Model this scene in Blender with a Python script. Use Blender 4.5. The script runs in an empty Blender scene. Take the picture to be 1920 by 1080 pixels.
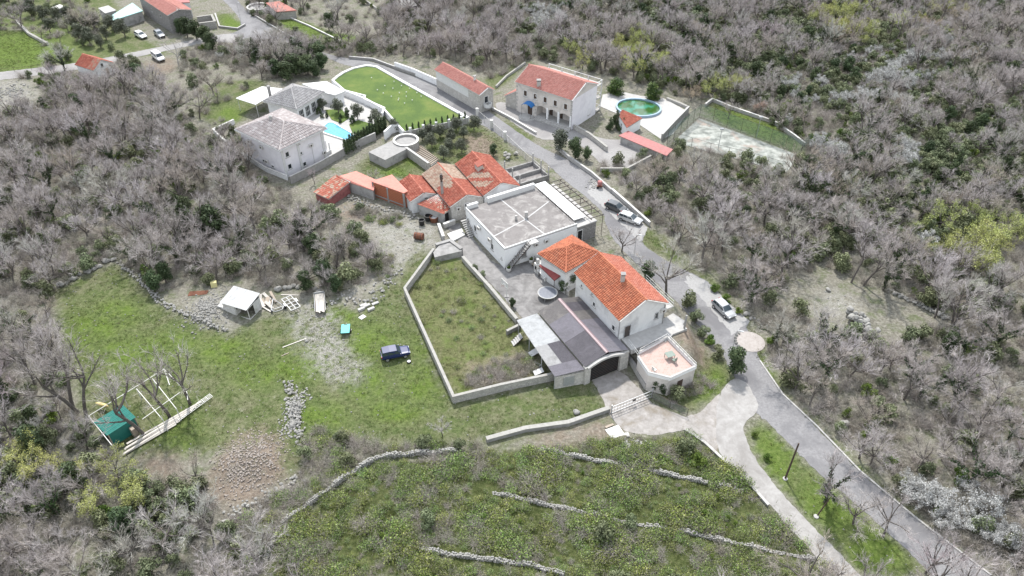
import bpy, math, random
import numpy as np
from mathutils import Vector
from mathutils.geometry import tessellate_polygon

random.seed(7); RNG = np.random.default_rng(7)
SC = bpy.context.scene
COL = SC.collection
R = math.radians

# ---------------------------------------------------------------- camera, sky, sun, exposure
CAM_H, FOC, PITCH = 75.0, 1400.0, R(39.5)
cam = bpy.data.cameras.new('camera'); cam.sensor_width = 36; cam.lens = FOC / 1920 * 36
cam.clip_end = 6000; cam.clip_start = 0.5
camo = bpy.data.objects.new('camera', cam); COL.objects.link(camo)
camo.location = (0, 0, CAM_H); camo.rotation_euler = (math.pi / 2 - PITCH, 0, 0)
SC.camera = camo
SUN_EL, SUN_AZ = R(56), R(-9)        # sun stands behind the village, a little to the left (azimuth from +Y)
w = bpy.data.worlds.new('World'); SC.world = w; w.use_nodes = True
nt = w.node_tree; bg = nt.nodes['Background']; sky = nt.nodes.new('ShaderNodeTexSky')
sky.sky_type = 'NISHITA'; sky.sun_disc = False; sky.sun_elevation = SUN_EL; sky.sun_rotation = SUN_AZ
sky.air_density = 1.8; sky.dust_density = 0.15; sky.ozone_density = 3.0
veil = nt.nodes.new('ShaderNodeHueSaturation'); veil.inputs['Saturation'].default_value = .3      # thin high cloud pales the blue
nt.links.new(sky.outputs[0], veil.inputs['Color']); nt.links.new(veil.outputs[0], bg.inputs[0]); bg.inputs[1].default_value = 0.15
sun = bpy.data.lights.new('sun', 'SUN'); sun.energy = 2.4; sun.angle = R(3); sun.color = (1.0, 0.96, 0.90)
suno = bpy.data.objects.new('sun', sun); COL.objects.link(suno)
sd = Vector((math.sin(SUN_AZ) * math.cos(SUN_EL), math.cos(SUN_AZ) * math.cos(SUN_EL), math.sin(SUN_EL)))
suno.rotation_euler = (-sd).to_track_quat('-Z', 'Y').to_euler(); suno.location = sd * 200
vs = SC.view_settings; vs.view_transform = 'Standard'; vs.look = 'None'; vs.exposure = 1.2; vs.gamma = 1.0; vs.use_curve_mapping = False
SC.render.engine = 'CYCLES'
cy = SC.cycles; cy.max_bounces = 5; cy.diffuse_bounces = 2; cy.glossy_bounces = 2; cy.transmission_bounces = 3
cy.transparent_max_bounces = 6; cy.caustics_reflective = False; cy.caustics_refractive = False
cy.use_denoising = True; cy.denoiser = 'OPENIMAGEDENOISE'; cy.denoising_input_passes = 'RGB_ALBEDO_NORMAL'; cy.denoising_prefilter = 'ACCURATE'; cy.use_adaptive_sampling = False; cy.sample_clamp_indirect = 4

# ---------------------------------------------------------------- geometry of the site
CT, ST = math.cos(PITCH), math.sin(PITCH)
def P(x, y, z=0.0):
    """photo pixel -> point of the place at height z"""
    u = (x - 960) / FOC; v = -(y - 540) / FOC
    d = (u, CT + v * ST, -ST + v * CT)
    t = (z - CAM_H) / d[2]
    return Vector((d[0] * t, d[1] * t, z))
def PX(p):
    Z = p[2] - CAM_H
    dep = p[1] * CT - Z * ST
    return 960 + FOC * p[0] / dep, 540 - FOC * (p[1] * ST + Z * CT) / dep
def PXa(X, Y, Z=0.0):
    Zc = Z - CAM_H
    dep = np.maximum(Y * CT - Zc * ST, 1e-3)
    return 960 + FOC * X / dep, 540 - FOC * (Y * ST + Zc * CT) / dep
def pip(px, py, poly):
    """points in polygon, vectorised"""
    inside = np.zeros(px.shape, bool)
    n = len(poly)
    for i in range(n):
        x0, y0 = poly[i]; x1, y1 = poly[(i + 1) % n]
        if y0 == y1: continue
        c = ((y0 > py) != (y1 > py)) & (px < (x1 - x0) * (py - y0) / (y1 - y0) + x0)
        inside ^= c
    return inside

# ---------------------------------------------------------------- object helpers
def tag(o, label=None, cat=None, group=None, kind=None):
    if label: o['label'] = label
    if cat: o['category'] = cat
    if group: o['group'] = group
    if kind: o['kind'] = kind
    return o
def thing(name, label, cat, loc=(0, 0, 0), group=None):
    o = bpy.data.objects.new(name, None); COL.objects.link(o); o.location = loc; o.empty_display_size = .3
    return tag(o, label, cat, group)
def top_loc(o):
    while o.parent: o = o.parent
    return o.location.copy()
class MB:
    def __init__(s): s.V = []; s.F = []; s.M = []
    def add(s, vs, fs, m=0):
        b = len(s.V); s.V += [tuple(v) for v in vs]
        for f in fs: s.F.append([b + i for i in f]); s.M.append(m)
        return s
    def poly(s, pts, m=0): return s.add(pts, [list(range(len(pts)))], m)
    def prism(s, pts, z0, z1, m=0, mtop=None):
        """pts: xy outline; closed prism"""
        pts = [(p[0], p[1]) for p in pts]
        a = sum(pts[i][0] * pts[(i + 1) % len(pts)][1] - pts[(i + 1) % len(pts)][0] * pts[i][1] for i in range(len(pts)))
        if a < 0: pts = pts[::-1]
        n = len(pts); b = [(x, y, z0) for x, y in pts]; t = [(x, y, z1) for x, y in pts]
        s.add(b + t, [[i, (i + 1) % n, n + (i + 1) % n, n + i] for i in range(n)], m)
        tri = tessellate_polygon([[Vector((x, y, 0)) for x, y in pts]])
        tt = []
        for f in tri:
            A, B, C = (pts[i] for i in f)
            if (B[0]-A[0])*(C[1]-A[1]) - (B[1]-A[1])*(C[0]-A[0]) < 0: f = (f[0], f[2], f[1])
            tt.append(f)
        s.add(t, [list(f) for f in tt], m if mtop is None else mtop)
        s.add(b, [list(f)[::-1] for f in tt], m)
        return s
    def slab(s, pts, t, m=0):
        """sloping slab, top outline pts, thickness t downwards"""
        pts = [Vector(p) for p in pts]; n = len(pts)
        nz = (pts[1] - pts[0]).cross(pts[2] - pts[0]).z
        if nz < 0: pts = pts[::-1]
        lo = [p - Vector((0, 0, t)) for p in pts]
        s.add(pts + lo, [list(range(n)), list(range(2 * n - 1, n - 1, -1))] + [[i, n + i, n + (i + 1) % n, (i + 1) % n] for i in range(n)], m)
        return s
    def obox(s, c, ax, ay, az, m=0):
        """oriented box, half axes"""
        c, ax, ay, az = Vector(c), Vector(ax), Vector(ay), Vector(az)
        if ax.cross(ay).dot(az) < 0: ax = -ax
        v = [c + ax * i + ay * j + az * k for k in (-1, 1) for j in (-1, 1) for i in (-1, 1)]
        return s.add(v, [[0, 2, 3, 1], [4, 5, 7, 6], [0, 1, 5, 4], [1, 3, 7, 5], [3, 2, 6, 7], [2, 0, 4, 6]], m)
    def box(s, x0, x1, y0, y1, z0, z1, m=0):
        return s.obox(((x0+x1)/2, (y0+y1)/2, (z0+z1)/2), ((x1-x0)/2, 0, 0), (0, (y1-y0)/2, 0), (0, 0, (z1-z0)/2), m)
    def bar(s, p, q, w, h, m=0):
        """rectangular bar between two points"""
        p, q = Vector(p), Vector(q); d = q - p; L = d.length
        if L < 1e-6: return s
        d /= L; sd_ = d.cross(Vector((0, 0, 1)))
        if sd_.length < 1e-3: sd_ = Vector((1, 0, 0))
        sd_.normalize(); up = sd_.cross(d)
        return s.obox((p + q) / 2, d * L / 2, sd_ * w / 2, up * h / 2, m)
    def tube(s, p, q, r0, r1=None, n=6, m=0, cap=True):
        p, q = Vector(p), Vector(q); r1 = r0 if r1 is None else r1
        d = (q - p); L = d.length
        if L < 1e-6: return s
        d /= L; a = d.orthogonal().normalized(); b = d.cross(a)
        A = [p + (a * math.cos(t) + b * math.sin(t)) * r0 for t in [2*math.pi*i/n for i in range(n)]]
        B = [q + (a * math.cos(t) + b * math.sin(t)) * r1 for t in [2*math.pi*i/n for i in range(n)]]
        f = [[i, (i+1) % n, n + (i+1) % n, n + i] for i in range(n)]
        if cap: f += [list(range(n))[::-1], list(range(n, 2*n))]
        return s.add(A + B, f, m)
    def lathe(s, c, prof, n=16, m=0, cap=True):
        """profile [(r,z)], around a vertical axis through c"""
        c = Vector(c); V = []; Fs = []
        for r, z in prof:
            V += [c + Vector((r*math.cos(2*math.pi*i/n), r*math.sin(2*math.pi*i/n), z)) for i in range(n)]
        for k in range(len(prof) - 1):
            Fs += [[k*n+i, k*n+(i+1) % n, (k+1)*n+(i+1) % n, (k+1)*n+i] for i in range(n)]
        if cap and prof[0][0] > 1e-4: Fs.append([i for i in range(n)][::-1])
        if cap and prof[-1][0] > 1e-4: Fs.append([(len(prof)-1)*n+i for i in range(n)])
        return s.add(V, Fs, m)
    def mesh(s, name, mats, off=(0, 0, 0), smooth=False):
        me = bpy.data.meshes.new(name); o = Vector(off)
        me.from_pydata([(v[0]-o[0], v[1]-o[1], v[2]-o[2]) for v in s.V], [], s.F)
        if not isinstance(mats, (list, tuple)): mats = [mats]
        for m in mats: me.materials.append(m)
        if len(mats) > 1: me.polygons.foreach_set('material_index', s.M)
        if smooth: me.polygons.foreach_set('use_smooth', [True] * len(s.F))
        me.update(); return me
    def build(s, name, mats, parent=None, smooth=False, kind=None, loc=None):
        """link as one object; vertices are in world space (root of parent carries only a location)"""
        off = top_loc(parent) if parent else (Vector(loc) if loc is not None else Vector((0, 0, 0)))
        o = bpy.data.objects.new(name, s.mesh(name, mats, off, smooth)); COL.objects.link(o)
        if parent: o.parent = parent
        elif loc is not None: o.location = loc
        if kind: o['kind'] = kind
        return o
def np_mesh(name, V, F, mats, smooth=False, tint=None, midx=None):
    """V (n,3), F (m,k) arrays"""
    me = bpy.data.meshes.new(name); V = np.asarray(V, np.float32); F = np.asarray(F, np.int32); k = F.shape[1]
    me.vertices.add(len(V)); me.vertices.foreach_set('co', V.ravel())
    me.loops.add(F.size); me.loops.foreach_set('vertex_index', F.ravel())
    me.polygons.add(len(F)); me.polygons.foreach_set('loop_start', np.arange(0, F.size, k, dtype=np.int32))
    for m in (mats if isinstance(mats, (list, tuple)) else [mats]): me.materials.append(m)
    if midx is not None: me.polygons.foreach_set('material_index', np.asarray(midx, np.int32))
    if smooth: me.polygons.foreach_set('use_smooth', np.ones(len(F), bool))
    if tint is not None:
        a = me.attributes.new('tint', 'FLOAT', 'POINT'); a.data.foreach_set('value', np.asarray(tint, np.float32))
    me.update(calc_edges=True); me.validate(); return me
def link(name, me, parent=None, loc=None, rotz=0, scale=None):
    o = bpy.data.objects.new(name, me); COL.objects.link(o)
    if parent: o.parent = parent
    if loc is not None: o.location = loc
    if rotz: o.rotation_euler = (0, 0, rotz)
    if scale is not None: o.scale = scale if hasattr(scale, '__len__') else (scale,) * 3
    return o
def copy_tree(o, parent=None):
    c = o.copy(); COL.objects.link(c); c.parent = parent
    for ch in list(o.children): copy_tree(ch, c)
    return c
# ---------------------------------------------------------------- materials
def new_mat(name):
    m = bpy.data.materials.new(name); m.use_nodes = True
    return m, m.node_tree, m.node_tree.nodes['Principled BSDF']
def col4(c): return (c[0], c[1], c[2], 1)
def noise(nt, scale, detail=5, rough=.6, vec=None, dist=0):
    n = nt.nodes.new('ShaderNodeTexNoise'); n.inputs['Scale'].default_value = scale
    n.inputs['Detail'].default_value = detail; n.inputs['Roughness'].default_value = rough; n.inputs['Distortion'].default_value = dist
    if vec: nt.links.new(vec, n.inputs['Vector'])
    return n
def ramp(nt, fac, stops):
    r = nt.nodes.new('ShaderNodeValToRGB'); e = r.color_ramp.elements
    while len(e) < len(stops): e.new(.5)
    for el, (p, c) in zip(e, stops): el.position = p; el.color = col4(c)
    nt.links.new(fac, r.inputs[0]); return r
def mixc(nt, fac, a, b, mode='MIX'):
    n = nt.nodes.new('ShaderNodeMix'); n.data_type = 'RGBA'; n.blend_type = mode
    for s, v in ((n.inputs[0], fac), (n.inputs[6], a), (n.inputs[7], b)):
        if hasattr(v, 'links'): nt.links.new(v, s)
        elif isinstance(v, (int, float)): s.default_value = v
        else: s.default_value = col4(v)
    return n.outputs[2]
def math_n(nt, op, a, b=0.0, c=None, clamp=False):
    n = nt.nodes.new('ShaderNodeMath'); n.operation = op; n.use_clamp = clamp
    for s, v in zip(n.inputs, (a, b, c)):
        if v is None: continue
        if hasattr(v, 'links'): nt.links.new(v, s)
        else: s.default_value = v
    return n.outputs[0]
def bump_n(nt, bsdf, h, strength=.4, dist=.05):
    b = nt.nodes.new('ShaderNodeBump'); b.inputs['Strength'].default_value = strength; b.inputs['Distance'].default_value = dist
    nt.links.new(h, b.inputs['Height']); nt.links.new(b.outputs[0], bsdf.inputs['Normal'])
MATS = {}
def mat(name, c1, c2=None, scale=2.0, rough=.85, bump=.25, bscale=None, c3=None, s3=.25, p3=(.5, .7), metal=0, spec=.3, rnd=0, stretch=None, lo=.3, hi=.7):
    """weathered surface: fine noise c1..c2, larger stains towards c3"""
    if name in MATS: return MATS[name]
    m, nt, b = new_mat(name)
    tc = nt.nodes.new('ShaderNodeTexCoord'); vec = tc.outputs['Object']
    if stretch:
        mp = nt.nodes.new('ShaderNodeMapping'); mp.inputs['Scale'].default_value = stretch; nt.links.new(vec, mp.inputs[0]); vec = mp.outputs[0]
    c2 = c2 or tuple(min(1, x * 1.25 + .01) for x in c1)
    n = noise(nt, scale, 7, .65, vec)
    c = ramp(nt, n.outputs[0], [(lo, c1), (hi, c2)]).outputs[0]
    if c3:
        n3 = noise(nt, s3, 6, .65, vec, .6)
        f = ramp(nt, n3.outputs[0], [(p3[0], (0, 0, 0)), (p3[1], (1, 1, 1))]).outputs[0]
        c = mixc(nt, f, c, c3)
    if rnd:
        oi = nt.nodes.new('ShaderNodeObjectInfo')
        hsv = nt.nodes.new('ShaderNodeHueSaturation'); nt.links.new(c, hsv.inputs['Color'])
        mr = nt.nodes.new('ShaderNodeMapRange'); nt.links.new(oi.outputs['Random'], mr.inputs[0])
        mr.inputs[3].default_value = 1 - rnd; mr.inputs[4].default_value = 1 + rnd; nt.links.new(mr.outputs[0], hsv.inputs['Value'])
        c = hsv.outputs[0]
    nt.links.new(c, b.inputs['Base Color'])
    b.inputs['Roughness'].default_value = rough; b.inputs['Metallic'].default_value = metal; b.inputs['Specular IOR Level'].default_value = spec
    if bump:
        nb = noise(nt, bscale or scale * 3, 5, .7, vec); bump_n(nt, b, nb.outputs[0], bump, .05)
    MATS[name] = m; return m
def tile_mat(name, stops, rough=.8, dirt=(.12, .1, .09), dirt_amt=.35):
    if name in MATS: return MATS[name]
    m, nt, b = new_mat(name)
    at = nt.nodes.new('ShaderNodeAttribute'); at.attribute_name = 'tint'
    tc = nt.nodes.new('ShaderNodeTexCoord')
    n = noise(nt, 9, 4, .6, tc.outputs['Object'])
    f = math_n(nt, 'ADD', at.outputs['Fac'], math_n(nt, 'MULTIPLY', math_n(nt, 'SUBTRACT', n.outputs[0], .5), .12))
    c = ramp(nt, f, stops).outputs[0]
    n2 = noise(nt, .7, 6, .7, tc.outputs['Object'])
    c = mixc(nt, math_n(nt, 'MULTIPLY', ramp(nt, n2.outputs[0], [(.5, (0, 0, 0)), (.75, (1, 1, 1))]).outputs[0], dirt_amt), c, dirt)
    nt.links.new(c, b.inputs['Base Color']); b.inputs['Roughness'].default_value = rough; b.inputs['Specular IOR Level'].default_value = .25
    MATS[name] = m; return m
def stone_mat(name, c1, c2, mortar, scale=2.2, bump=.6):
    """rubble masonry: irregular stones with joints"""
    if name in MATS: return MATS[name]
    m, nt, b = new_mat(name)
    tc = nt.nodes.new('ShaderNodeTexCoord')
    wn = noise(nt, 3, 3, .5, tc.outputs['Object'])
    vec = mixc(nt, .12, tc.outputs['Object'], wn.outputs['Color'], 'ADD')
    vo = nt.nodes.new('ShaderNodeTexVoronoi'); vo.inputs['Scale'].default_value = scale; nt.links.new(vec, vo.inputs['Vector'])
    ve = nt.nodes.new('ShaderNodeTexVoronoi'); ve.feature = 'DISTANCE_TO_EDGE'; ve.inputs['Scale'].default_value = scale; nt.links.new(vec, ve.inputs['Vector'])
    sx = nt.nodes.new('ShaderNodeSeparateColor'); nt.links.new(vo.outputs['Color'], sx.inputs[0])
    c = mixc(nt, sx.outputs[0], c1, c2)
    n = noise(nt, 8, 5, .7, tc.outputs['Object'])
    c = mixc(nt, math_n(nt, 'MULTIPLY', n.outputs[0], .5), c, tuple(x * .55 for x in c1))
    j = ramp(nt, ve.outputs[0], [(.0, (1, 1, 1)), (.09, (0, 0, 0))]).outputs[0]
    c = mixc(nt, j, c, mortar)
    nt.links.new(c, b.inputs['Base Color']); b.inputs['Roughness'].default_value = .92
    bump_n(nt, b, ve.outputs[0], bump, .12)
    MATS[name] = m; return m
def leaf_mat(name, stops, rnd=.18, rough=.6, trans=.0, hue=.015):
    if name in MATS: return MATS[name]
    m, nt, b = new_mat(name)
    at = nt.nodes.new('ShaderNodeAttribute'); at.attribute_name = 'tint'
    oi = nt.nodes.new('ShaderNodeObjectInfo')
    c = ramp(nt, at.outputs['Fac'], stops).outputs[0]
    hsv = nt.nodes.new('ShaderNodeHueSaturation'); nt.links.new(c, hsv.inputs['Color'])
    for k, lo, hi in (('Value', 1 - rnd, 1 + rnd), ('Hue', .5 - hue, .5 + hue)):
        wn = nt.nodes.new('ShaderNodeTexWhiteNoise'); wn.noise_dimensions = '1D'
        nt.links.new(math_n(nt, 'ADD', oi.outputs['Random'], lo), wn.inputs['W'])
        mr = nt.nodes.new('ShaderNodeMapRange'); nt.links.new(wn.outputs[0], mr.inputs[0]); mr.inputs[3].default_value = lo; mr.inputs[4].default_value = hi
        nt.links.new(mr.outputs[0], hsv.inputs[k])
    nt.links.new(hsv.outputs[0], b.inputs['Base Color']); b.inputs['Roughness'].default_value = rough; b.inputs['Specular IOR Level'].default_value = .2
    MATS[name] = m; return m
def plain(name, c, rough=.5, metal=0, spec=.5):
    if name in MATS: return MATS[name]
    m, nt, b = new_mat(name); b.inputs['Base Color'].default_value = col4(c); b.inputs['Roughness'].default_value = rough
    b.inputs['Metallic'].default_value = metal; b.inputs['Specular IOR Level'].default_value = spec
    MATS[name] = m; return m
def net_mat(name, c, alpha):
    m, nt, b = new_mat(name); b.inputs['Base Color'].default_value = col4(c); b.inputs['Alpha'].default_value = alpha; b.inputs['Roughness'].default_value = .9
    MATS[name] = m; return m

M_render_w = mat('white_render', (.70, .70, .71), (.80, .80, .80), 1.2, .8, .1, c3=(.46, .46, .47), s3=.35, p3=(.55, .8))
M_render_lilac = mat('pale_lilac_render', (.68, .66, .70), (.78, .76, .79), 1.0, .85, .1, c3=(.58, .56, .60), s3=.3, p3=(.55, .8))
M_render_beige = mat('beige_render', (.54, .50, .47), (.62, .58, .55), 1.2, .85, .12, c3=(.38, .36, .34), s3=.4)
M_render_grey = mat('grey_render', (.60, .60, .60), (.68, .68, .68), 1.2, .85, .15, c3=(.40, .40, .41), s3=.3)
M_conc = mat('concrete', (.23, .225, .22), (.33, .32, .31), 1.6, .9, .3, c3=(.24, .23, .22), s3=.3, p3=(.45, .75))
M_conc_l = mat('pale_concrete', (.33, .32, .31), (.44, .43, .415), 1.6, .9, .25, c3=(.40, .39, .37), s3=.35, p3=(.5, .8))
M_conc_d = mat('dark_concrete', (.22, .215, .21), (.33, .32, .31), 1.4, .92, .35, c3=(.15, .145, .14), s3=.4)
M_seal = mat('roof_sealant', (.36, .355, .35), (.46, .455, .45), 1.5, .85, .1)
M_white = mat('white_paint', (.54, .54, .54), (.64, .64, .63), 2, .6, .05)
M_white_d = mat('dirty_white_paint', (.48, .47, .45), (.62, .61, .59), 2.5, .7, .1, c3=(.42, .40, .37), s3=.8)
M_asphalt = mat('asphalt', (.16, .157, .16), (.245, .24, .243), 3, .9, .2, bscale=40, c3=(.145, .142, .147), s3=.13, p3=(.47, .6))
M_asphalt_old = mat('worn_asphalt', (.23, .22, .215), (.32, .31, .30), 2.5, .92, .3, bscale=30, c3=(.22, .21, .21), s3=.15, p3=(.45, .7))
M_lane = mat('lane_concrete', (.255, .243, .232), (.35, .34, .328), 1.3, .92, .25, c3=(.215, .203, .192), s3=.22, p3=(.46, .66))
M_stone_wall = stone_mat('rubble_masonry', (.34, .33, .31), (.50, .48, .45), (.24, .23, .22), 3.2)
M_stone_dark = stone_mat('dark_masonry', (.20, .19, .19), (.34, .33, .32), (.16, .155, .15), 3.0)
M_stone_light = stone_mat('pale_masonry', (.44, .42, .39), (.60, .58, .55), (.34, .33, .31), 2.6)
M_cap = mat('wall_cap', (.25, .24, .22), (.36, .35, .33), 2.5, .95, .3, c3=(.28, .27, .24), s3=1.0, p3=(.5, .8))
M_rock = mat('limestone', (.21, .205, .19), (.35, .34, .32), 3, .95, .6, c3=(.22, .215, .20), s3=1.2, p3=(.45, .75), rnd=.18)
M_rock_pink = mat('pinkish_rubble', (.27, .235, .205), (.42, .375, .34), 3, .95, .6, c3=(.21, .17, .145), s3=1.2, rnd=.2)
M_brick = mat('hollow_brick', (.30, .10, .055), (.40, .15, .085), 3, .9, .3, c3=(.2, .08, .05), s3=.8)
M_brick_red = mat('red_plaster', (.26, .09, .09), (.34, .13, .12), 2, .9, .3, c3=(.16, .06, .06), s3=.6)
M_block = mat('concrete_block', (.30, .295, .29), (.40, .39, .38), 1.6, .92, .4, c3=(.20, .195, .19), s3=.6)
M_glass = plain('dark_glass', (.025, .03, .035), .12, 0, .6)
M_glass_car = plain('car_glass', (.03, .045, .055), .06, 0, .8)
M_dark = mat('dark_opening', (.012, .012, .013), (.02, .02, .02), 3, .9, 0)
M_frame_w = plain('white_frame', (.66, .66, .65), .5)
M_steel = mat('galvanised_steel', (.34, .35, .36), (.46, .47, .48), 5, .45, .05, metal=.4)
M_steel_d = mat('dark_steel', (.045, .04, .04), (.08, .07, .065), 5, .6, .05, c3=(.12, .07, .05), s3=2)
M_rust = mat('rusty_metal', (.10, .04, .025), (.20, .085, .05), 4, .8, .2)
M_tyre = plain('tyre_rubber', (.018, .018, .019), .85)
M_rim = plain('wheel_rim', (.45, .45, .46), .35, .6)
M_wood = mat('weathered_wood', (.26, .215, .17), (.40, .34, .28), 3, .85, .3, stretch=(1, 8, 1))
M_wood_w = mat('pale_board', (.42, .39, .35), (.54, .51, .47), 3, .8, .2, rnd=.12)
M_wood_d = mat('dark_wood', (.05, .035, .028), (.10, .07, .055), 4, .85, .3)
T_orange = tile_mat('orange_tile', [(0, (.33, .105, .06)), (.5, (.45, .16, .09)), (1, (.55, .24, .15))], dirt=(.22, .13, .095), dirt_amt=.5)
T_orange2 = tile_mat('weathered_orange_tile', [(0, (.40, .13, .085)), (.5, (.52, .20, .14)), (1, (.60, .28, .21))], dirt=(.3, .2, .19), dirt_amt=.35)
T_red = tile_mat('red_tile', [(0, (.29, .085, .06)), (.35, (.38, .125, .085)), (.6, (.46, .185, .135)), (.78, (.36, .25, .19)), (1, (.48, .39, .31))])
T_salmon = tile_mat('salmon_tile', [(0, (.36, .155, .13)), (.5, (.45, .215, .185)), (1, (.53, .30, .26))], dirt_amt=.2)
T_lilac = tile_mat('mauve_grey_tile', [(0, (.28, .245, .24)), (.5, (.38, .345, .34)), (.6, (.47, .44, .435)), (1, (.40, .28, .29))], dirt_amt=.2)
T_grey = tile_mat('grey_tile', [(0, (.26, .25, .25)), (.5, (.35, .34, .34)), (1, (.44, .43, .42))], dirt_amt=.2)
M_salmon_sheet = mat('salmon_membrane', (.50, .20, .16), (.58, .25, .20), 2, .75, .1, c3=(.42, .17, .14), s3=.5)
M_sheet = {k: mat('roof_sheet_' + k, a, b_, 3, .45, .05, spec=.4, c3=c_, s3=.7) for k, a, b_, c_ in (
    ('dark', (.115, .105, .115), (.15, .14, .15), (.18, .165, .18)), ('lilac', (.20, .185, .205), (.255, .24, .26), (.18, .17, .18)),
    ('brown', (.165, .15, .145), (.22, .205, .195), (.27, .25, .23)), ('pale', (.38, .37, .36), (.48, .47, .46), (.30, .29, .28)),
    ('pink', (.20, .135, .145), (.26, .19, .20), (.18, .13, .14)), ('white', (.46, .46, .46), (.58, .58, .57), (.36, .36, .35)))}
M_teal = mat('teal_sheet', (.015, .14, .125), (.022, .18, .16), 2, .5, .05)
M_green_roof = mat('green_sheet', (.022, .15, .125), (.032, .19, .16), 2, .45, .05)
M_blue_awning = plain('blue_awning', (.03, .16, .42), .35)
# ---------------------------------------------------------------- zones of the ground (outlines as seen in the photo, laid on the ground plane)
Z = {}
Z['meadow'] = [(95,548),(215,492),(240,508),(330,588),(430,628),(480,600),(510,590),(560,585),(600,558),(680,588),(740,505),(800,465),(815,472),(762,550),(850,755),(1105,700),(1150,770),(1090,792),(910,832),(830,835),(700,850),(610,835),(575,890),(520,900),(450,850),(400,850),(330,850),(240,860),(170,805),(130,690),(110,620)]
Z['enclosure'] = [(815,480),(868,488),(968,605),(1000,650),(1040,705),(852,745),(762,550)]
Z['bramble'] = [(500,1090),(505,1040),(600,930),(700,862),(880,850),(990,842),(1150,828),(1290,815),(1390,900),(1535,1052),(1570,1090)]
Z['verge'] = [(1405,790),(1441,797),(1535,890),(1690,1022),(1745,1085),(1620,1085),(1500,955),(1432,880),(1402,830)]
Z['verge2'] = [(1405,655),(1425,650),(1450,700),(1490,755),(1545,810),(1620,880),(1720,960),(1712,970),(1611,886),(1529,800),(1466,740),(1410,675)]
Z['verge3'] = [(1205,430),(1222,428),(1290,490),(1345,530),(1400,600),(1440,650),(1425,655),(1395,600),(1330,530),(1235,478),(1200,458)]
Z['field_nw'] = [(-80,55),(60,58),(78,82),(112,116),(60,130),(-80,145)]
Z['grass_nw'] = [(-60,-20),(200,-20),(250,60),(320,100),(250,108),(120,128),(110,112),(78,78),(60,52),(-60,50)]
Z['garden_n'] = [(495,26),(530,24),(620,60),(690,70),(660,82),(600,78),(540,55)]
Z['garden_n2'] = [(402,27),(430,24),(458,48),(440,60),(410,48)]
Z['villa_west'] = [(370,255),(380,248),(410,262),(440,290),(470,310),(450,300),(400,280)]
Z['villa_north'] = [(380,160),(440,150),(500,150),(480,200),(450,230),(400,235),(370,215)]
Z['court_grass'] = [(1318,205),(1340,190),(1370,205),(1450,232),(1486,258),(1506,275),(1498,293),(1410,255),(1352,232)]
Z['olive_grass'] = [(790,255),(880,222),(935,258),(975,300),(900,300),(860,310),(830,305),(800,285)]
Z['plot_green'] = [(670,310),(700,290),(780,285),(805,320),(770,345),(740,330),(680,335)]
Z['yard_grass'] = [(1285,650),(1372,680),(1372,720),(1340,745),(1290,775),(1225,760),(1215,735),(1260,720),(1310,690)]
Z['house_verge'] = [(938,228),(952,225),(1005,258),(998,268),(985,262)]
Z['house_slope'] = [(905,150),(960,120),(990,110),(960,150),(925,172)]
GRAVEL = [[(585,560),(612,560),(650,640),(690,700),(640,725),(590,700),(560,640),(540,585)],
          [(640,385),(700,388),(790,418),(830,430),(825,470),(790,465),(740,520),(690,545),(640,560),(690,500),(720,470),(690,430),(630,400)],
          [(355,575),(420,540),(430,590),(432,625),(380,605)],
          [(-60,150),(40,152),(70,170),(60,195),(20,215),(-60,210)],
          [(1540,540),(1600,555),(1610,580),(1560,600),(1530,580)], [(1580,620),(1640,640),(1660,680),(1610,670)]]
SOIL = [[(395,900),(430,840),(480,800),(530,825),(545,890),(500,935),(440,965),(400,950)], [(1000,822),(1050,815),(1140,790),(1165,812),(1060,838),(1010,838)],
        [(870,255),(905,250),(935,275),(925,300),(880,295)], [(1250,640),(1280,622),(1320,650),(1330,690),(1310,700),(1280,680)],
        [(440,905),(470,900),(440,960),(420,940)], [(250,860),(330,850),(345,900),(300,900)],
        [(270,118),(320,108),(335,125),(300,145)], [(630,385),(690,380),(700,420),(640,410)], [(860,690),(990,665),(1010,700),(900,730)]]
BRIGHT = [(170,620,60,40),(250,660,90,35),(330,640,50,25),(690,640,60,40),(560,690,60,30),(340,810,40,40),(800,720,50,40),(690,720,40,40),(40,95,90,40),(560,52,60,20),(640,68,40,10),(437,42,25,14),(1440,240,60,20),(1380,215,40,20),
          (1450,860,40,60),(1550,950,60,60),(1640,1040,60,50),(1440,690,20,40),(390,265,14,20),(780,300,20,10),(1330,720,30,30),(430,215,20,14),(700,900,50,20),(640,930,40,20),(1340,545,20,30),(800,640,30,40),(420,660,60,30),(480,700,50,30),(600,780,60,30),(740,770,60,25),(640,590,40,20),(220,590,50,30),(740,325,20,10),(1590,870,40,40)]
ROADS = {}
ROADS['main'] = [(385,-30),(425,-30),(455,15),(490,40),(535,70),(585,92),(640,108),(690,113),(760,138),(835,162),(905,200),(960,240),(1010,275),(1067,300),(1110,330),(1147,362),(1217,428),(1200,456),(1235,480),(1290,510),(1327,527),(1345,548),(1405,602),(1398,615),(1420,650),(1420,672),(1466,740),(1529,800),(1611,885),(1712,970),(1856,1080),(1930,1135),(1830,1150),(1749,1080),(1686,1017),(1601,941),(1535,888),(1491,844),(1441,792),(1422,780),(1413,764),(1403,740),(1374,700),(1350,655),(1310,610),(1285,585),(1262,560),(1235,535),(1195,495),(1167,470),(1135,425),(1132,395),(1050,332),(1020,300),(997,293),(945,262),(920,242),(877,222),(760,156),(702,125),(650,125),(610,106),(560,90),(520,80),(450,82),(395,77),(398,68),(440,62),(455,52),(445,25)]
ROADS['west'] = [(450,82),(395,77),(330,92),(250,108),(160,128),(100,138),(-60,158),(-60,142),(100,124),(160,116),(250,98),(330,82),(398,66),(450,62)]
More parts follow.
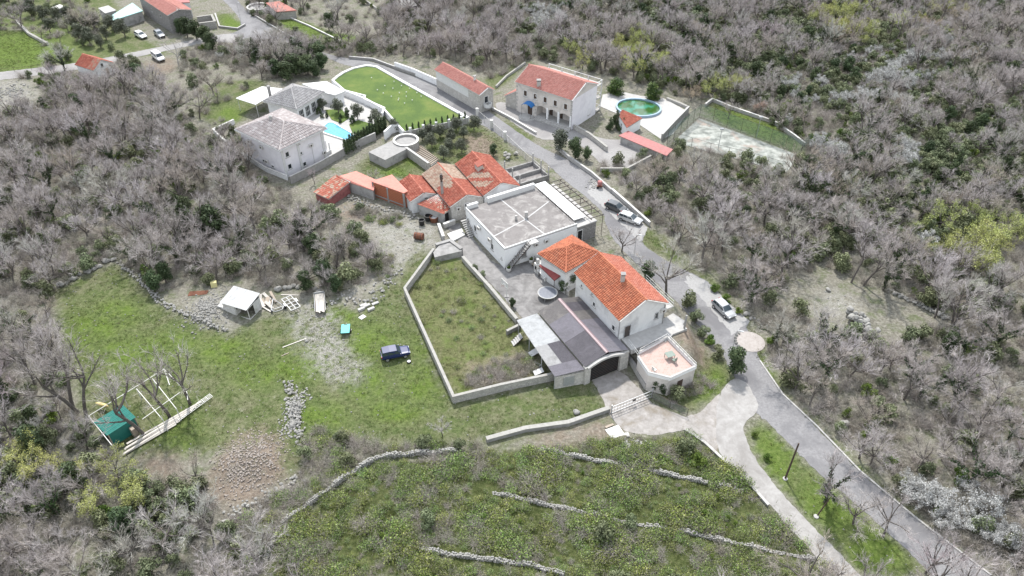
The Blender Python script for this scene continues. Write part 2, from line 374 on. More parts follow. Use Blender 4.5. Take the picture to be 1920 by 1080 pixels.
LANE = [(1365,716),(1349,740),(1342,771),(1343,850),(1387,891),(1434,935),(1482,992),(1529,1042),(1557,1080),(1600,1130),(1670,1140),(1614,1080),(1560,1023),(1497,960),(1431,885),(1400,831),(1392,792),(1420,776),(1422,755),(1404,722),(1380,708)]
APRON = [(1110,713),(1155,695),(1172,702),(1205,735),(1222,757),(1285,782),(1310,775),(1352,735),(1347,770),(1347,852),(1320,830),(1284,806),(1240,815),(1190,818),(1160,800),(1142,778),(1128,745)]
YARD = [(832,420),(862,418),(870,440),(885,444),(920,490),(952,503),(1002,487),(1066,557),(1012,586),(984,600),(910,522),(868,486),(850,470),(860,452)]
COURT = [(1311,222),(1500,292),(1474,324),(1262,266)]
POOLDECK = [(1130,178),(1165,172),(1200,180),(1245,185),(1290,210),(1262,252),(1240,262),(1200,235),(1160,215),(1125,200)]
FORECOURT = [(922,200),(940,188),(1000,208),(1078,240),(1130,262),(1180,262),(1240,290),(1180,320),(1140,320),(1120,300),(1085,268),(1040,262),(1005,262)]
PAVED_W = [(520,205),(610,160),(650,175),(712,215),(720,232),(640,285),(610,300),(600,240),(560,225)]
ENV_EXCL = []      # outlines where no wild plants stand

def soft_mask(px_fn, X, Y, polys, rad=.9, n=7):
    acc = np.zeros(X.shape)
    rg = np.random.default_rng(3)
    for k in range(n):
        a = rg.uniform(0, 2*math.pi, X.shape); r = rad * np.sqrt(rg.uniform(0, 1, X.shape))
        px, py = PXa(X + r*np.cos(a), Y + r*np.sin(a))
        hit = np.zeros(X.shape, bool)
        for p in polys: hit |= pip(px, py, p)
        acc += hit
    return acc / n

# terrain height: flat village shelf, a raised yard before the orange house, low banks and rubble mounds, hills far off
PLATEAU = [P(x, y, 3.1) for x, y in [(1208,572),(1243,548),(1276,592),(1292,640),(1286,668),(1255,665),(1228,648),(1198,636),(1182,612)]]
def seg_dist(X, Y, A, B):
    dx, dy = B[0]-A[0], B[1]-A[1]; t = np.clip(((X-A[0])*dx + (Y-A[1])*dy) / (dx*dx+dy*dy), 0, 1)
    return np.hypot(X-A[0]-t*dx, Y-A[1]-t*dy)
MOUNDS = [((470,870), 4.2, 1.7), ((1185,852), 2.6, .9), ((543,770), 2.0, .6), ((395,588), 4.0, .9), ((1610,600), 2.5, 1.0), ((435,955), 2.5, .8), ((700,555), 2.5, .6), ((660,545), 2, .5)]
def hz(X, Y):
    X = np.asarray(X, float); Y = np.asarray(Y, float)
    ins = pip(X, Y, [(p[0], p[1]) for p in PLATEAU])
    d = np.full(X.shape, 1e9)
    for i in range(len(PLATEAU)): d = np.minimum(d, seg_dist(X, Y, PLATEAU[i], PLATEAU[(i+1) % len(PLATEAU)]))
    d = np.where(ins, 0, d); t = np.clip(1 - d / 2.6, 0, 1); h = 2.9 * t*t*(3-2*t)
    for (c, r, a) in MOUNDS:
        q = P(*c); h = h + a * np.exp(-((X-q.x)**2 + (Y-q.y)**2) / (r*r) * 1.2)
    far = np.hypot(X, Y - 90); t = np.clip((far - 330) / 1200, 0, 1)
    h = h + t*t*420 * (1 + .35*np.sin(X*.006+1) * np.cos(Y*.005))
    return h
def hz1(x, y): return float(hz(np.array([x]), np.array([y]))[0])

def axis(lo, hi, step, ends):
    a = list(np.arange(lo, hi + step, step)); s = step
    l, r_ = [], []
    x = lo
    while x > ends[0]: s *= 1.25; x -= s; l.append(x)
    s = step; x = a[-1]
    while x < ends[1]: s *= 1.25; x += s; r_.append(x)
    return np.array(l[::-1] + a + r_)
gx = axis(-150, 150, .62, (-2500, 2500)); gy = axis(34, 225, .62, (-600, 3000))
GX, GY = np.meshgrid(gx, gy, indexing='xy')
fx, fy = GX.ravel(), GY.ravel()
near = (np.abs(fx) < 230) & (fy > 25) & (fy < 320)
def zmask(polys, rad=1.0):
    out = np.zeros(fx.shape); out[near] = soft_mask(None, fx[near], fy[near], polys, rad); return out
m_road = zmask([ROADS['main'], ROADS['west'], LANE, APRON, YARD], .9)
fz = hz(fx, fy) * (1 - m_road)
m_meadow = zmask([Z['meadow']], 1.6); m_encl = zmask([Z['enclosure']], .8); m_bram = zmask([Z['bramble']], 1.2)
m_verge = zmask([Z[k] for k in ('verge','verge2','verge3','field_nw','grass_nw','garden_n','garden_n2','villa_west','villa_north','court_grass','olive_grass','plot_green','yard_grass','house_verge','house_slope')], 1.2)
m_gravel = zmask(GRAVEL, 1.8); m_soil = zmask(SOIL, 1.6)
m_bright = np.zeros(fx.shape)
ppx, ppy = PXa(fx, fy)
for (cx, cy_, rx, ry) in BRIGHT: m_bright = np.maximum(m_bright, np.exp(-(((ppx-cx)/rx)**2 + ((ppy-cy_)/ry)**2)) * near)
W_, H_ = len(gx), len(gy)
ii = np.arange(W_*H_).reshape(H_, W_)
GF = np.stack([ii[:-1, :-1].ravel(), ii[:-1, 1:].ravel(), ii[1:, 1:].ravel(), ii[1:, :-1].ravel()], 1)
def ground_mat():
    m, nt, b = new_mat('ground_cover')
    geo = nt.nodes.new('ShaderNodeNewGeometry'); pos = geo.outputs['Position']
    def at(k):
        a = nt.nodes.new('ShaderNodeAttribute'); a.attribute_name = k; return a.outputs['Fac']
    n1 = noise(nt, .35, 8, .7, pos); n2 = noise(nt, 2.2, 6, .72, pos); n3 = noise(nt, .09, 5, .6, pos); n4 = noise(nt, 7, 4, .7, pos); nq = noise(nt, .8, 8, .75, pos, .5)
    def thr(f, lo, hi): return ramp(nt, f, [(lo, (0, 0, 0)), (hi, (1, 1, 1))]).outputs[0]
    # woodland floor
    wood = ramp(nt, n2.outputs[0], [(.3, (.10, .095, .075)), (.5, (.19, .18, .148)), (.7, (.32, .305, .265))]).outputs[0]
    wood = mixc(nt, math_n(nt, 'MULTIPLY', thr(n1.outputs[0], .5, .66), .75), wood, (.085, .115, .04))
    wood = mixc(nt, math_n(nt, 'MULTIPLY', thr(nq.outputs[0], .6, .72), .6), wood, (.36, .35, .32))
    # meadow grass
    g = ramp(nt, n2.outputs[0], [(.28, (.042, .065, .02)), (.48, (.08, .105, .038)), (.68, (.15, .165, .08))]).outputs[0]
    g = mixc(nt, math_n(nt, 'MULTIPLY', thr(n1.outputs[0], .44, .6), .85), g, ramp(nt, n2.outputs[0], [(.3, (.09, .095, .045)), (.7, (.21, .205, .135))]).outputs[0])
    g = mixc(nt, math_n(nt, 'MULTIPLY', thr(nq.outputs[0], .6, .74), .8), g, (.30, .29, .23))
    g = mixc(nt, math_n(nt, 'MULTIPLY', thr(n4.outputs[0], .62, .72), .5), g, (.40, .39, .34))
    br = ramp(nt, n2.outputs[0], [(.28, (.05, .08, .016)), (.5, (.095, .14, .03)), (.72, (.17, .21, .06))]).outputs[0]
    g = mixc(nt, math_n(nt, 'MULTIPLY', math_n(nt, 'MULTIPLY', at('bright'), 1.4, clamp=True), thr(n1.outputs[0], .36, .56)), g, br)
    dry = ramp(nt, n2.outputs[0], [(.3, (.065, .08, .03)), (.5, (.125, .135, .06)), (.7, (.20, .19, .105))]).outputs[0]
    dry = mixc(nt, thr(n1.outputs[0], .5, .62), dry, (.11, .14, .045))
    bram = ramp(nt, n2.outputs[0], [(.3, (.035, .048, .016)), (.55, (.085, .10, .038)), (.72, (.17, .155, .085))]).outputs[0]
    grav = ramp(nt, n4.outputs[0], [(.34, (.14, .135, .11)), (.5, (.25, .24, .215)), (.62, (.40, .39, .365))]).outputs[0]
    soil = ramp(nt, n2.outputs[0], [(.3, (.12, .095, .075)), (.55, (.21, .17, .135)), (.7, (.30, .26, .22))]).outputs[0]
    c = mixc(nt, at('meadow'), wood, g)
    c = mixc(nt, at('verge'), c, mixc(nt, math_n(nt, 'MULTIPLY', at('bright'), .8), g, br))
    c = mixc(nt, at('encl'), c, dry)
    c = mixc(nt, at('bram'), c, bram)
    c = mixc(nt, math_n(nt, 'MULTIPLY', at('gravel'), thr(nq.outputs[0], .38, .56)), c, grav)
    c = mixc(nt, math_n(nt, 'MULTIPLY', at('soil'), thr(n1.outputs[0], .3, .5)), c, soil)
    nt.links.new(c, b.inputs['Base Color']); b.inputs['Roughness'].default_value = .95; b.inputs['Specular IOR Level'].default_value = .1
    bump_n(nt, b, math_n(nt, 'ADD', n2.outputs[0], math_n(nt, 'MULTIPLY', n4.outputs[0], .5)), .8, .25)
    return m
gme = np_mesh('ground', np.stack([fx, fy, fz], 1), GF, ground_mat(), smooth=True)
for k, v in dict(meadow=m_meadow, encl=m_encl, bram=m_bram, verge=m_verge, gravel=m_gravel, soil=m_soil, bright=m_bright).items():
    gme.attributes.new(k, 'FLOAT', 'POINT').data.foreach_set('value', v.astype(np.float32))
tag(link('ground', gme), 'stony village ground with meadow grass, scrub and woodland floor', kind='structure')

def rounded(pts, it=2, jit=.0):
    for _ in range(it): pts = [q for a, b in zip(pts, pts[1:] + pts[:1]) for q in (a.lerp(b, .25), a.lerp(b, .75))]
    if not jit: return pts
    out = []
    for a, b in zip(pts, pts[1:] + pts[:1]):
        k = max(1, int((b - a).length / .5))
        for i in range(k): q = a.lerp(b, i / k); out.append(q + Vector((random.gauss(0, jit), random.gauss(0, jit), 0)))
    return out
def sheet(name, poly, z, m, label, zp=0.0, t=.25, soft=2, jit=.07):
    pts = rounded([P(x, y, zp) for x, y in poly], soft, jit)
    o = MB().prism(pts, z - t, z, 0).build(name, m)
    return tag(o, label, kind='structure')
sheet('road', ROADS['main'], .03, M_asphalt, 'grey asphalt road running through the village')
sheet('side_road', ROADS['west'], .034, M_asphalt_old, 'narrow pale side road towards the far houses')
sheet('lane', LANE, .042, M_lane, 'pale concrete lane forking down from the road', soft=1)
M_stain = mat('stained_concrete', (.20, .185, .17), (.34, .32, .305), 1.1, .9, .25, c3=(.16, .135, .10), s3=.28, p3=(.5, .68))
sheet('driveway', APRON, .038, M_stain, 'stained concrete driveway before the garage', soft=0, jit=.05)
sheet('courtyard', YARD, .05, mat('courtyard_concrete', (.17, .165, .16), (.27, .26, .255), 1.2, .9, .25, c3=(.115, .11, .108), s3=.32, p3=(.45, .66)), 'stained concrete courtyard between the houses', soft=0, jit=.04)
sheet('tennis_court', COURT, .04, mat('court_surface', (.15, .16, .145), (.36, .37, .34), .55, .9, .2, lo=.38, hi=.62, c3=(.30, .235, .20), s3=.2, p3=(.55, .68)), 'worn grey green tennis court surface', soft=0, jit=.0)
sheet('forecourt', FORECOURT, .036, M_asphalt_old, 'gravelly asphalt forecourt of the beige house')
sheet('patio', PAVED_W, .05, M_conc_l, 'white paved patio round the villa pool', soft=0, jit=0)
M_patch = mat('road_patch', (.25, .245, .24), (.33, .325, .32), 3, .92, .25, bscale=30)
sheet('layby', [(1290,512),(1327,528),(1345,549),(1405,603),(1395,613),(1372,628),(1345,595),(1315,560),(1285,530)], .045, M_patch, 'pale gravel lay-by strip beside the road', soft=0, jit=.12)
sheet('parking_bay', [(1112,338),(1147,364),(1216,428),(1200,452),(1165,420),(1135,392),(1100,360)], .046, M_patch, 'pale parking bay beside the road', soft=0, jit=.1)
# ---------------------------------------------------------------- plants: shared meshes
M_bark = mat('grey_bark', (.075, .066, .06), (.16, .142, .13), 6, .95, .3)
M_bark_pale = mat('pale_bark', (.30, .28, .26), (.42, .40, .37), 6, .95, .3)
def twig_mat(name, stops):
    m, nt, b = new_mat(name); oi = nt.nodes.new('ShaderNodeObjectInfo')
    at = nt.nodes.new('ShaderNodeAttribute'); at.attribute_name = 'tint'
    c = ramp(nt, oi.outputs['Random'], stops).outputs[0]
    hsv = nt.nodes.new('ShaderNodeHueSaturation'); nt.links.new(c, hsv.inputs['Color'])
    mr = nt.nodes.new('ShaderNodeMapRange'); nt.links.new(at.outputs['Fac'], mr.inputs[0]); mr.inputs[3].default_value = .6; mr.inputs[4].default_value = 1.4
    nt.links.new(mr.outputs[0], hsv.inputs['Value'])
    nt.links.new(hsv.outputs[0], b.inputs['Base Color']); b.inputs['Roughness'].default_value = .9; b.inputs['Specular IOR Level'].default_value = .15
    MATS[name] = m; return m
M_twig = twig_mat('bare_twigs', [(0, (.34, .305, .30)), (.2, (.45, .415, .405)), (.4, (.37, .33, .305)), (.6, (.49, .45, .455)), (.75, (.38, .33, .28)), (.88, (.45, .445, .405)), (1, (.41, .35, .36))])
M_twig_pale = twig_mat('pale_twigs', [(0, (.36, .35, .34)), (1, (.44, .43, .42))])
M_brush = twig_mat('brushwood', [(0, (.29, .26, .22)), (.4, (.38, .345, .305)), (.7, (.33, .315, .265)), (1, (.40, .355, .335))])
L_ever = leaf_mat('evergreen_leaf', [(0, (.024, .038, .018)), (.5, (.048, .072, .032)), (1, (.095, .125, .058))])
L_rbush = leaf_mat('glossy_bush_leaf', [(0, (.02, .035, .012)), (.5, (.045, .075, .02)), (1, (.12, .16, .035))])
L_maquis = leaf_mat('maquis_leaf', [(0, (.075, .092, .045)), (.5, (.13, .152, .08)), (1, (.21, .23, .13))], .25, hue=.02)
L_green = leaf_mat('fresh_leaf', [(0, (.045, .075, .012)), (.5, (.085, .135, .022)), (1, (.15, .20, .045))], .2)
L_bud = leaf_mat('yellow_green_bud', [(0, (.22, .24, .07)), (.5, (.36, .39, .12)), (1, (.50, .52, .22))], .15)
L_tan = leaf_mat('tan_bud', [(0, (.28, .22, .14)), (.5, (.38, .31, .21)), (1, (.48, .42, .31))], .15)
L_pink = leaf_mat('pinkish_bud', [(0, (.28, .17, .13)), (.5, (.38, .25, .20)), (1, (.46, .34, .28))], .15)
L_bloss = leaf_mat('white_blossom', [(0, (.30, .30, .285)), (.5, (.44, .44, .425)), (1, (.58, .58, .565))], .12)
L_olive = leaf_mat('olive_leaf', [(0, (.06, .068, .045)), (.5, (.105, .115, .08)), (1, (.17, .18, .135))], .15)
L_ivy = leaf_mat('ivy_leaf', [(0, (.014, .028, .010)), (.5, (.028, .052, .018)), (1, (.055, .09, .032))], .15)
L_bramble = leaf_mat('bramble_leaf', [(0, (.07, .105, .025)), (.5, (.15, .205, .05)), (1, (.28, .33, .11))], .3, hue=.03)
L_grass = leaf_mat('grass_blade', [(0, (.05, .075, .017)), (.5, (.10, .135, .034)), (1, (.19, .20, .085))], .3, hue=.03)
L_dry = leaf_mat('dry_grass_blade', [(0, (.16, .135, .07)), (.5, (.25, .22, .13)), (1, (.36, .33, .22))], .2)

def tubes(segs, n=5):
    """segs: list of (p,q,r0,r1)"""
    if not segs: return np.zeros((0, 3)), np.zeros((0, 4), int)
    p = np.array([s[0] for s in segs]); q = np.array([s[1] for s in segs]); r0 = np.array([s[2] for s in segs]); r1 = np.array([s[3] for s in segs])
    d = q - p; d /= np.linalg.norm(d, axis=1, keepdims=True) + 1e-9
    ref = np.where(np.abs(d[:, 2:3]) > .9, np.array([[1., 0, 0]]), np.array([[0, 0, 1.]]))
    a = np.cross(d, ref); a /= np.linalg.norm(a, axis=1, keepdims=True) + 1e-9; b = np.cross(d, a)
    V = []; t = np.linspace(0, 2*math.pi, n, endpoint=False)
    ring = a[:, None, :] * np.cos(t)[None, :, None] + b[:, None, :] * np.sin(t)[None, :, None]
    V = np.concatenate([p[:, None] + ring * r0[:, None, None], q[:, None] + ring * r1[:, None, None]], 1).reshape(-1, 3)
    base = (np.arange(len(segs)) * 2 * n)[:, None, None]; i = np.arange(n); j = (i + 1) % n
    F = (base + np.stack([i, j, n + j, n + i], 1)[None]).reshape(-1, 4)
    return V, F
def strips(P0, P1, w0, w1, rg):
    d = P1 - P0; d /= np.linalg.norm(d, axis=1, keepdims=True) + 1e-9
    a = np.cross(d, rg.normal(size=d.shape)); a /= np.linalg.norm(a, axis=1, keepdims=True) + 1e-9
    V = np.stack([P0 - a*w0[:, None], P0 + a*w0[:, None], P1 + a*w1[:, None], P1 - a*w1[:, None]], 1).reshape(-1, 3)
    F = np.arange(len(P0) * 4).reshape(-1, 4); return V, F
def leaves(C, N, s, rg, up=.3):
    """diamond leaves at C, facing N roughly"""
    n = N + rg.normal(size=C.shape) * .6; n[:, 2] += up; n /= np.linalg.norm(n, axis=1, keepdims=True) + 1e-9
    a = np.cross(n, rg.normal(size=C.shape)); a /= np.linalg.norm(a, axis=1, keepdims=True) + 1e-9; b = np.cross(n, a)
    s = s[:, None]
    V = np.stack([C - a*s, C - b*s*.55, C + a*s, C + b*s*.55], 1).reshape(-1, 3)
    return V, np.arange(len(C) * 4).reshape(-1, 4)
def grow_bare(seed, Ht=10., spread=1., trunk=.32, limbs=6, nb=(6, 6, 7), multi=1, lean=(0, 0), upb=.45):
    rg = np.random.default_rng(seed); thick = []; thin = []; tips = []
    def nrm(v): return v / (np.linalg.norm(v) + 1e-9)
    def path(p, d, L, r0, r1, k, wob, lift):
        pts = [p]
        for i in range(k):
            d = nrm(d + rg.normal(size=3) * wob + np.array([0, 0, lift])); p = p + d * L / k; pts.append(p)
        rs = np.linspace(r0, r1, k + 1)
        for i in range(k):
            (thick if rs[i] > .03 * Ht / 10 else thin).append((pts[i], pts[i+1], rs[i], rs[i+1]))
        return pts, d
    def child(d, ang):
        a = nrm(np.cross(d, rg.normal(size=3))); return nrm(d * math.cos(ang) + a * math.sin(ang))
    for t in range(multi):
        d0 = nrm(np.array([rg.normal()*.08 + lean[0] + (rg.normal()*.25 if multi > 1 else 0), rg.normal()*.08 + lean[1] + (rg.normal()*.25 if multi > 1 else 0), 1.]))
        base = np.array([rg.normal()*.15*(multi > 1), rg.normal()*.15*(multi > 1), -.15])
        tr, dt = path(base, d0, Ht*trunk*rg.uniform(.85, 1.15), .021*Ht/math.sqrt(multi), .014*Ht/math.sqrt(multi), 4, .07, .02)
        az0 = rg.uniform(0, 6.28)
        for l in range(limbs):
            s = tr[-1] if l < limbs*.6 else tr[2] + (tr[-1]-tr[2])*rg.uniform(.2, .9)
            az = az0 + 6.283*l/limbs + rg.normal()*.3; el = rg.uniform(.35, 1.25)
            d = nrm(np.array([math.cos(az)*math.cos(el)*spread, math.sin(az)*math.cos(el)*spread, math.sin(el)]) + np.array([lean[0], lean[1], 0]))
            L = Ht*rg.uniform(.36, .5)
            lp, _ = path(s, d, L, .0105*Ht, .004*Ht, 4, .13, .06)
            for k in range(nb[0]):
                f = rg.uniform(.3, 1.0); i = min(3, int(f*4)); s2 = lp[i] + (lp[i+1]-lp[i])*(f*4-i)
                d2 = nrm(child(nrm(lp[i+1]-lp[i]), rg.uniform(.35, .95)) + np.array([0, 0, upb*.5]))
                bp, _ = path(s2, d2, Ht*rg.uniform(.14, .24)*(1.15-.4*f), .0032*Ht, .0016*Ht, 3, .16, .05)
                for m_ in range(nb[1]):
                    f3 = rg.uniform(.15, 1.0); i = min(2, int(f3*3)); s3 = bp[i] + (bp[i+1]-bp[i])*(f3*3-i)
                    d3 = nrm(child(nrm(bp[i+1]-bp[i]), rg.uniform(.3, .9)) + np.array([0, 0, upb*.4]))
                    tp, _ = path(s3, d3, Ht*rg.uniform(.07, .12), .0018*Ht, .0010*Ht, 2, .15, .04)
                    for q in range(nb[2]):
                        f4 = rg.uniform(.1, 1.0); i = min(1, int(f4*2)); s4 = tp[i] + (tp[i+1]-tp[i])*(f4*2-i)
                        d4 = nrm(child(nrm(tp[i+1]-tp[i]), rg.uniform(.25, .9)) + np.array([0, 0, upb*.3]))
                        e = s4 + d4*Ht*rg.uniform(.035, .075)
                        thin.append((s4, e, .00095*Ht, .00045*Ht)); tips.append(e)
    return thick, thin, np.array(tips), rg
def mesh_from_thin(name, thin, rg, m, extra=None):
    P0 = np.array([t[0] for t in thin]); P1 = np.array([t[1] for t in thin]); w0 = np.array([t[2] for t in thin]); w1 = np.array([t[3] for t in thin])
    V, F = strips(P0, P1, w0, w1, rg); tint = np.repeat(rg.uniform(0, 1, len(P0)), 4); mats = [m]; mi = np.zeros(len(F), int)
    for (V2, F2, t2, m2) in (extra or []):
        F = np.concatenate([F, F2 + len(V)]); V = np.concatenate([V, V2]); tint = np.concatenate([tint, t2]); mats.append(m2); mi = np.concatenate([mi, np.full(len(F2), len(mats)-1)])
    return np_mesh(name, V, F, mats, tint=tint, midx=mi)
def joined(name, parts):
    """[(V,F(quads),tint,mat)] -> one mesh"""
    V = []; F = []; T = []; mi = []; off = 0; mats = []
    for k, (v, f, t, m) in enumerate(parts):
        V.append(v); F.append(f + off); T.append(t if t is not None else np.zeros(len(v))); mi.append(np.full(len(f), k)); off += len(v); mats.append(m)
    return np_mesh(name, np.concatenate(V), np.concatenate(F), mats, tint=np.concatenate(T), midx=np.concatenate(mi))
def leaf_block(C, N, size, rg, up=.3, bias=None):
    s = size * rg.uniform(.6, 1.3, len(C)); V, F = leaves(C, N, s, rg, up)
    t = rg.uniform(0, 1, len(C)) if bias is None else np.clip(bias + rg.normal(size=len(C)) * .22, 0, 1)
    return V, F, np.repeat(t, 4)
BARE = []     # (trunk mesh, crown mesh, joined mesh, ivy mesh)
def ivy_mesh(name, thick, rg, n=900, top=.62, Ht=10.):
    C = []; N = []
    seg = [s for s in thick if s[2] > .045]
    for _ in range(n):
        p, q, r0, r1 = seg[rg.integers(len(seg))]; f = rg.uniform(); c = p + (q-p)*f
        if c[2] > Ht*top: continue
        a = rg.uniform(0, 6.28); o = np.array([math.cos(a), math.sin(a), rg.normal()*.3]); C.append(c + o*rg.uniform(.12, .38)); N.append(o)
    return leaf_block(np.array(C), np.array(N), .16, rg)
for k, (sp, tr, lb, ln, up) in enumerate([(1., .30, 6, (0, 0), .45), (1.25, .26, 7, (.06, .02), .3), (.8, .36, 6, (-.05, .04), .6), (1.1, .30, 6, (.1, -.05), .45), (1.35, .22, 7, (-.08, 0), .25), (.95, .34, 6, (.03, .06), .5)]):
    th, tn, tips, rg = grow_bare(100 + k, 10., sp, tr, lb, (6, 6, 9), 1, ln, up)
    tv, tf = tubes(th, 5)
    tme = np_mesh('bare_trunk_mesh%d' % k, tv, tf, M_bark, smooth=True)
    cme = mesh_from_thin('bare_crown_mesh%d' % k, tn, rg, M_twig)
    P0 = np.array([t[0] for t in tn]); P1 = np.array([t[1] for t in tn]); w0 = np.array([t[2] for t in tn]); w1 = np.array([t[3] for t in tn])
    sv, sf = strips(P0, P1, w0, w1, rg)
    jme = joined('bare_tree_mesh%d' % k, [(tv, tf, None, M_bark), (sv, sf, np.repeat(rg.uniform(0, 1, len(P0)), 4), M_twig)])
    iv, if_, it = ivy_mesh('ivy', th, rg)
    ime = np_mesh('ivy_mesh%d' % k, iv, if_, L_ivy, tint=it)
    BARE.append((tme, cme, jme, ime))
th, tn, tips, rg = grow_bare(150, 10., .75, .5, 6, (5, 5, 7), 1, (-.06, .03), .5); tv, tf = tubes(th, 6)
TALL = (np_mesh('tall_trunk_mesh', tv, tf, M_bark, smooth=True), mesh_from_thin('tall_crown_mesh', tn, rg, M_twig), None, BARE[0][3])
# leafy variants on thinner branching: buds, blossom
def leafy_bare(name, seed, Ht, lm, size, per, spread=1.2, multi=1, bark=M_bark, tw=M_twig, nb=(5, 5, 4), jit=.12):
    th, tn, tips, rg = grow_bare(seed, Ht, spread, .25, 6, nb, multi, (0, 0), .35)
    tv, tf = tubes(th, 5); tme = np_mesh(name + '_trunk_mesh', tv, tf, bark, smooth=True)
    C = np.repeat(tips, per, 0) + rg.normal(size=(len(tips)*per, 3)) * jit
    lv, lf, lt = leaf_block(C, rg.normal(size=C.shape), size, rg)
    cme = mesh_from_thin(name + '_crown_mesh', tn, rg, tw, [(lv, lf, lt, lm)])
    return tme, cme
BUD = [leafy_bare('bud%d' % k, 300 + k, 8., L_bud, .10, 5, jit=.18) for k in range(2)]
TANB = [leafy_bare('tan0', 320, 7., L_tan, .08, 4, jit=.16)]
PINKB = [leafy_bare('pink0', 330, 5., L_pink, .07, 4, jit=.14)]
BLOSS = [leafy_bare('bloss%d' % k, 340 + k, 4.2, L_bloss, .075, 4, 1.4, 2, nb=(4, 4, 4), jit=.12) for k in range(2)]
# evergreen masses
def blobs_leaf(rg, blobs, n, size, inner=.35):
    C = []; N = []; B = []
    tot = sum(b[3]**2 for b in blobs)
    for (x, y, z, r, sq) in [(b[0], b[1], b[2], b[3], b[4] if len(b) > 4 else .85) for b in blobs]:
        k = max(8, int(n * r*r / tot)); d = rg.normal(size=(k, 3)); d /= np.linalg.norm(d, axis=1, keepdims=True)
        rr = r * np.where(rg.uniform(size=k) < inner, rg.uniform(.3, .9, k), rg.normal(1, .09, k))
        C.append(np.array([x, y, z]) + d * rr[:, None] * np.array([1, 1, sq])); N.append(d); B.append(np.full(k, rg.uniform(.3, .7)))
    return leaf_block(np.concatenate(C), np.concatenate(N), size, rg, .25, np.concatenate(B))
def ever(name, seed, Ht, wid, lm, n=2600, size=.17, shape='round', nb=16, trunk_h=.25):
    rg = np.random.default_rng(seed); bl = []
    for i in range(nb):
        f = (i + .5) / nb
        if shape == 'cone': z = Ht*(.08 + .9*f); rad = wid*(1 - f)*.75 + .12; R_ = wid*(1-f)*.42 + .18
        elif shape == 'column': z = Ht*(.05 + .92*f); rad = wid*.12; R_ = wid*.42*(1 - .6*max(0, f-.6)/.4)
        else:
            z = Ht*(trunk_h + (1-trunk_h-.1)*f); pr = math.sqrt(max(.05, 1 - (2*f-.85)**2 / 1.4)); rad = wid*.62*pr; R_ = wid*rg.uniform(.26, .42)
        a = rg.uniform(0, 6.28); rr = rad*math.sqrt(rg.uniform(.05, 1))
        bl.append((rr*math.cos(a), rr*math.sin(a), z, R_, rg.uniform(.7, .95)))
    lv, lf, lt = blobs_leaf(rg, bl, n, size)
    keep = lv.reshape(-1, 4, 3)[:, :, 2].min(1) > .02
    lv = lv.reshape(-1, 4, 3)[keep].reshape(-1, 3); lt = lt.reshape(-1, 4)[keep].ravel(); lf = np.arange(len(lv)).reshape(-1, 4)
    th = [(np.array([0, 0, -.1]), np.array([rg.normal()*.1, rg.normal()*.1, Ht*.45]), .035*Ht, .02*Ht)]
    for (x, y, z, r, s) in bl[::2]: th.append((np.array([0, 0, Ht*max(.12, trunk_h*.7)]), np.array([x, y, z]), .016*Ht, .006*Ht))
    tv, tf = tubes(th, 5)
    return np_mesh(name + '_trunk_mesh', tv, tf, M_bark, smooth=True), np_mesh(name + '_crown_mesh', lv, lf, lm, tint=lt), (tv, tf, lv, lf, lt)
EVER = [ever('ever%d' % k, 400 + k, 5., 2.0, L_ever, 2600, .17, 'round', 16, .22) for k in range(3)]
CONE = [ever('cone0', 410, 6., 1.9, L_ever, 2600, .17, 'cone', 20)]
CYP = [ever('cyp0', 412, 3.2, 1.0, L_ever, 900, .13, 'column', 10)]
OLIVE = [ever('olive%d' % k, 420 + k, 3.6, 1.75, L_olive, 2300, .12, 'round', 14, .3) for k in range(2)]
MAQ = [ever('maq%d' % k, 430 + k, 2.4, 1.5, L_maquis, 1200, .14, 'round', 10, .05) for k in range(3)]
GREENB = [ever('green%d' % k, 440 + k, 1.7, 1.2, L_green, 1100, .12, 'round', 9, .05) for k in range(2)]
RBUSH = [ever('rbush%d' % k, 455 + k, 3.6, 1.9, L_rbush, 3200, .14, 'round', 22, .0) for k in range(2)]
BALL = [ever('ball0', 450, 1.1, .55, L_ever, 800, .07, 'round', 8, .02)]
def jm(name, e, lm):
    tv, tf, lv, lf, lt = e[2]; return joined(name, [(tv, tf, None, M_bark), (lv, lf, lt, lm)])
def brush_mesh(name, seed, Ht, wid, n, m, leafm=None, nl=0, size=.09, curl=.5):
    rg = np.random.default_rng(seed); P0 = []; P1 = []; w = []; tips = []
    for i in range(n):
        a = rg.uniform(0, 6.28); b0 = np.array([rg.normal()*wid*.22, rg.normal()*wid*.22, 0]); d = np.array([math.cos(a), math.sin(a), rg.uniform(.4, 2.2)]); d /= np.linalg.norm(d)
        L = rg.uniform(.5, 1.)*math.hypot(Ht, wid)*.8; p = b0; k = 3
        for s in range(k):
            q = p + d*L/k; q[2] = max(q[2], .03); P0.append(p); P1.append(q); w.append(.011*(1-.25*s)*1.3); p = q
            d = d + rg.normal(size=3)*.22; d[2] -= curl*.35; d /= np.linalg.norm(d)
            for t in range(2):
                e = q + (d + rg.normal(size=3)*.7) * L*.16; e[2] = max(e[2], .03); P0.append(q); P1.append(e); w.append(.007); tips.append(e)
        tips.append(p)
    P0, P1, w = np.array(P0), np.array(P1), np.array(w)
    V, F = strips(P0, P1, w, w*.6, rg); parts = [(V, F, np.repeat(rg.uniform(0, 1, len(P0)), 4), m)]
    if leafm:
        tips = np.array(tips); C = tips[rg.integers(len(tips), size=nl)] + rg.normal(size=(nl, 3))*.12; C[:, 2] = np.maximum(C[:, 2], .04)
        v, f, t = leaf_block(C, rg.normal(size=C.shape), size, rg, .6); parts.append((v, f, t, leafm))
    return joined(name, parts)
BRUSH = [brush_mesh('brush%d' % k, 500 + k, 1.6, 1.3, 110, M_brush, curl=.3) for k in range(2)]
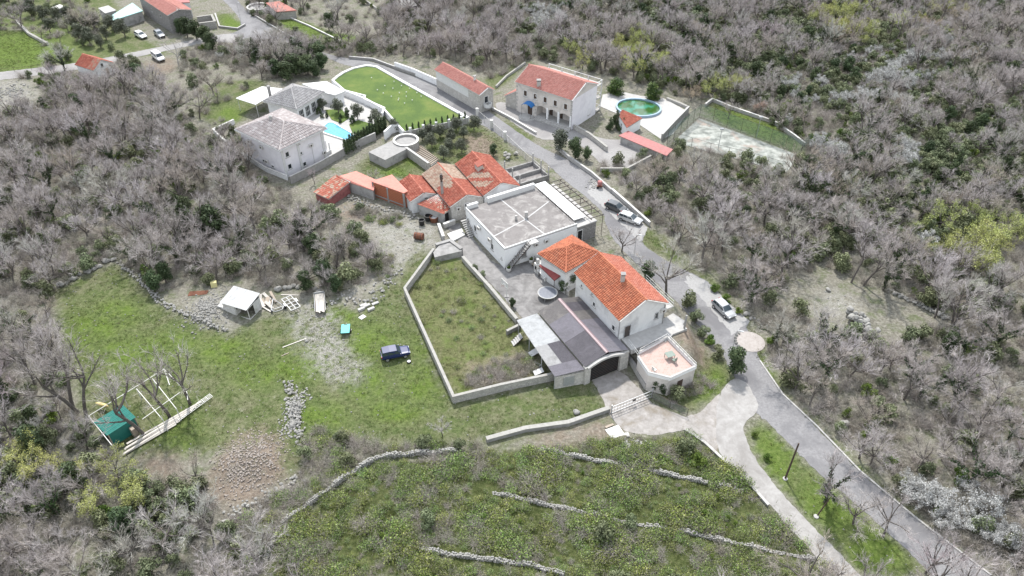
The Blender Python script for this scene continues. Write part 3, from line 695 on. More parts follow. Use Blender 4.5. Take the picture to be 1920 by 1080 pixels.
BRAMB = [brush_mesh('bramble%d' % k, 510 + k, .85, 1.1, 70, M_brush, L_bramble, 620, .085, .8) for k in range(3)] + [brush_mesh('bramble3', 515, .8, 1.1, 120, M_brush, L_bramble, 150, .08, .8)]
def tuft_mesh(name, seed, m, n=26, h=.3, wid=.25):
    rg = np.random.default_rng(seed); a = rg.uniform(0, 6.28, n); b0 = np.stack([rg.normal(size=n)*wid, rg.normal(size=n)*wid, np.zeros(n)], 1)
    e = b0 + np.stack([np.cos(a)*h*.5, np.sin(a)*h*.5, h*rg.uniform(.5, 1.1, n)], 1); w = np.full(n, .02)
    V, F = strips(b0, e, w, w*.2, rg); return np_mesh(name, V, F, m, tint=np.repeat(rg.uniform(0, 1, n), 4))
TUFT = [tuft_mesh('tuft%d' % k, 600 + k, L_grass) for k in range(3)] + [tuft_mesh('tuft3', 603, L_dry)]
TUFT_B = [tuft_mesh('tall_tuft0', 610, L_grass, 60, .55, .5), tuft_mesh('tall_tuft1', 611, L_dry, 60, .5, .5)]
def rock_mesh(name, seed, m, n=2):
    rg = np.random.default_rng(seed)
    import bmesh
    bm = bmesh.new(); bmesh.ops.create_icosphere(bm, subdivisions=n, radius=1)
    ax = rg.normal(size=(7, 3)); ax /= np.linalg.norm(ax, axis=1, keepdims=True); lim = rg.uniform(.55, .9, 7)
    for v in bm.verts:
        c = np.array(v.co)
        for k in range(7):
            d = c @ ax[k]
            if d > lim[k]: c = c - ax[k]*(d - lim[k])
        v.co = c * (1 + rg.normal()*.03)
    me = bpy.data.meshes.new(name); bm.to_mesh(me); bm.free(); me.materials.append(m); return me
ROCKS = [rock_mesh('rock_mesh%d' % k, 700 + k, M_rock, 2) for k in range(4)]
ROCKS_S = [rock_mesh('pebble_mesh%d' % k, 710 + k, M_rock, 1) for k in range(3)]
ROCKS_P = [rock_mesh('rubble_mesh%d' % k, 720 + k, M_rock_pink, 1) for k in range(3)]
def scatter(name, meshes, pts, rot, scl, idx, label, cat=None):
    """uncountable growth: points carry instances of shared meshes"""
    pts = np.asarray(pts, np.float32)
    me = bpy.data.meshes.new(name); me.vertices.add(len(pts)); me.vertices.foreach_set('co', pts.ravel())
    for k, t, v in (('rot', 'FLOAT', rot), ('scl', 'FLOAT', scl), ('idx', 'INT', idx)):
        me.attributes.new(k, t, 'POINT').data.foreach_set('value', np.asarray(v, np.int32 if t == 'INT' else np.float32))
    o = bpy.data.objects.new(name, me); COL.objects.link(o); tag(o, label, cat, kind='stuff')
    pc = bpy.data.collections.new('source_' + name)
    for i, m in enumerate(meshes): pc.objects.link(bpy.data.objects.new('%s_source_%02d' % (name, i), m))
    ng = bpy.data.node_groups.new(name, 'GeometryNodeTree')
    ng.interface.new_socket('Geometry', in_out='INPUT', socket_type='NodeSocketGeometry'); ng.interface.new_socket('Geometry', in_out='OUTPUT', socket_type='NodeSocketGeometry')
    N = ng.nodes.new; gi = N('NodeGroupInput'); go = N('NodeGroupOutput'); ip = N('GeometryNodeInstanceOnPoints'); ci = N('GeometryNodeCollectionInfo')
    ci.inputs[0].default_value = pc; ci.inputs['Separate Children'].default_value = True; ci.inputs['Reset Children'].default_value = True
    ip.inputs['Pick Instance'].default_value = True
    def na(k, t):
        n = N('GeometryNodeInputNamedAttribute'); n.data_type = t; n.inputs[0].default_value = k; return n.outputs[0]
    cx = N('ShaderNodeCombineXYZ'); er = N('FunctionNodeEulerToRotation')
    L = ng.links.new
    L(na('rot', 'FLOAT'), cx.inputs[2]); L(cx.outputs[0], er.inputs[0]); L(er.outputs[0], ip.inputs['Rotation'])
    L(na('scl', 'FLOAT'), ip.inputs['Scale']); L(na('idx', 'INT'), ip.inputs['Instance Index'])
    L(gi.outputs[0], ip.inputs['Points']); L(ci.outputs[0], ip.inputs['Instance']); L(ip.outputs[0], go.inputs[0])
    md = o.modifiers.new('growth', 'NODES'); md.node_group = ng
    return o
# ---------------------------------------------------------------- building helpers
class Fr:
    """local frame: o near corner, u towards the left corner, v towards the right corner"""
    def __init__(s, o, u, v, la, lc): s.o, s.u, s.v, s.la, s.lc = Vector((o[0], o[1], 0)), Vector((u[0], u[1], 0)), Vector((v[0], v[1], 0)), la, lc
    def W(s, a, b, z): p = s.o + s.u*a + s.v*b; return Vector((p.x, p.y, z))
    def shrink(s, ov): return Fr(s.o + (s.u + s.v)*ov, s.u, s.v, s.la - 2*ov, s.lc - 2*ov)
def fit(A, B, C, z, la=None, lc=None):
    a, b, c = P(*A, z), P(*B, z), P(*C, z); u = (a-b); v = (c-b); lu, lv = u.length, v.length
    au = math.atan2(u.y, u.x); av = math.atan2(v.y, v.x); d = (au - av + math.pi) % (2*math.pi) - math.pi
    s = 1 if d > 0 else -1; e = (d - s*math.pi/2)
    wu = lv/(lu+lv); au -= e*wu; av += e*(1-wu)
    return Fr(b, (math.cos(au), math.sin(au)), (math.cos(av), math.sin(av)), la or lu, lc or lv)
def rect(mb, fr, a0, a1, b0, b1, z0, z1, m=0): return mb.prism([fr.W(a0, b0, 0), fr.W(a1, b0, 0), fr.W(a1, b1, 0), fr.W(a0, b1, 0)], z0, z1, m)
def side_frame(fr, side):
    """origin, along, outward of one wall"""
    if side == 'L': return fr.o, fr.u, -fr.v            # wall from near corner to the left corner
    if side == 'R': return fr.o, fr.v, -fr.u            # wall from near corner to the right corner
    if side == 'BL': return fr.o + fr.u*fr.la, fr.v, fr.u
    return fr.o + fr.v*fr.lc, fr.u, fr.v
def wpt(fr, side, s, z, out=0.0):
    o, a, n = side_frame(fr, side); p = o + a*s + n*out; return Vector((p.x, p.y, z))
def window(root, fr, side, s, z, w=.9, h=1.2, fm=None, pm=None, name='window', bars=0, sill=True):
    fm = fm or M_frame_w; pm = pm or M_glass
    _, a, n = side_frame(fr, side); up = Vector((0, 0, 1)); c = wpt(fr, side, s, z); t = .09
    mb = MB()
    for sg in (-1, 1):
        mb.obox(c + a*sg*(w/2 - t/2) + n*.03, a*t/2, n*.05, up*h/2)
        mb.obox(c + up*sg*(h/2 - t/2) + n*.028, a*(w/2 - t), n*.048, up*t/2)
    o = mb.build(name, fm, root)
    MB().obox(c + n*.012, a*(w/2 - t*.6), n*.012, up*(h/2 - t*.6)).build('pane', pm, o)
    if bars:
        b = MB()
        for k in range(1, bars+1): b.obox(c + a*(-w/2 + w*k/(bars+1)) + n*.035, a*.03, n*.015, up*(h/2 - t))
        b.obox(c + n*.03, a*(w/2 - t), n*.012, up*.03); b.build('glazing_bar', fm, o)
    if sill: MB().obox(c - up*(h/2 + .05) + n*.07, a*(w/2 + .1), n*.1, up*.04).build('sill', M_conc_l, o)
    return o
def door(root, fr, side, s, z0, w=.95, h=2.05, m=None, fm=None):
    _, a, n = side_frame(fr, side); up = Vector((0, 0, 1)); c = wpt(fr, side, s, z0 + h/2)
    mb = MB(); t = .08
    for sg in (-1, 1): mb.obox(c + a*sg*(w/2 + t/2) + n*.03, a*t/2, n*.06, up*(h/2 + t))
    mb.obox(c + up*(h/2 + t/2) + n*.03, a*w/2, n*.055, up*t/2)
    o = MB().obox(c + n*.015, a*w/2, n*.02, up*h/2).build('door', m or M_wood_d, root)
    mb.build('frame', fm or M_frame_w, o); MB().obox(c + a*(w*.36) + n*.06, a*.05, n*.03, up*.02).build('handle', M_steel, o)
    return o
def ac_unit(root, fr, side, s, z, m=None):
    _, a, n = side_frame(fr, side); up = Vector((0, 0, 1)); c = wpt(fr, side, s, z, .22)
    o = MB().obox(c, a*.42, n*.17, up*.3).build('air_conditioner', m or M_white_d, root)
    f = MB(); k = 10; cc = c + n*.175 - a*.08
    f.add([cc] + [cc + a*.22*math.cos(6.283*i/k) + up*.22*math.sin(6.283*i/k) for i in range(k)], [[0, 1+i, 1+(i+1) % k] for i in range(k)]).build('fan_grille', M_steel_d, o)
    for sg in (-1, 1): MB().obox(c + a*sg*.3 - up*.33 - n*.02, a*.02, n*.2, up*.02).build('bracket', M_steel, o)
def tile_face(parent, pts, m, tw=.32, tl=.42, seed=0, tintf=None, name='tiles', hgt=.1):
    """pan tiles laid on a roof face; pts[0]->pts[1] is the eave"""
    rg = np.random.default_rng(seed); p = [np.array(q, float) for q in pts]
    e = p[1]-p[0]; e /= np.linalg.norm(e); n = np.cross(p[1]-p[0], p[2]-p[0]); n /= np.linalg.norm(n)
    if n[2] < 0: n = -n
    s = np.cross(n, e)
    if s[2] < 0: s = -s
    q2 = [((q-p[0]) @ e, (q-p[0]) @ s) for q in p]; sm = max(q[1] for q in q2); xm = min(q[0] for q in q2); xM = max(q[0] for q in q2)
    def span(t):
        xs = []
        for i in range(len(q2)):
            (x0, t0), (x1, t1) = q2[i], q2[(i+1) % len(q2)]
            if abs(t1-t0) < 1e-6:
                if abs(t-t0) < 1e-4: xs += [x0, x1]
            elif min(t0, t1)-1e-6 <= t <= max(t0, t1)+1e-6: xs.append(x0 + (x1-x0)*(t-t0)/(t1-t0))
        return (min(xs), max(xs)) if xs else None
    V = []; F = []; T = []; rows = max(1, round(sm/tl)); tl = sm/rows; prof = [(0, -.01), (.2, hgt), (.6, hgt), (.84, -.01), (1, -.01)]
    for r in range(rows):
        t0, t1 = r*tl, (r+1)*tl; a, b = span(min(t0 + 1e-5, sm)), span(max(t1 - 1e-5, 0))
        if not a or not b: continue
        x = xm - (0 if r % 1 == 0 else tw/2)
        while x < xM:
            if x + tw > a[0] and x < a[1]:
                rv = rg.uniform(); tv = rv*.6 if tintf is None else tintf((x-xm)/(xM-xm), (t0+tl/2)/sm, rv); base = len(V); lift = .075 + rg.normal()*.012; dx = rg.normal()*.006
                for (tt, lim, lf) in ((t0 - .03, a, lift), (t1 - .005, b, .008)):
                    for (f, h) in prof:
                        xx = min(max(x + f*tw + dx, lim[0]), lim[1]); V.append(p[0] + e*xx + s*tt + n*(h + lf)); T.append(tv)
                k = len(prof)
                for i in range(k-1): F.append((base+i, base+i+1, base+k+i+1, base+k+i))
                F.append((base, base+4, base+3, base+1))
            x += tw
    me = np_mesh(name, np.array(V) - np.array(top_loc(parent)), np.array(F), m, tint=np.array(T))
    o = bpy.data.objects.new(name, me); COL.objects.link(o); o.parent = parent; o['kind'] = 'stuff'
    return o
def ridge(parent, p, q, m, r=.13, name='ridge_cap'):
    p, q = Vector(p), Vector(q); L = (q-p).length; k = max(2, int(L/.45)); V = MB()
    for i in range(k):
        a = p + (q-p)*i/k; b = p + (q-p)*min(1, (i+1.12)/k); V.tube(a + Vector((0, 0, .03)), b + Vector((0, 0, .055)), r, r*1.08, 7)
    me = V.mesh(name, m, top_loc(parent)); a = me.attributes.new('tint', 'FLOAT', 'POINT'); a.data.foreach_set('value', np.repeat(RNG.uniform(.1, .6, k), 14).astype(np.float32))
    o = bpy.data.objects.new(name, me); COL.objects.link(o); o.parent = parent; return o
def hip_roof(root, fr, ov, ze, rise, tm, rl=None, along='u', fascia=None, tw=.32, tl=.42, seed=0, tintf=None):
    a0, a1, b0, b1 = -ov, fr.la+ov, -ov, fr.lc+ov
    c = [fr.W(a0, b0, ze), fr.W(a1, b0, ze), fr.W(a1, b1, ze), fr.W(a0, b1, ze)]; ce = [fr.W(a0-.14, b0-.14, 0), fr.W(a1+.14, b0-.14, 0), fr.W(a1+.14, b1+.14, 0), fr.W(a0-.14, b1+.14, 0)]
    if along == 'u':
        ins = (b1-b0)/2 if rl is None else ((a1-a0)-rl)/2; r0 = fr.W(a0+ins, (b0+b1)/2, ze+rise); r1 = fr.W(a1-ins, (b0+b1)/2, ze+rise)
        faces = [[c[0], c[1], r1, r0], [c[1], c[2], r1], [c[2], c[3], r0, r1], [c[3], c[0], r0]]; hips = [(c[0], r0), (c[1], r1), (c[2], r1), (c[3], r0)]
    else:
        ins = (a1-a0)/2 if rl is None else ((b1-b0)-rl)/2; r0 = fr.W((a0+a1)/2, b0+ins, ze+rise); r1 = fr.W((a0+a1)/2, b1-ins, ze+rise)
        faces = [[c[0], c[1], r0], [c[1], c[2], r1, r0], [c[2], c[3], r1], [c[3], c[0], r0, r1]]; hips = [(c[0], r0), (c[1], r0), (c[2], r1), (c[3], r1)]
    mb = MB()
    for f in faces: mb.slab(f, .05)
    mb.prism(ce, ze-.3, ze-.052)
    rf = mb.build('roof', fascia or M_white, root)
    for i, f in enumerate(faces): tile_face(rf, f, tm, tw, tl, seed+i, tintf)
    for h in hips + [(r0, r1)]:
        if (Vector(h[0])-Vector(h[1])).length > .3: ridge(rf, h[0], h[1], tm)
    return rf
def gable_roof(root, fr, ov, ze, rise, tm, along='u', fascia=None, tw=.32, tl=.42, seed=0, tintf=(None, None), asym=.5, gov=.25, tm2=None, verge=.16):
    """ridge along u (parallel to the left wall) or v"""
    if along == 'u':
        a0, a1, b0, b1 = -gov, fr.la+gov, -ov, fr.lc+ov; bm_ = b0 + (b1-b0)*asym; zr = ze + rise
        n0 = [fr.W(a0, b0, ze), fr.W(a1, b0, ze), fr.W(a1, bm_, zr), fr.W(a0, bm_, zr)]; n1 = [fr.W(a0, b1, ze), fr.W(a1, b1, ze), fr.W(a1, bm_, zr), fr.W(a0, bm_, zr)]
    else:
        a0, a1, b0, b1 = -ov, fr.la+ov, -gov, fr.lc+gov; am = a0 + (a1-a0)*asym; zr = ze + rise
        n0 = [fr.W(a0, b0, ze), fr.W(a0, b1, ze), fr.W(am, b1, zr), fr.W(am, b0, zr)]; n1 = [fr.W(a1, b0, ze), fr.W(a1, b1, ze), fr.W(am, b1, zr), fr.W(am, b0, zr)]
    mb = MB(); mb.slab(n0, .14); mb.slab(n1, .14); rf = mb.build('roof', fascia or M_white_d, root)
    vg = lambda q: [q[0].lerp(q[1], verge/(q[1]-q[0]).length), q[1].lerp(q[0], verge/(q[1]-q[0]).length), q[2].lerp(q[3], verge/(q[1]-q[0]).length), q[3].lerp(q[2], verge/(q[1]-q[0]).length)]
    tile_face(rf, vg(n0), tm, tw, tl, seed, tintf[0]); tile_face(rf, vg(n1), tm2 or tm, tw, tl, seed+1, tintf[1]); ridge(rf, n0[3], n0[2], tm)
    return rf
def gable_walls(root, fr, z0, ze, rise, ov, m, along='u', asym=.5, name='wall'):
    """walls under a gable roof whose eave line stands ov outside the wall"""
    mb = MB(); rect(mb, fr, 0, fr.la, 0, fr.lc, z0, ze-.15)
    span = (fr.lc if along == 'u' else fr.la) + 2*ov; pk = -ov + span*asym; L = fr.lc if along == 'u' else fr.la
    def zt(t): return ze + rise*((t+ov)/(span*asym) if t <= pk else (span-ov-t)/(span*(1-asym))) - .17
    prof = [(0, ze-.16), (0, zt(0)), (pk, zt(pk)), (L, zt(L)), (L, ze-.16)]
    pts = lambda e: [fr.W(e, t, z) if along == 'u' else fr.W(t, e, z) for t, z in prof]
    A, B = pts(.0), pts(fr.la if along == 'u' else fr.lc); n = len(A)
    mb.add(A+B, [list(range(n)), list(range(2*n-1, n-1, -1))] + [[i, n+i, n+(i+1) % n, (i+1) % n] for i in range(n)])
    return mb.build(name, m, root)
def base_pt(fr, z=0): c = fr.W(fr.la/2, fr.lc/2, z); return c
def chimney(root, p, z0, z1, w=.5, m=None, cap=True):
    o = MB().box(p.x-w/2, p.x+w/2, p.y-w/2, p.y+w/2, z0, z1).build('chimney', m or M_conc_l, root)
    if cap:
        mb = MB()
        for sx in (-1, 1):
            for sy in (-1, 1): mb.box(p.x+sx*(w/2-.05)-.05, p.x+sx*(w/2-.05)+.05, p.y+sy*(w/2-.05)-.05, p.y+sy*(w/2-.05)+.05, z1, z1+.25)
        mb.box(p.x-w/2-.08, p.x+w/2+.08, p.y-w/2-.08, p.y+w/2+.08, z1+.25, z1+.34); mb.build('chimney_cap', M_conc, o)
    return o
def wall_run(name, label, pts, h, t, m, cap=None, z0=0.0, cat='wall', group=None, capt=.08, zp=0.0, tops=None):
    """a free-standing wall along photo points on the ground"""
    w = [P(x, y, zp) for x, y in pts]
    if tops: hs = tops
    else: hs = [h]*len(w)
    o = thing(name, label, cat, (w[0].x, w[0].y, z0), group)
    body, cp = MB(), MB()
    def offs(i, s):
        d0 = (w[i]-w[i-1]).normalized() if i > 0 else None; d1 = (w[i+1]-w[i]).normalized() if i < len(w)-1 else None
        d = ((d0 or Vector((0,0,0))) + (d1 or Vector((0,0,0)))).normalized(); nrm_ = Vector((-d.y, d.x, 0)); k = 1.0
        if d0 and d1: k = 1/max(.5, nrm_.dot(Vector((-d0.y, d0.x, 0))))
        return w[i] + nrm_*s*k
    for i in range(len(w)-1):
        for mbx, tt, zz0, e in ((body, t/2, -.2, 0), (cp, t/2+.05, None, 1)):
            A, B = offs(i, tt), offs(i, -tt); C_, D = offs(i+1, -tt), offs(i+1, tt); ha, hb = hs[i]+z0, hs[i+1]+z0
            if e == 0: lo = [z0-.3, z0-.3]; hi = [ha, hb]
            else: lo = [ha+.002, hb+.002]; hi = [ha+capt, hb+capt]
            v = [(A.x,A.y,lo[0]),(B.x,B.y,lo[0]),(C_.x,C_.y,lo[1]),(D.x,D.y,lo[1]),(A.x,A.y,hi[0]),(B.x,B.y,hi[0]),(C_.x,C_.y,hi[1]),(D.x,D.y,hi[1])]
            mbx.add(v, [[3,2,1,0],[4,5,6,7],[0,1,5,4],[1,2,6,5],[2,3,7,6],[3,0,4,7]])
    body.build('wall_body', m, o)
    if cap: cp.build('coping', cap, o)
    return o

# ---------------------------------------------------------------- white villa with mauve hip roof
f = fit((446,240), (524,282), (608,238), 6.4); f = f.shrink(.55)
r = thing('villa', 'tall white villa with mauve grey hipped roof beside the blue pool', 'house', base_pt(f))
wl = MB(); rect(wl, f, 0, f.la, 0, f.lc, -.3, 6.15); wl.build('wall', M_render_lilac, r)
for s_ in (.2, f.lc*.36 + .2, f.lc-.5): MB().obox(wpt(f, 'R', s_, 3.05, .06), f.v*.24, -f.u*.07, Vector((0, 0, 3.05))).build('pilaster', M_white, r)
rf = hip_roof(r, f, .55, 6.4, 2.0, T_lilac, rl=3.2, along='u', fascia=M_white, tw=.42, tl=.6, seed=10)
p = f.W(f.la*.62, f.lc*.42, 0); ch = MB().lathe((p.x, p.y, 7.6), [(.3, 0), (.3, 1.0), (.36, 1.02), (.36, 1.12), (.2, 1.14), (.2, 1.3), (.32, 1.32), (.05, 1.5)], 10).build('chimney', M_conc_l, rf)
for s_, z_, w_, h_ in ((.12, 4.6, .9, 1.1), (.12, 2.0, .9, 1.1), (.42, 3.5, .6, .6), (.45, 1.0, .8, .9), (.40, 5.6, .6, .35)): window(r, f, 'R', f.lc*s_, z_, w_, h_, M_frame_w)
for s_, z_ in ((.30, 1.2), (.52, 1.5), (.85, 1.2)): window(r, f, 'L', f.la*s_, z_, .8, .6, M_frame_w)
for s_, z_ in ((.48, 4.7), (.78, 4.7), (.42, 1.9), (.88, 3.9)): ac_unit(r, f, 'L', f.la*s_, z_)
ac_unit(r, f, 'R', f.lc*.66, 4.2); MB().tube(wpt(f, 'R', f.lc*.68, .1, .06), wpt(f, 'R', f.lc*.68, 3.9, .06), .05).build('drainpipe', M_white, r)
ac_unit(r, f, 'R', f.lc*.93, 1.4)
VF = f
# balcony side on the right with columns
b = MB(); rect(b, f, 0.3, 3.0, f.lc+.001, f.lc+1.4, -.2, .9); b.build('side_terrace', M_white, r)
for k in range(3):
    q = f.W(.5 + k*1.0, f.lc+1.2, 0); MB().tube((q.x, q.y, .9), (q.x, q.y, 2.6), .13, n=8).build('column', M_white, r)
# grey hipped pool house
f = fit((498,187), (556,205), (604,171), 3.6).shrink(.5)
r = thing('pool_house', 'low white pool house with grey hipped roof and round chimney', 'house', base_pt(f))
wl = MB(); rect(wl, f, 0, f.la, 0, f.lc, -.3, 3.35); wl.build('wall', M_render_w, r)
rf = hip_roof(r, f, .5, 3.6, 2.1, T_grey, rl=.9, along='v', fascia=M_white_d, seed=20, tw=.42, tl=.55)
q = P(506, 176, 3.9); MB().lathe((q.x, q.y, 3.2), [(.34, 0), (.34, 2.1), (.46, 2.2), (.46, 2.45), (.3, 2.6)], 10).build('chimney', M_conc, r)
for k in range(4): window(r, f, 'R', f.lc*(.14 + .24*k), 1.5, 1.5, 2.3, M_frame_w, bars=2, sill=False, name='glazed_door')
# white awning and patio walls
def flat_canopy(name, label, pts, z, t, m, posts, pm, cat='canopy', zp=None):
    w = [P(x, y, z) for x, y in pts]; c = sum(w, Vector((0, 0, 0)))/len(w)
    o = thing(name, label, cat, (c.x, c.y, 0)); MB().prism(w, z-t, z).build('roof_sheet', m, o)
    for i in posts:
        q = w[i]*.93 + c*.07; MB().tube((q.x, q.y, -.1), (q.x, q.y, z-t), .06, n=6).build('post', pm, o)
    return o
flat_canopy('awning', 'square white awning on posts beside the pool house', [(442,184),(491,162),(530,166),(479,196)], 3.0, .12, M_white, [0, 1, 2, 3], M_white)
flat_canopy('flat_roofed_annex', 'low flat white roof behind the grey pool house', [(566,157),(612,152),(646,171),(628,178),(606,173)], 2.7, .3, M_white, [], M_white)
a = bpy.data.objects['flat_roofed_annex']; w_ = [P(x, y, 2.7) for x, y in [(570,158),(612,154),(643,171),(628,176),(606,172)]]; MB().prism(w_, -.2, 2.39).build('wall', M_render_w, a)
# lawn terrace with white kerb walls
LAWN = [(624,152),(632,145),(644,137),(662,129),(688,123.5),(706,126),(757,155),(877,222),(757,248),(720,206),(686,187),(646,171)]
lz = 1.2; lw = [P(x, y, lz) for x, y in LAWN]
M_lawn, ntl, bl_ = new_mat('mown_lawn'); MATS['mown_lawn'] = M_lawn
g_ = ntl.nodes.new('ShaderNodeNewGeometry'); n1 = noise(ntl, .18, 6, .6, g_.outputs['Position']); n2 = noise(ntl, 6, 4, .7, g_.outputs['Position'])
cc = ramp(ntl, n1.outputs[0], [(.38, (.04, .085, .008)), (.52, (.075, .125, .014)), (.66, (.14, .165, .032))]).outputs[0]
cc = mixc(ntl, .35, cc, ramp(ntl, n2.outputs[0], [(.3, (.025, .055, .006)), (.7, (.12, .165, .032))]).outputs[0]); ntl.links.new(cc, bl_.inputs['Base Color']); bl_.inputs['Roughness'].default_value = .9; bump_n(ntl, bl_, n2.outputs[0], .5, .1)
o = MB().prism(lw, -.2, lz).build('lawn', M_lawn); tag(o, 'large mown lawn terrace behind the villa', kind='structure')
mb = thing('lawn_kerb', 'white kerb wall curving round the large lawn', 'wall', (lw[4].x, lw[4].y, 0))
def ring_seg(mbx, A, B, wd, z0, z1):
    d = (B-A).normalized(); n = Vector((-d.y, d.x, 0))*wd/2; mbx.prism([A-n-d*.05, B-n+d*.05, B+n+d*.05, A+n-d*.05], z0, z1)
kb = MB()
for i in range(0, 7): ring_seg(kb, lw[i], lw[i+1], .7, -.2, lz + .25 + .004*i)
kb.build('kerb', M_white, mb); kb = MB()
for i in (8, 9, 10, 11): ring_seg(kb, lw[i], lw[(i+1) % 12], .35, -.2, lz + .3 + .004*i)
kb.build('retaining_wall', M_render_w, mb)
kb = MB()
for i in range(5):
    t = i/5; A = lw[8].lerp(lw[7], t); B = lw[8].lerp(lw[7], t+.2); ring_seg(kb, A, B, .25, -.2, lz+.12+.003*i); 
kb.build('low_wall', M_conc_l, mb)
for i in range(5):
    A = lw[8].lerp(lw[7], (i+.5)/5); MB().box(A.x-.25, A.x+.25, A.y-.25, A.y+.25, 0, lz+.75).build('pillar', M_white, mb)
# little lamps on the lawn
for k, (x, y) in enumerate([(722,163),(739,155),(756,158),(753,163),(708,171),(719,177),(737,168),(749,176),(762,175),(768,168),(782,176),(790,183),(734,183),(747,190),(762,183),(773,190),(759,196),(697,148),(748,187),(780,165)]):
    q = P(x, y, lz); t = thing('lawn_lamp', 'tiny white lamp standing on the large lawn', 'lamp', q, 'lamps dotted over the lawn')
    MB().lathe(q, [(.02, 0), (.02, .3), (.12, .32), (.13, .38), (.06, .42)], 8).build('lamp_head', M_white, t)
# patio walls and garden beds beside the pool
wall_run('patio_wall', 'white garden wall stepping down between patio and lawn', [(640,178),(686,190),(684,196),(722,213),(718,224)], 1.4, .3, M_render_w, M_white)
for nm, pts in (('garden_bed', [(610,207),(640,205),(655,222),(640,232),(622,225)]), ('garden_bed', [(655,235),(672,226),(706,236),(690,248),(662,252)])):
    o = MB().prism([P(x, y) for x, y in pts], 0, .16).build(nm, M_lawn); tag(o, 'clipped lawn bed between white paths by the pool', kind='structure')
# villa swimming pool
def pool(name, label, pts, wm, cm, z=.32, wd=.45, sink=.25):
    w = [P(x, y) for x, y in pts]; c = sum(w, Vector((0, 0, 0)))/len(w); o = thing(name, label, 'pool', (c.x, c.y, 0)); n = len(w)
    mb = MB()
    for i in range(n):
        A, B = w[i], w[(i+1) % n]; oa = A + (A-c).normalized()*wd; ob = B + (B-c).normalized()*wd
        mb.add([(A.x,A.y,z),(B.x,B.y,z),(ob.x,ob.y,z),(oa.x,oa.y,z),(A.x,A.y,z-sink),(B.x,B.y,z-sink),(ob.x,ob.y,-.1),(oa.x,oa.y,-.1)], [[0,1,2,3],[1,0,4,5],[3,2,6,7]])
    mb.build('rim', cm, o); MB().prism(w, z-sink-.2, z-sink+.16).build('water', wm, o); return o
M_water_b, ntw, bw = new_mat('turquoise_water'); wv = noise(ntw, 3, 3, .5, ntw.nodes.new('ShaderNodeTexCoord').outputs['Object'])
ntw.links.new(ramp(ntw, wv.outputs[0], [(.3, (.05, .25, .46)), (.7, (.11, .37, .58))]).outputs[0], bw.inputs['Base Color']); bw.inputs['Roughness'].default_value = .08; bump_n(ntw, bw, wv.outputs[0], .1, .05)
M_water_g, ntw, bw = new_mat('green_water'); wv = noise(ntw, .35, 4, .5, ntw.nodes.new('ShaderNodeTexCoord').outputs['Object'])
ntw.links.new(ramp(ntw, wv.outputs[0], [(.42, (.05, .20, .13)), (.55, (.035, .09, .02))]).outputs[0], bw.inputs['Base Color']); bw.inputs['Roughness'].default_value = .1
pool('villa_pool', 'bright turquoise villa pool with white paved edge', [(607,240),(616,232),(624,232),(669,258),(651,265),(608,250)], M_water_b, M_white)
wall_run('boundary_wall', 'streaked concrete boundary wall below the thuja hedge', [(546,345),(600,318),(640,295),(660,282),(705,262)], 1.6, .25, M_conc, M_conc_l)
wall_run('villa_fence_wall', 'low white boundary wall running behind the villa', [(540,338),(500,322),(462,298),(420,268),(402,250),(440,232)], 1.0, .25, M_render_w, M_white_d)
wall_run('white_buttress_wall', 'stepped white wall above the round water tank', [(722,262),(735,250),(748,246)], 1.8, .3, M_render_w, M_white)
# ---------------------------------------------------------------- round tank, slab and slatted steps
def round_tank(name, label, c, rpx, h, m, tm, wd=.35):
    q = P(*c, h); rr = (P(c[0]+rpx, c[1], h) - q).length; o = thing(name, label, 'tank', (q.x, q.y, 0))
    MB().lathe((q.x, q.y, 0), [(rr, -.2), (rr, h), (rr-wd, h), (rr-wd, h-.5)], 28, cap=False).build('tank_wall', m, o, smooth=False)
    MB().lathe((q.x, q.y, 0), [(rr-wd+.03, h-.49), (rr-wd+.03, h-.42)], 28).build('tank_floor', tm, o)
    MB().lathe((q.x, q.y, 0), [(rr+.06, h+.003), (rr+.06, h+.07), (rr-wd-.05, h+.07), (rr-wd-.05, h+.003)], 28, cap=False).build('rim', M_white_d, o); return o
round_tank('water_tank', 'round concrete water tank with white rim on a slab', (761,262), 24, 2.1, M_stone_wall, M_conc)
w_ = [P(x, y, 1.9) for x, y in [(691,285),(738,262),(762,272),(765,278),(722,300)]]; c_ = sum(w_, Vector((0,0,0)))/5
o = thing('concrete_platform', 'flat concrete platform beside the round water tank', 'platform', (c_.x, c_.y, 0)); MB().prism(w_, -.2, 1.75).build('wall', M_block, o); MB().prism(w_, 1.752, 1.9).build('slab', M_conc, o)
wall_run('garden_wall', 'stone garden wall with pale coping beside the slatted steps', [(760,290),(805,322)], 1.9, .4, M_stone_wall, M_conc_l, zp=0)
A0, A1, B0, B1 = P(768,283,.5), P(808,308,.5), P(790,274,.5), P(822,298,.5)
o = thing('slatted_ramp', 'ramp of grey timber slats behind the tan tiled roof', 'ramp', (A0.x, A0.y, 0))
for i in range(13):
    t = i/12; MB().bar(A0.lerp(A1, t), B0.lerp(B1, t), .22, .16).build('slat', M_wood, o)
for (a, b_) in ((A0, A1), (B0, B1)):
    d = Vector((0, 0, -.16)); MB().bar(a+d, b_ + d if False else b_*0+b_+d, .12, .14).build('stringer', M_wood, o)
MB().prism([A0, A1, B1, B0], -.1, .1).build('bed', M_conc_d, o)
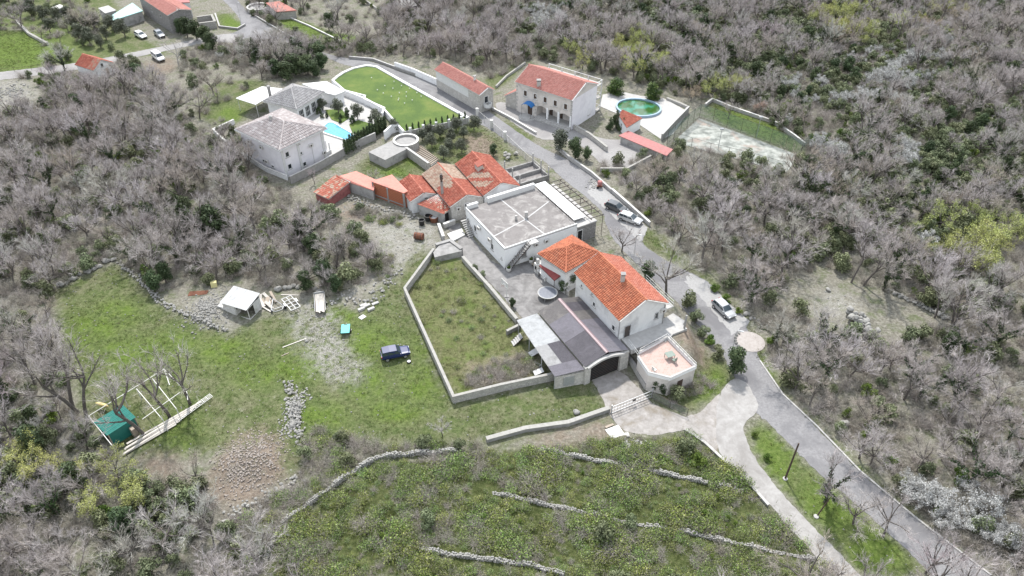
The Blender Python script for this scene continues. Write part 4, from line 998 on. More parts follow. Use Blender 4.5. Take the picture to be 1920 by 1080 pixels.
# ---------------------------------------------------------------- long stone outbuilding
f = fit((815,130), (899.5,179), (919.5,171), 4.3); f.lc = max(f.lc, 4.2); f = f.shrink(.3)
r = thing('stone_outbuilding', 'long narrow stone outbuilding with salmon tiled roof and white band', 'house', base_pt(f))
gable_walls(r, f, -.3, 4.3, 1.1, .3, M_stone_light, 'u', .6)
gable_roof(r, f, .3, 4.3, 1.1, T_salmon, 'u', M_white, seed=30, asym=.6)
pn = MB(); pn.obox(wpt(f, 'L', f.la*.62, 3.05, .03), f.u*f.la*.37, -f.v*.05, Vector((0, 0, .98))); pn.build('render_band', M_white, r)
for k in range(6): window(r, f, 'L', f.la*(.32 + .1*k), 3.6, .35, .45, M_white, M_dark, 'vent', sill=False)
window(r, f, 'R', f.lc*.45, 2.7, 1.1, 1.6, M_frame_w); b = MB(); q = wpt(f, 'R', f.lc*.45, 1.2, .5)
b.lathe((q.x, q.y, 1.2), [(.2, -.5), (.9, 0), (.95, .85), (.85, .85), (.8, .1)], 16); b.build('balcony', M_white, r)
chimney(r, f.W(f.la*.28, f.lc*.6, 0), 4.8, 6.1, .5, M_white)
wall_run('white_ramp_wall', 'white parapet wall leading to the stone outbuilding', [(741,128),(775,140),(820,160)], 1.5, .3, M_render_w, M_white)
wall_run('hill_parapet', 'low grey parapet along the upper edge of the road', [(655,110),(700,114),(760,136),(812,152)], .6, .3, M_conc, M_conc_l)
# ---------------------------------------------------------------- big beige house
f = fit((964,153), (1074.4,189), (1124,158), 6.9); f = f.shrink(.35)
r = thing('beige_house', 'two storey beige house with red tiled gable roof and blue awning', 'house', base_pt(f))
lg0, lg1, lgz = .6, f.la*.62, 3.1        # loggia along the left wall
gable_walls(r, f, 3.2, 6.9, 2.2, .35, M_render_beige, 'u')
lo = MB(); rect(lo, f, 0, f.la, 2.2, f.lc, -.5, 3.199); rect(lo, f, lg1, f.la, 0, 2.198, -.5, 3.197); lo.build('ground_floor', M_render_beige, r)
fl = MB(); rect(fl, f, 0, lg1-.01, -.5, 2.19, -.4, .55); rect(fl, f, -.1, lg1-.02, -1.0, -.502, -.4, .3); fl.build('loggia_floor', M_conc_l, r)
for s_ in (.15, .36*lg1, .68*lg1): MB().obox(f.W(s_+.15, .18, 1.87), f.u*.2, f.v*.17, Vector((0, 0, 1.32))).build('column', M_render_w, r)
ar = MB()
for k in range(3):
    s0 = (.15, .36*lg1, .68*lg1)[k]+.35; s1 = (.36*lg1, .68*lg1, lg1)[k] - .05
    for i in range(6):
        t0, t1 = i/6, (i+1)/6; za = 2.75 + .4*math.sin(math.pi*t0); zb = 2.75 + .4*math.sin(math.pi*t1); A = f.W(s0+(s1-s0)*t0, .02, za); B = f.W(s0+(s1-s0)*t1, .02, zb); A2, B2 = A + f.v*.3, B + f.v*.3
        T0, T1 = Vector((A.x, A.y, 3.19)), Vector((B.x, B.y, 3.19)); ar.add([A, B, T1, T0, A2, B2], [[0, 1, 2, 3], [0, 4, 5, 1]])
ar.build('arch', M_render_beige, r)
gw = MB(); gw.obox(wpt(f, 'R', f.lc/2, 3.2, .03), f.v*(f.lc/2-.02), f.u*.02, Vector((0, 0, 3.55))); gw.build('gable_render', M_render_lilac, r)
for s_ in (.24, .42, .60, .78): window(r, f, 'L', f.la*(s_ - .13), 4.9, .95, 1.35, M_frame_w, M_wood_d)
window(r, f, 'L', f.la*.83, 4.9, .95, 1.35, M_frame_w, M_wood_d)
f2 = Fr(f.o + f.v*2.2, f.u, f.v, f.la, f.lc-2.2)
for s_ in (.1, .28, .46): door(r, f2, 'L', f.la*s_, .56, 1.0, 2.1, M_wood_d)
door(r, f, 'L', f.la*.74, .35, 1.3, 2.3, M_wood_d); window(r, f, 'R', f.lc*.72, 1.6, .9, 1.4, M_frame_w, M_glass)
q = wpt(f, 'L', f.la*.74, 0, .9)
stp = MB()
for k, (rr, h_) in enumerate(((2.0, .12), (1.65, .24), (1.3, .36))): stp.lathe((q.x, q.y, 0), [(rr, -.2), (rr, h_)], 20)
stp.build('entrance_steps', M_conc_l, r)
aw = MB(); n_ = 10; od = -f.v; 
for i in range(n_):
    t0, t1 = math.pi*i/n_, math.pi*(i+1)/n_
    pts = []
    for t, ou in ((t0, .03), (t1, .03), (t1, 1.5), (t0, 1.5)): pts.append(wpt(f, 'L', f.la*.74 + 1.25*math.cos(t), 2.75 + .75*math.sin(t)*(1 - .25*(ou > 1)), ou))
    aw.slab(pts, .05) if abs(pts[0].z - pts[1].z) < 2 else None
aw.build('awning', M_blue_awning, r)
for sg in (-1, 1): MB().tube(wpt(f, 'L', f.la*.74 + sg*1.2, .1, 1.45), wpt(f, 'L', f.la*.74 + sg*1.2, 2.75, 1.45), .03).build('awning_post', M_steel_d, r)
qn = MB()
for s_ in (.12, lg1+.3, f.la-.15): 
    for k in range(8): qn.obox(wpt(f, 'L', s_, 3.35 + k*.44 if s_ < lg1 else .3 + k*.8, .02), f.u*(.16 + .07*(k % 2)), -f.v*.03, Vector((0, 0, .17)))
qn.build('quoin', M_conc_l, r)
gable_roof(r, f, .35, 6.9, 2.2, T_salmon, 'u', M_white, seed=40)
chimney(r, f.W(f.la*.62, .55, 0), 6.3, 8.3, .8, M_conc_l)
MB().tube(f.W(1.2, f.lc*.5, 8.6), f.W(1.2, f.lc*.5, 11), .03).build('antenna', M_steel, r)
# white balcony frames at the back right
bal = thing('balcony', 'white three level balcony at the end of the beige house', 'balcony', f.W(f.la*.5, f.lc+1, 0))
for z_ in (.3, 3.2, 6.2):
    sl = MB(); rect(sl, f, .1, f.la-.2, f.lc+.05, f.lc+2.3, z_-.12, z_+.1); sl.build('floor_slab', M_conc_l, bal)
    for zz in (z_+.95,):
        MB().bar(f.W(.15, f.lc+2.2, zz), f.W(f.la-.3, f.lc+2.2, zz), .1, .1).build('rail', M_white, bal); MB().bar(f.W(.12, f.lc+.1, zz), f.W(.12, f.lc+2.2, zz), .1, .1).build('rail', M_white, bal)
for k in range(5): MB().bar(f.W(.2 + (f.la-.6)*k/4, f.lc+2.2, -.2), f.W(.2 + (f.la-.6)*k/4, f.lc+2.2, 7.2), .22, .22).build('post', M_white, bal)
BF = f
# lean-to on the left of the beige house
A, B, C_, D = P(924,178,2.6), P(963,177,2.6), P(963,153,4.4), P(962,155,4.4)
t = thing('lean_to', 'stone lean-to with sloping salmon roof at the end of the beige house', 'shed', (B.x, B.y, 0))
pts = [f.W(f.la+3.6, .3, 2.4), f.W(f.la+3.6, 4.6, 2.4), f.W(f.la+.1, 4.6, 4.6), f.W(f.la+.1, .3, 4.6)]
rf = MB().slab(pts, .15).build('roof', M_white, t); tile_face(rf, pts, T_salmon, seed=47)
wb = MB(); v0 = [f.W(f.la+3.4, .5, 0), f.W(f.la+3.4, 4.4, 0), f.W(f.la+.12, 4.4, 0), f.W(f.la+.12, .5, 0)]; zt = [2.32, 2.32, 4.4, 4.4]
wb.add([(p.x, p.y, -.2) for p in v0] + [(p.x, p.y, z_) for p, z_ in zip(v0, zt)], [[0,1,2,3],[7,6,5,4],[0,4,5,1],[1,5,6,2],[2,6,7,3],[3,7,4,0]]); wb.build('wall', M_stone_light, t)
# kidney pool, deck and its red roofed hut
o = MB().prism([P(x, y) for x, y in POOLDECK], -.2, .09).build('pool_deck', M_conc_l); tag(o, 'pale weathered concrete deck round the green pool', kind='structure')
kp = [(1196 + (41 if math.cos(t) > 0 else 39)*math.cos(t) , 205 + 15.5*math.sin(t) + 3*math.cos(t)) for t in [6.283*i/26 for i in range(26)]]
pool('disused_pool', 'oval disused pool with green water and pale blue rim', kp, M_water_g, plain('pool_blue', (.26, .36, .45), .5), .6, .35, .5)
def lean_roof(name, label, cat, pts_px, zs, tm, wm, eave=(0, 1), z0=0, seed=0, tiled=True, sheet_m=None, inset=.92, tintf=None, fas=None):
    """single pitch roof: photo corner points with heights, walls below"""
    pts = [P(x, y, z_) for (x, y), z_ in zip(pts_px, zs)]; c = sum(pts, Vector((0,0,0)))/len(pts); o = thing(name, label, cat, (c.x, c.y, z0))
    pr = pts[eave[0]:] + pts[:eave[0]]
    rf = MB().slab(pts, .14).build('roof', fas or (sheet_m if not tiled else M_conc_l), o)
    if tiled: tile_face(rf, pr, tm, seed=seed, tintf=tintf)
    cc = Vector((c.x, c.y, 0)); v0 = [cc + (Vector((p.x, p.y, 0)) - cc)*inset for p in pts]; n = len(pts)
    zt = [p.z + (c.z - p.z)*(1-inset) - .142 for p in pts]; wb = MB(); area = sum(v0[i].x*v0[(i+1) % n].y - v0[(i+1) % n].x*v0[i].y for i in range(n))
    V = [(p.x, p.y, z0-.2) for p in v0] + [(p.x, p.y, z_) for p, z_ in zip(v0, zt)]; Fs = [[i, (i+1) % n, n+(i+1) % n, n+i] for i in range(n)] + [list(range(n))[::-1], list(range(n, 2*n))]
    if area < 0: Fs = [f_[::-1] for f_ in Fs]
    wb.add(V, Fs).build('wall', wm, o); return o, v0, zt
lean_roof('pool_hut', 'small hut with red tiled roof beside the green pool', 'hut', [(1175,240),(1204,222),(1166,206),(1160,216)], [2.4, 2.4, 3.0, 3.0], T_red, M_render_w, seed=50, tintf=lambda a, b_, r_: r_*.5)
M_redpaint = mat('faded_red_roofing', (.31, .125, .12), (.40, .175, .165), 2, .8, .1, c3=(.27, .15, .14), s3=.5)
lean_roof('long_store', 'long low store with faded red flat roof beside the pool deck', 'shed', [(1160,254),(1178,245),(1262,280),(1250,292)], [1.6, 1.6, 1.6, 1.6], None, M_block, tiled=False, sheet_m=M_redpaint)
wall_run('deck_wall', 'mossy retaining wall between pool deck and tennis court', [(1290,211),(1262,240),(1240,264)], 1.5, .3, M_conc, M_conc_l)
wall_run('forecourt_wall', 'low stone forecourt wall in front of the beige house', [(1076,242),(1105,258),(1138,284)], 1.0, .4, M_stone_light, M_cap)
wall_run('forecourt_kerb', 'low white kerb along the forecourt fence', [(922,205),(960,225),(1005,252)], .5, .3, M_conc_l, M_white_d)
wall_run('bend_wall', 'low concrete wall along the outer edge of the road', [(1043,278),(1067,299),(1110,329),(1146,361)], .7, .3, M_conc_l, M_conc_l)
wall_run('bay_wall', 'pale parapet behind the two parked cars', [(1147,361),(1180,390),(1218,424)], .8, .3, M_conc_l, M_white_d)
wall_run('lower_yard_wall', 'low wall closing the sloping yard under bare trees', [(1125,322),(1175,322),(1220,298)], .8, .3, M_conc_l, M_cap)
# ---------------------------------------------------------------- tennis court fence and grass bank
def fence(name, label, pts, h, net, post=M_steel_d, step=3.0, group=None, rails=2, pr=.035):
    w = [P(x, y) for x, y in pts]; o = thing(name, label, 'fence', (w[0].x, w[0].y, 0), group)
    for i in range(len(w)-1):
        L = (w[i+1]-w[i]).length; k = max(1, round(L/step))
        for j in range(k + (i == len(w)-2)):
            q = w[i].lerp(w[i+1], j/k); MB().tube((q.x, q.y, -.1), (q.x, q.y, h), pr, n=5).build('post', post, o)
        A, B = w[i], w[i+1]
        if net: MB().add([(A.x, A.y, .02), (B.x, B.y, .02), (B.x, B.y, h-.05), (A.x, A.y, h-.05)], [[0, 1, 2, 3]]).build('netting', net, o)
        for rr in range(rails): z_ = h-.04 - rr*(h-.3)/max(1, rails-1 if rails > 1 else 1); MB().bar((A.x, A.y, z_), (B.x, B.y, z_), .04, .04).build('rail', post, o)
    return o
N_green = net_mat('green_netting', (.12, .19, .15), .42); N_grey = net_mat('grey_netting', (.30, .31, .31), .25)
fence('court_fence', 'tall green netting fence round three sides of the tennis court', [(1250,272),(1311,221),(1500,291),(1516,276)], 3.4, N_green, M_steel_d, 3.2)
fence('court_near_fence', 'low near fence of the tennis court under bare branches', [(1262,268),(1330,288),(1400,305),(1474,326),(1500,293)], 2.4, net_mat('thin_netting', (.2, .25, .22), .06), M_steel_d, 4)
for (x, y) in ((1346,281), (1418,258)):
    q = P(x, y); t = thing('floodlight_mast', 'thin floodlight mast %s the tennis court' % ('at the near edge of' if x < 1400 else 'on the grassy edge of'), 'lamp post', q)
    MB().tube(q, q + Vector((0, 0, 4.6)), .07, .05).build('pole', M_steel, t); MB().obox(q + Vector((0, 0, 4.7)), (.35, 0, 0), (0, .12, 0), (0, .03, .14)).build('lamp_head', M_steel, t)
wall_run('court_bank_wall', 'white topped wall curving round the grass beyond the court', [(1322,200),(1335,190),(1368,204),(1450,232),(1488,258),(1508,274)], .7, .3, M_conc_l, M_white_d)
wall_run('deck_edge_wall', 'broken low wall at the far edge of the pool deck', [(1250,187),(1275,197),(1288,203)], .5, .5, M_stone_light, M_cap)
# ---------------------------------------------------------------- cluster of old red roofed houses
lean_roof('old_shed', 'small shed with patchy old red tiles and red plaster wall', 'shed', [(588,361),(616,373.5),(657,340.5),(630,328)], [1.7, 1.7, 2.5, 2.5], T_red, M_brick_red, seed=60, tintf=lambda a, b_, r_: min(1, .15 + r_*.75))
lean_roof('block_store', 'grey blockwork store with plain salmon roof', 'shed', [(656,342),(700.6,357),(705,337),(667.5,320.6),(636,330)], [2.2, 2.2, 2.8, 2.9, 2.6], None, M_block, tiled=False, sheet_m=M_salmon_sheet, inset=.95)
o, v0, zt = lean_roof('brick_store', 'hollow brick store with concrete posts and salmon roof', 'shed', [(696,340),(757,362),(765,358),(735,327)], [3.2, 3.2, 3.4, 3.9], None, M_brick, tiled=False, sheet_m=M_salmon_sheet, inset=.95)
for t_ in (0, .48, 1):
    q = v0[0].lerp(v0[1], t_); MB().obox((q.x, q.y, 1.5), (.14, .06, 0), (-.08, .18, 0), (0, 0, 1.5)).build('concrete_post', M_conc, o)
# brick courses on the store front, laid one by one where they show
d_ = (v0[1]-v0[0]); L_ = d_.length; d_.normalize(); n_ = Vector((d_.y, -d_.x, 0))
if n_.y > 0: n_ = -n_
bm0 = MB().obox((0, 0, 0), d_*.24, n_*.05, Vector((0, 0, .11))).mesh('brick', M_brick)
for c in range(9):
    s_ = .3 + (.27 if c % 2 else 0)
    while s_ < L_-.3:
        q = v0[0] + d_*s_ + n_*.03; b_ = link('brick', bm0, o); b_.location = Vector((q.x, q.y, .75 + c*.245)) - o.location; s_ += .53
MB().bar(v0[0] + n_*.06 + Vector((0, 0, .5)), v0[1] + n_*.06 + Vector((0, 0, .5)), .12, .2).build('concrete_beam', M_conc, o)
def red_house(name, label, A, B, C_, ze, rise, tm, wm, seed, tintf=(None, None), asym=.5, ov=.25, tm2=None, lc=None):
    f = fit(A, B, C_, ze, lc=lc).shrink(ov); r = thing(name, label, 'house', base_pt(f)); gable_walls(r, f, -.3, ze, rise, ov, wm, 'u', asym)
    rf = gable_roof(r, f, ov, ze, rise, tm, 'u', M_conc_l, seed=seed, tintf=tintf, asym=asym, gov=.15, tm2=tm2); return f, r, rf
redf = lambda a, b_, r_: r_*.55
f, r, rf = red_house('small_red_house', 'smallest red gabled cottage next to the brick store', (755,341), (770,380), (817,359), 2.6, 1.15, T_red, M_render_grey, 70, (redf, redf))
window(r, f, 'R', f.lc*.55, 2.5, .7, .35, M_conc_l, M_dark, 'vent', sill=False)
tan = lambda a, b_, r_: (.72 + .28*r_) if (a > .42 + .1*math.sin(b_*7) or (b_ < .2 and False)) else r_*.5
tan2 = lambda a, b_, r_: (.75 + .25*r_) if a > .5 else r_*.5
f, r, rf = red_house('tan_roofed_house', 'old house with half tan, half red tiled roof and tall chimney pipe', (795,325), (845,389.4), (907,368), 3.3, 1.5, T_red, M_stone_light, 75, (tan, tan2))
q = P(829, 357, 4.2); ch = MB().bar((q.x, q.y, 3.6), (q.x, q.y, 6.0), .45, .45).build('chimney', M_conc, r)
MB().lathe((q.x, q.y, 0), [(.2, 5.9), (.2, 6.4), (.3, 6.5), (.26, 6.9), (.34, 7.1), (.2, 7.3), (.28, 7.5)], 8).build('chimney_cowl', M_steel_d, ch)
window(r, f, 'R', f.lc*.48, 2.5, 1.1, 1.3, M_frame_w, M_glass, bars=2); window(r, f, 'R', f.lc*.8, 2.6, .6, .4, M_frame_w); ac_unit(r, f, 'R', f.lc*.2, 2.6)
o, v0, zt = lean_roof('front_lean_to', 'lean-to with speckled red tiles before the tan roofed house', 'shed', [(782,383),(832,402),(845,391),(821,364)], [2.1, 2.1, 2.5, 3.1], T_red, M_block, seed=80, tintf=lambda a, b_, r_: min(1, r_*.62 + (.3 if r_ > .88 else 0)))
q = v0[1].lerp(v0[2], .5); d_ = (v0[2]-v0[1]).normalized(); n_ = Vector((d_.y, -d_.x, 0)); n_ = n_ if n_.dot(q - Vector((o.location.x, o.location.y, 0))) > 0 else -n_
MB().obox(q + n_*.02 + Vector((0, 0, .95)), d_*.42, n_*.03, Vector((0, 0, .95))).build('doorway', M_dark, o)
pat = lambda a, b_, r_: (.7 + .3*r_) if (abs(a - .34) < .22 and b_ < .93 and math.sin(a*23 + b_*9) > -.35) else r_*.55
f, r, rf = red_house('large_red_house', 'largest old red roofed house, patched with tan tiles', (856,306), (907.5,368.7), (973.7,348), 3.8, 1.7, T_red, M_render_grey, 85, (pat, redf))
q = P(898, 317, 4.9); c_ = MB().obox((q.x, q.y, 5.2), f.u*.75, f.v*.5, Vector((0, 0, .7))).build('dormer', M_stone_light, r)
dp = [Vector((q.x, q.y, 5.95)) + f.u*a_ + f.v*b_ for a_, b_ in ((-.9, -.65), (.9, -.65), (.9, .65), (-.9, .65))]; dp[2].z += .35; dp[3].z += .35
MB().slab(dp, .1).build('dormer_roof', T_red, c_)
# black barrels and bin before the houses
def barrel(name, label, px, rr, h, m, lid=None, grp=None):
    q = P(*px); o = thing(name, label, 'barrel', q, grp); MB().lathe(q, [(rr*.85, 0), (rr, h*.9), (rr*1.05, h), (rr*.9, h), (rr*.82, .1)], 14).build('barrel_body', m, o)
    MB().lathe(q, [(rr*.86, h*.7), (.01, h*.71)], 14).build('contents' if not lid else 'inside', lid or M_dark, o); return o
M_blackp = plain('black_plastic', (.015, .015, .016), .5)
barrel('barrel', 'open black barrel standing nearest the rubble slope', (791,421), .55, 1.0, M_blackp); barrel('barrel', 'black barrel squeezed behind the white topped drum', (803,413), .6, 1.0, M_blackp); barrel('drum', 'large drum with white lid by the dark doorway', (814,415), .75, 1.0, M_rust, M_white)
q = P(786,448); o = thing('rusty_tank', 'rusty brown tank lying on pale rubble', 'tank', q); MB().tube(q + Vector((-.75, .2, .62)), q + Vector((.75, -.2, .62)), .6, n=14).build('tank_body', M_rust, o)
for s_ in (-.4, .4): MB().tube(q + Vector((s_, -.27*s_, .62)) + Vector((-.04, .01, 0)), q + Vector((s_, -.27*s_, .62)) + Vector((.04, -.01, 0)), .63, n=14).build('hoop', M_steel_d, o)
# ---------------------------------------------------------------- white flat roofed house
fz_ = 4.1
f = fit((876.8,388), (946,466), (1080,417), fz_); r = thing('flat_roofed_house', 'white house with flat stained concrete roof and parapets', 'house', base_pt(f)); FLAT = f
wl = MB(); rect(wl, f, 0, f.la, 0, f.lc, -.3, fz_-.35); wl.build('wall', M_render_w, r)
M_deck = mat('roof_deck', (.15, .138, .133), (.22, .205, .198), .9, .92, .2, c3=(.33, .315, .30), s3=.5, p3=(.5, .68))
dk = MB(); rect(dk, f, .02, f.la-.02, .02, f.lc-.02, fz_-.349, fz_-.25); dk.build('roof_deck', M_deck, r)
jn = MB()
for k, (p0, p1) in enumerate((((f.la*.30, .3), (f.la*.42, f.lc*.52)), ((f.la*.42, f.lc*.52), (f.la*.62, f.lc-.3)), ((f.la-.4, f.lc*.48), (f.la*.42, f.lc*.52)), ((f.la*.42, f.lc*.52), (.3, f.lc*.56)))):
    jn.bar(f.W(*p0, fz_-.243 + k*.002), f.W(*p1, fz_-.243 + k*.002), .22, .01)
jn.build('sealed_joint', M_seal, r)
pp = MB(); rect(pp, f, 0, f.la, -.02, .22, fz_-.249, fz_+.02); rect(pp, f, 0, .22, .221, f.lc, fz_-.249, fz_+.01); pp.build('parapet', M_white, r)
pb_ = MB(); rect(pb_, f, f.la-.45, f.la+.1, f.lc*.3, f.lc*.98, fz_-.249, fz_+.75); pb_.build('rear_parapet', M_white, r)
pb_ = MB(); rect(pb_, f, f.la-.5, f.la+.02, 0.25, f.lc*.16, fz_-.248, fz_+.55); pb_.build('corner_parapet', M_white, r)
chimney(r, f.W(f.la*.45, f.lc*.55, 0), fz_-.2, fz_+.9, .55, M_conc_l, False); MB().box(*(lambda q: (q.x-.2, q.x+.2, q.y-.15, q.y+.15))(f.W(f.la*.47, f.lc*.42, 0)), fz_-.2, fz_+.6).build('vent_pipe', M_conc_l, r)
for s_, z_, w_, h_ in ((.30, 1.9, .9, 1.3), (.74, 1.9, .9, 1.3), (.07, 1.6, .4, .5), (.92, 2.4, .4, .5)): window(r, f, 'L', f.la*s_, z_, w_, h_, M_frame_w)
for s_, z_ in ((.34, 3.0), (.62, 3.0)): ac_unit(r, f, 'L', f.la*s_, z_)
for s_, z_ in ((.42, 2.9), (.56, 2.9)): ac_unit(r, f, 'R', f.lc*s_, z_)
window(r, f, 'R', f.lc*.26, 1.6, .9, 1.1, M_steel, M_conc_d); door(r, f, 'R', f.lc*.16, .1, .95, 2.0, M_white)
# outside stairs on the right face and at the far left corner
def stairs(name, label, start, d, n_out, count, rise, run, wid, m, rail=True, z0=0.0):
    d = Vector(d).normalized(); n_out = Vector(n_out).normalized(); o = thing(name, label, 'stairs', (start.x, start.y, z0))
    for k in range(count): q = start + d*run*(k+.5) + n_out*wid/2; MB().obox((q.x, q.y, z0 + rise*(k+1) - .04), d*run*.55, n_out*wid/2, Vector((0, 0, .04))).build('tread', m, o)
    for sg in (.03, wid-.03): A = start + n_out*sg; B = A + d*run*count; MB().bar((A.x, A.y, z0), (B.x, B.y, z0 + rise*count - .1), .06, .22).build('stringer', M_steel_d, o)
    if rail:
        A = start + n_out*(wid-.03); B = A + d*run*count; MB().bar((A.x, A.y, z0+1.0), (B.x, B.y, z0 + rise*count + .9), .05, .05).build('handrail', M_steel_d, o)
        for k in range(0, count+1, 3): q = A + d*run*k; MB().tube((q.x, q.y, z0 + rise*k), (q.x, q.y, z0 + rise*k + .95), .025, n=5).build('baluster', M_steel_d, o)
    return o
s0 = wpt(f, 'R', .1, 0, .02); so = stairs('outside_stairs', 'steel stairs climbing to the flat roof from the courtyard', s0, f.v, -f.u, 13, .3, .32, 1.0, M_conc_d)
MB().obox(wpt(f, 'R', 5.0, 3.95, .55), f.v*.8, f.u*.5, Vector((0, 0, .06))).build('landing', M_conc_l, so)
s1 = wpt(f, 'BL', -.9, 0, -.3); s1 = f.W(f.la-3.2, -1.2, 0); stairs('rear_stairs', 'steel stairs at the far corner of the flat roofed house', s1, f.u, f.v, 9, .22, .32, 1.0, M_conc_l)
# right hand stone part with white canopy and steel pergola
f2 = fit((1022,344), (1088,413), (1128,404), 3.9); f2 = Fr(f.W(0, f.lc+.02, 0), f.u, f.v, f.la, 3.9); rr = thing('stone_annex', 'stone annex with long white canopy beside the flat roofed house', 'house', base_pt(f2))
wl = MB(); rect(wl, f2, .02, f2.la, 0, f2.lc, -.3, 3.2); wl.build('wall', M_stone_dark, rr); dk = MB(); rect(dk, f2, -.1, f2.la, 0, f2.lc+.1, 3.202, 3.4); dk.build('roof_deck', M_conc_l, rr)
cn = MB(); rect(cn, f2, 1.2, f2.la+.6, .1, 2.5, 3.95, 4.05); cn.build('canopy', M_white, rr)
for k in range(5):
    for b_ in (.2, 2.4): MB().bar(f2.W(1.4 + (f2.la-1.2)*k/4, b_, 3.4), f2.W(1.4 + (f2.la-1.2)*k/4, b_, 3.94), .08, .08).build('canopy_post', M_steel, rr)
door(rr, f2, 'R', .6, .1, .9, 2.4, M_dark)
pg = thing('steel_pergola', 'dark steel pergola frame between white canopy and road', 'pergola', f2.W(f2.la/2, 4.4, 0))
for k in range(12): t_ = f2.la*(.02 + .96*k/11); MB().bar(f2.W(t_, 2.7, 4.0), f2.W(t_, 5.6, 4.0), .09, .12).build('beam', M_steel_d, pg)
for b_ in (2.9, 5.2): MB().bar(f2.W(0, b_, 3.88), f2.W(f2.la, b_, 3.88), .1, .12).build('rail', M_steel_d, pg)
for k in range(5): MB().bar(f2.W(f2.la*k/4*.98 + .05, 5.2, -.1), f2.W(f2.la*k/4*.98 + .05, 5.2, 3.82), .09, .09).build('post', M_steel_d, pg)
def railing(name, label, pts3, h, m, step=1.5, rails=2, group=None):
    o = thing(name, label, 'railing', pts3[0], group)
    for i in range(len(pts3)-1):
        A, B = pts3[i], pts3[i+1]; k = max(1, round((B-A).length/step))
        for j in range(k + (i == len(pts3)-2)): q = A.lerp(B, j/k); MB().tube(q, q + Vector((0, 0, h)), .025, n=5).build('post', m, o)
        for rr_ in range(rails): z_ = Vector((0, 0, h - rr_*h*.5)); MB().bar(A+z_, B+z_, .035, .035).build('rail', m, o)
    return o
railing('roof_railing', 'thin steel railing along the flat roof beside the canopy', [f.W(.3, f.lc-.15, fz_-.25), f.W(f.la*.95, f.lc-.15, fz_-.25)], 1.0, M_steel_d, 2.0)
q = f.W(.9, f.lc-.7, fz_-.2); t = thing('satellite_dish', 'grey satellite dish at the corner of the flat roof', 'dish', q)
MB().tube(q, q + Vector((0, 0, .7)), .03).build('mast', M_steel, t); MB().lathe((0, 0, 0), [(.02, .02), (.25, .05), (.45, .16), (.43, .18)], 14).build('dish', M_steel_d, t); d_ = t.children[-1]; d_.location = (0, -.1, .75); d_.data.transform(__import__('mathutils').Matrix.Translation(q)); d_.rotation_euler = (R(55), 0, R(20))
# unfinished concrete frame terrace
f3 = fit((945,317), (974,345), (1030,328), 1.1); t = thing('unfinished_building', 'unfinished concrete building with low walls behind the flat roofed house', 'building', base_pt(f3))
sl = MB(); rect(sl, f3, 0, f3.la, 0, f3.lc, -.2, .4); sl.build('floor_slab', M_deck, t)
for a_, b_, c_, d_ in ((0, .3, 0, f3.lc), (f3.la-.3, f3.la, 0, f3.lc), (.301, f3.la-.301, 0, .3), (.301, f3.la-.301, f3.lc-.3, f3.lc), (f3.la*.45, f3.la*.45+.3, .301, f3.lc-.301)):
    s_ = MB(); rect(s_, f3, a_, b_, c_, d_, .402, 1.1); s_.build('low_wall', M_conc_d, t)
for a_ in (.15, f3.la*.48, f3.la-.15):
    for b_ in (.15, f3.lc-.15): MB().bar(f3.W(a_, b_, 1.0), f3.W(a_, b_, 2.9), .25, .25).build('column', M_conc_l, t)
fence('roadside_fence', 'wire fence with white posts beside the road and olive plot', [(893,216),(940,255),(985,298),(1022,330)], 1.5, N_grey, M_white_d, 3.2, rails=1, pr=.06)
q0 = [(895,218),(922,240),(947,262)]
for (x, y) in q0: q = P(x, y); o = MB().box(q.x-.3, q.x+.3, q.y-.3, q.y+.3, -.1, 1.9).build('gate_pillar', M_white_d, loc=(q.x, q.y, 0)); tag(o, {895: 'white pillar at the lawn corner of the road fence', 922: 'white pillar between lawn and olive plot on the road fence', 947: 'white pillar beside the concrete frame on the road fence'}[x], 'pillar')
from mathutils import Matrix
UP = Vector((0, 0, 1))
# ---------------------------------------------------------------- orange tiled house with garage and terrace
ze = 6.9
f = fit((1075,510), (1163,604), (1236,543), ze).shrink(.35)
# the left wall follows the garage, so keep that direction exactly
a_, b_ = P(1075,510,ze), P(1163,604,ze); u = (a_-b_).normalized(); v = Vector((-u.y, u.x, 0)); v = v if v.x > 0 else -v
f = Fr(b_, (u.x, u.y), (v.x, v.y), (a_-b_).length, 8.2).shrink(.35); OH = f
r = thing('orange_house', 'grey rendered house with bright orange tiled gable roof', 'house', base_pt(f))
gable_walls(r, f, -.3, ze, 2.3, .35, M_render_grey, 'u')
gable_roof(r, f, .35, ze, 2.3, T_orange, 'u', M_white_d, tw=.34, tl=.42, seed=100, tm2=T_orange2, gov=.3)
q = f.W(f.la*.42, f.lc*.44, 0); chimney(r, q, ze+1.6, ze+3.1, .55, M_conc_l)
for s_, z_, w_, h_ in ((.86, 5.6, .5, .6), (.62, 6.1, .5, .5), (.56, 4.7, .7, .9), (.12, 4.3, .8, 1.0)): window(r, f, 'L', f.la*s_, z_, w_, h_, M_frame_w)
door(r, f, 'R', 1.3, 3.15, .9, 2.1, M_steel_d, M_steel); window(r, f, 'R', f.lc*.82, 5.2, .6, 1.1, M_steel, M_glass)
MB().tube(wpt(f, 'L', .12, 2.5, .06), wpt(f, 'L', .12, ze-.1, .06), .06).build('drainpipe', M_steel, r); MB().tube(wpt(f, 'R', f.lc-.1, 3, .08), wpt(f, 'R', f.lc-.1, ze-.2, .08), .07).build('drainpipe', M_conc_d, r)
ac_unit(r, f, 'R', f.lc*.95, 5.9)
pc = MB(); rect(pc, f, -2.6, -.001, .4, f.lc+2.4, 2.4, 3.22); pc.build('porch_slab', M_conc_l, r)
for b_ in (f.lc+2.1,): MB().bar(f.W(-2.3, b_, 3.2), f.W(-2.3, b_, 5.6), .25, .25).build('porch_column', M_conc, r)
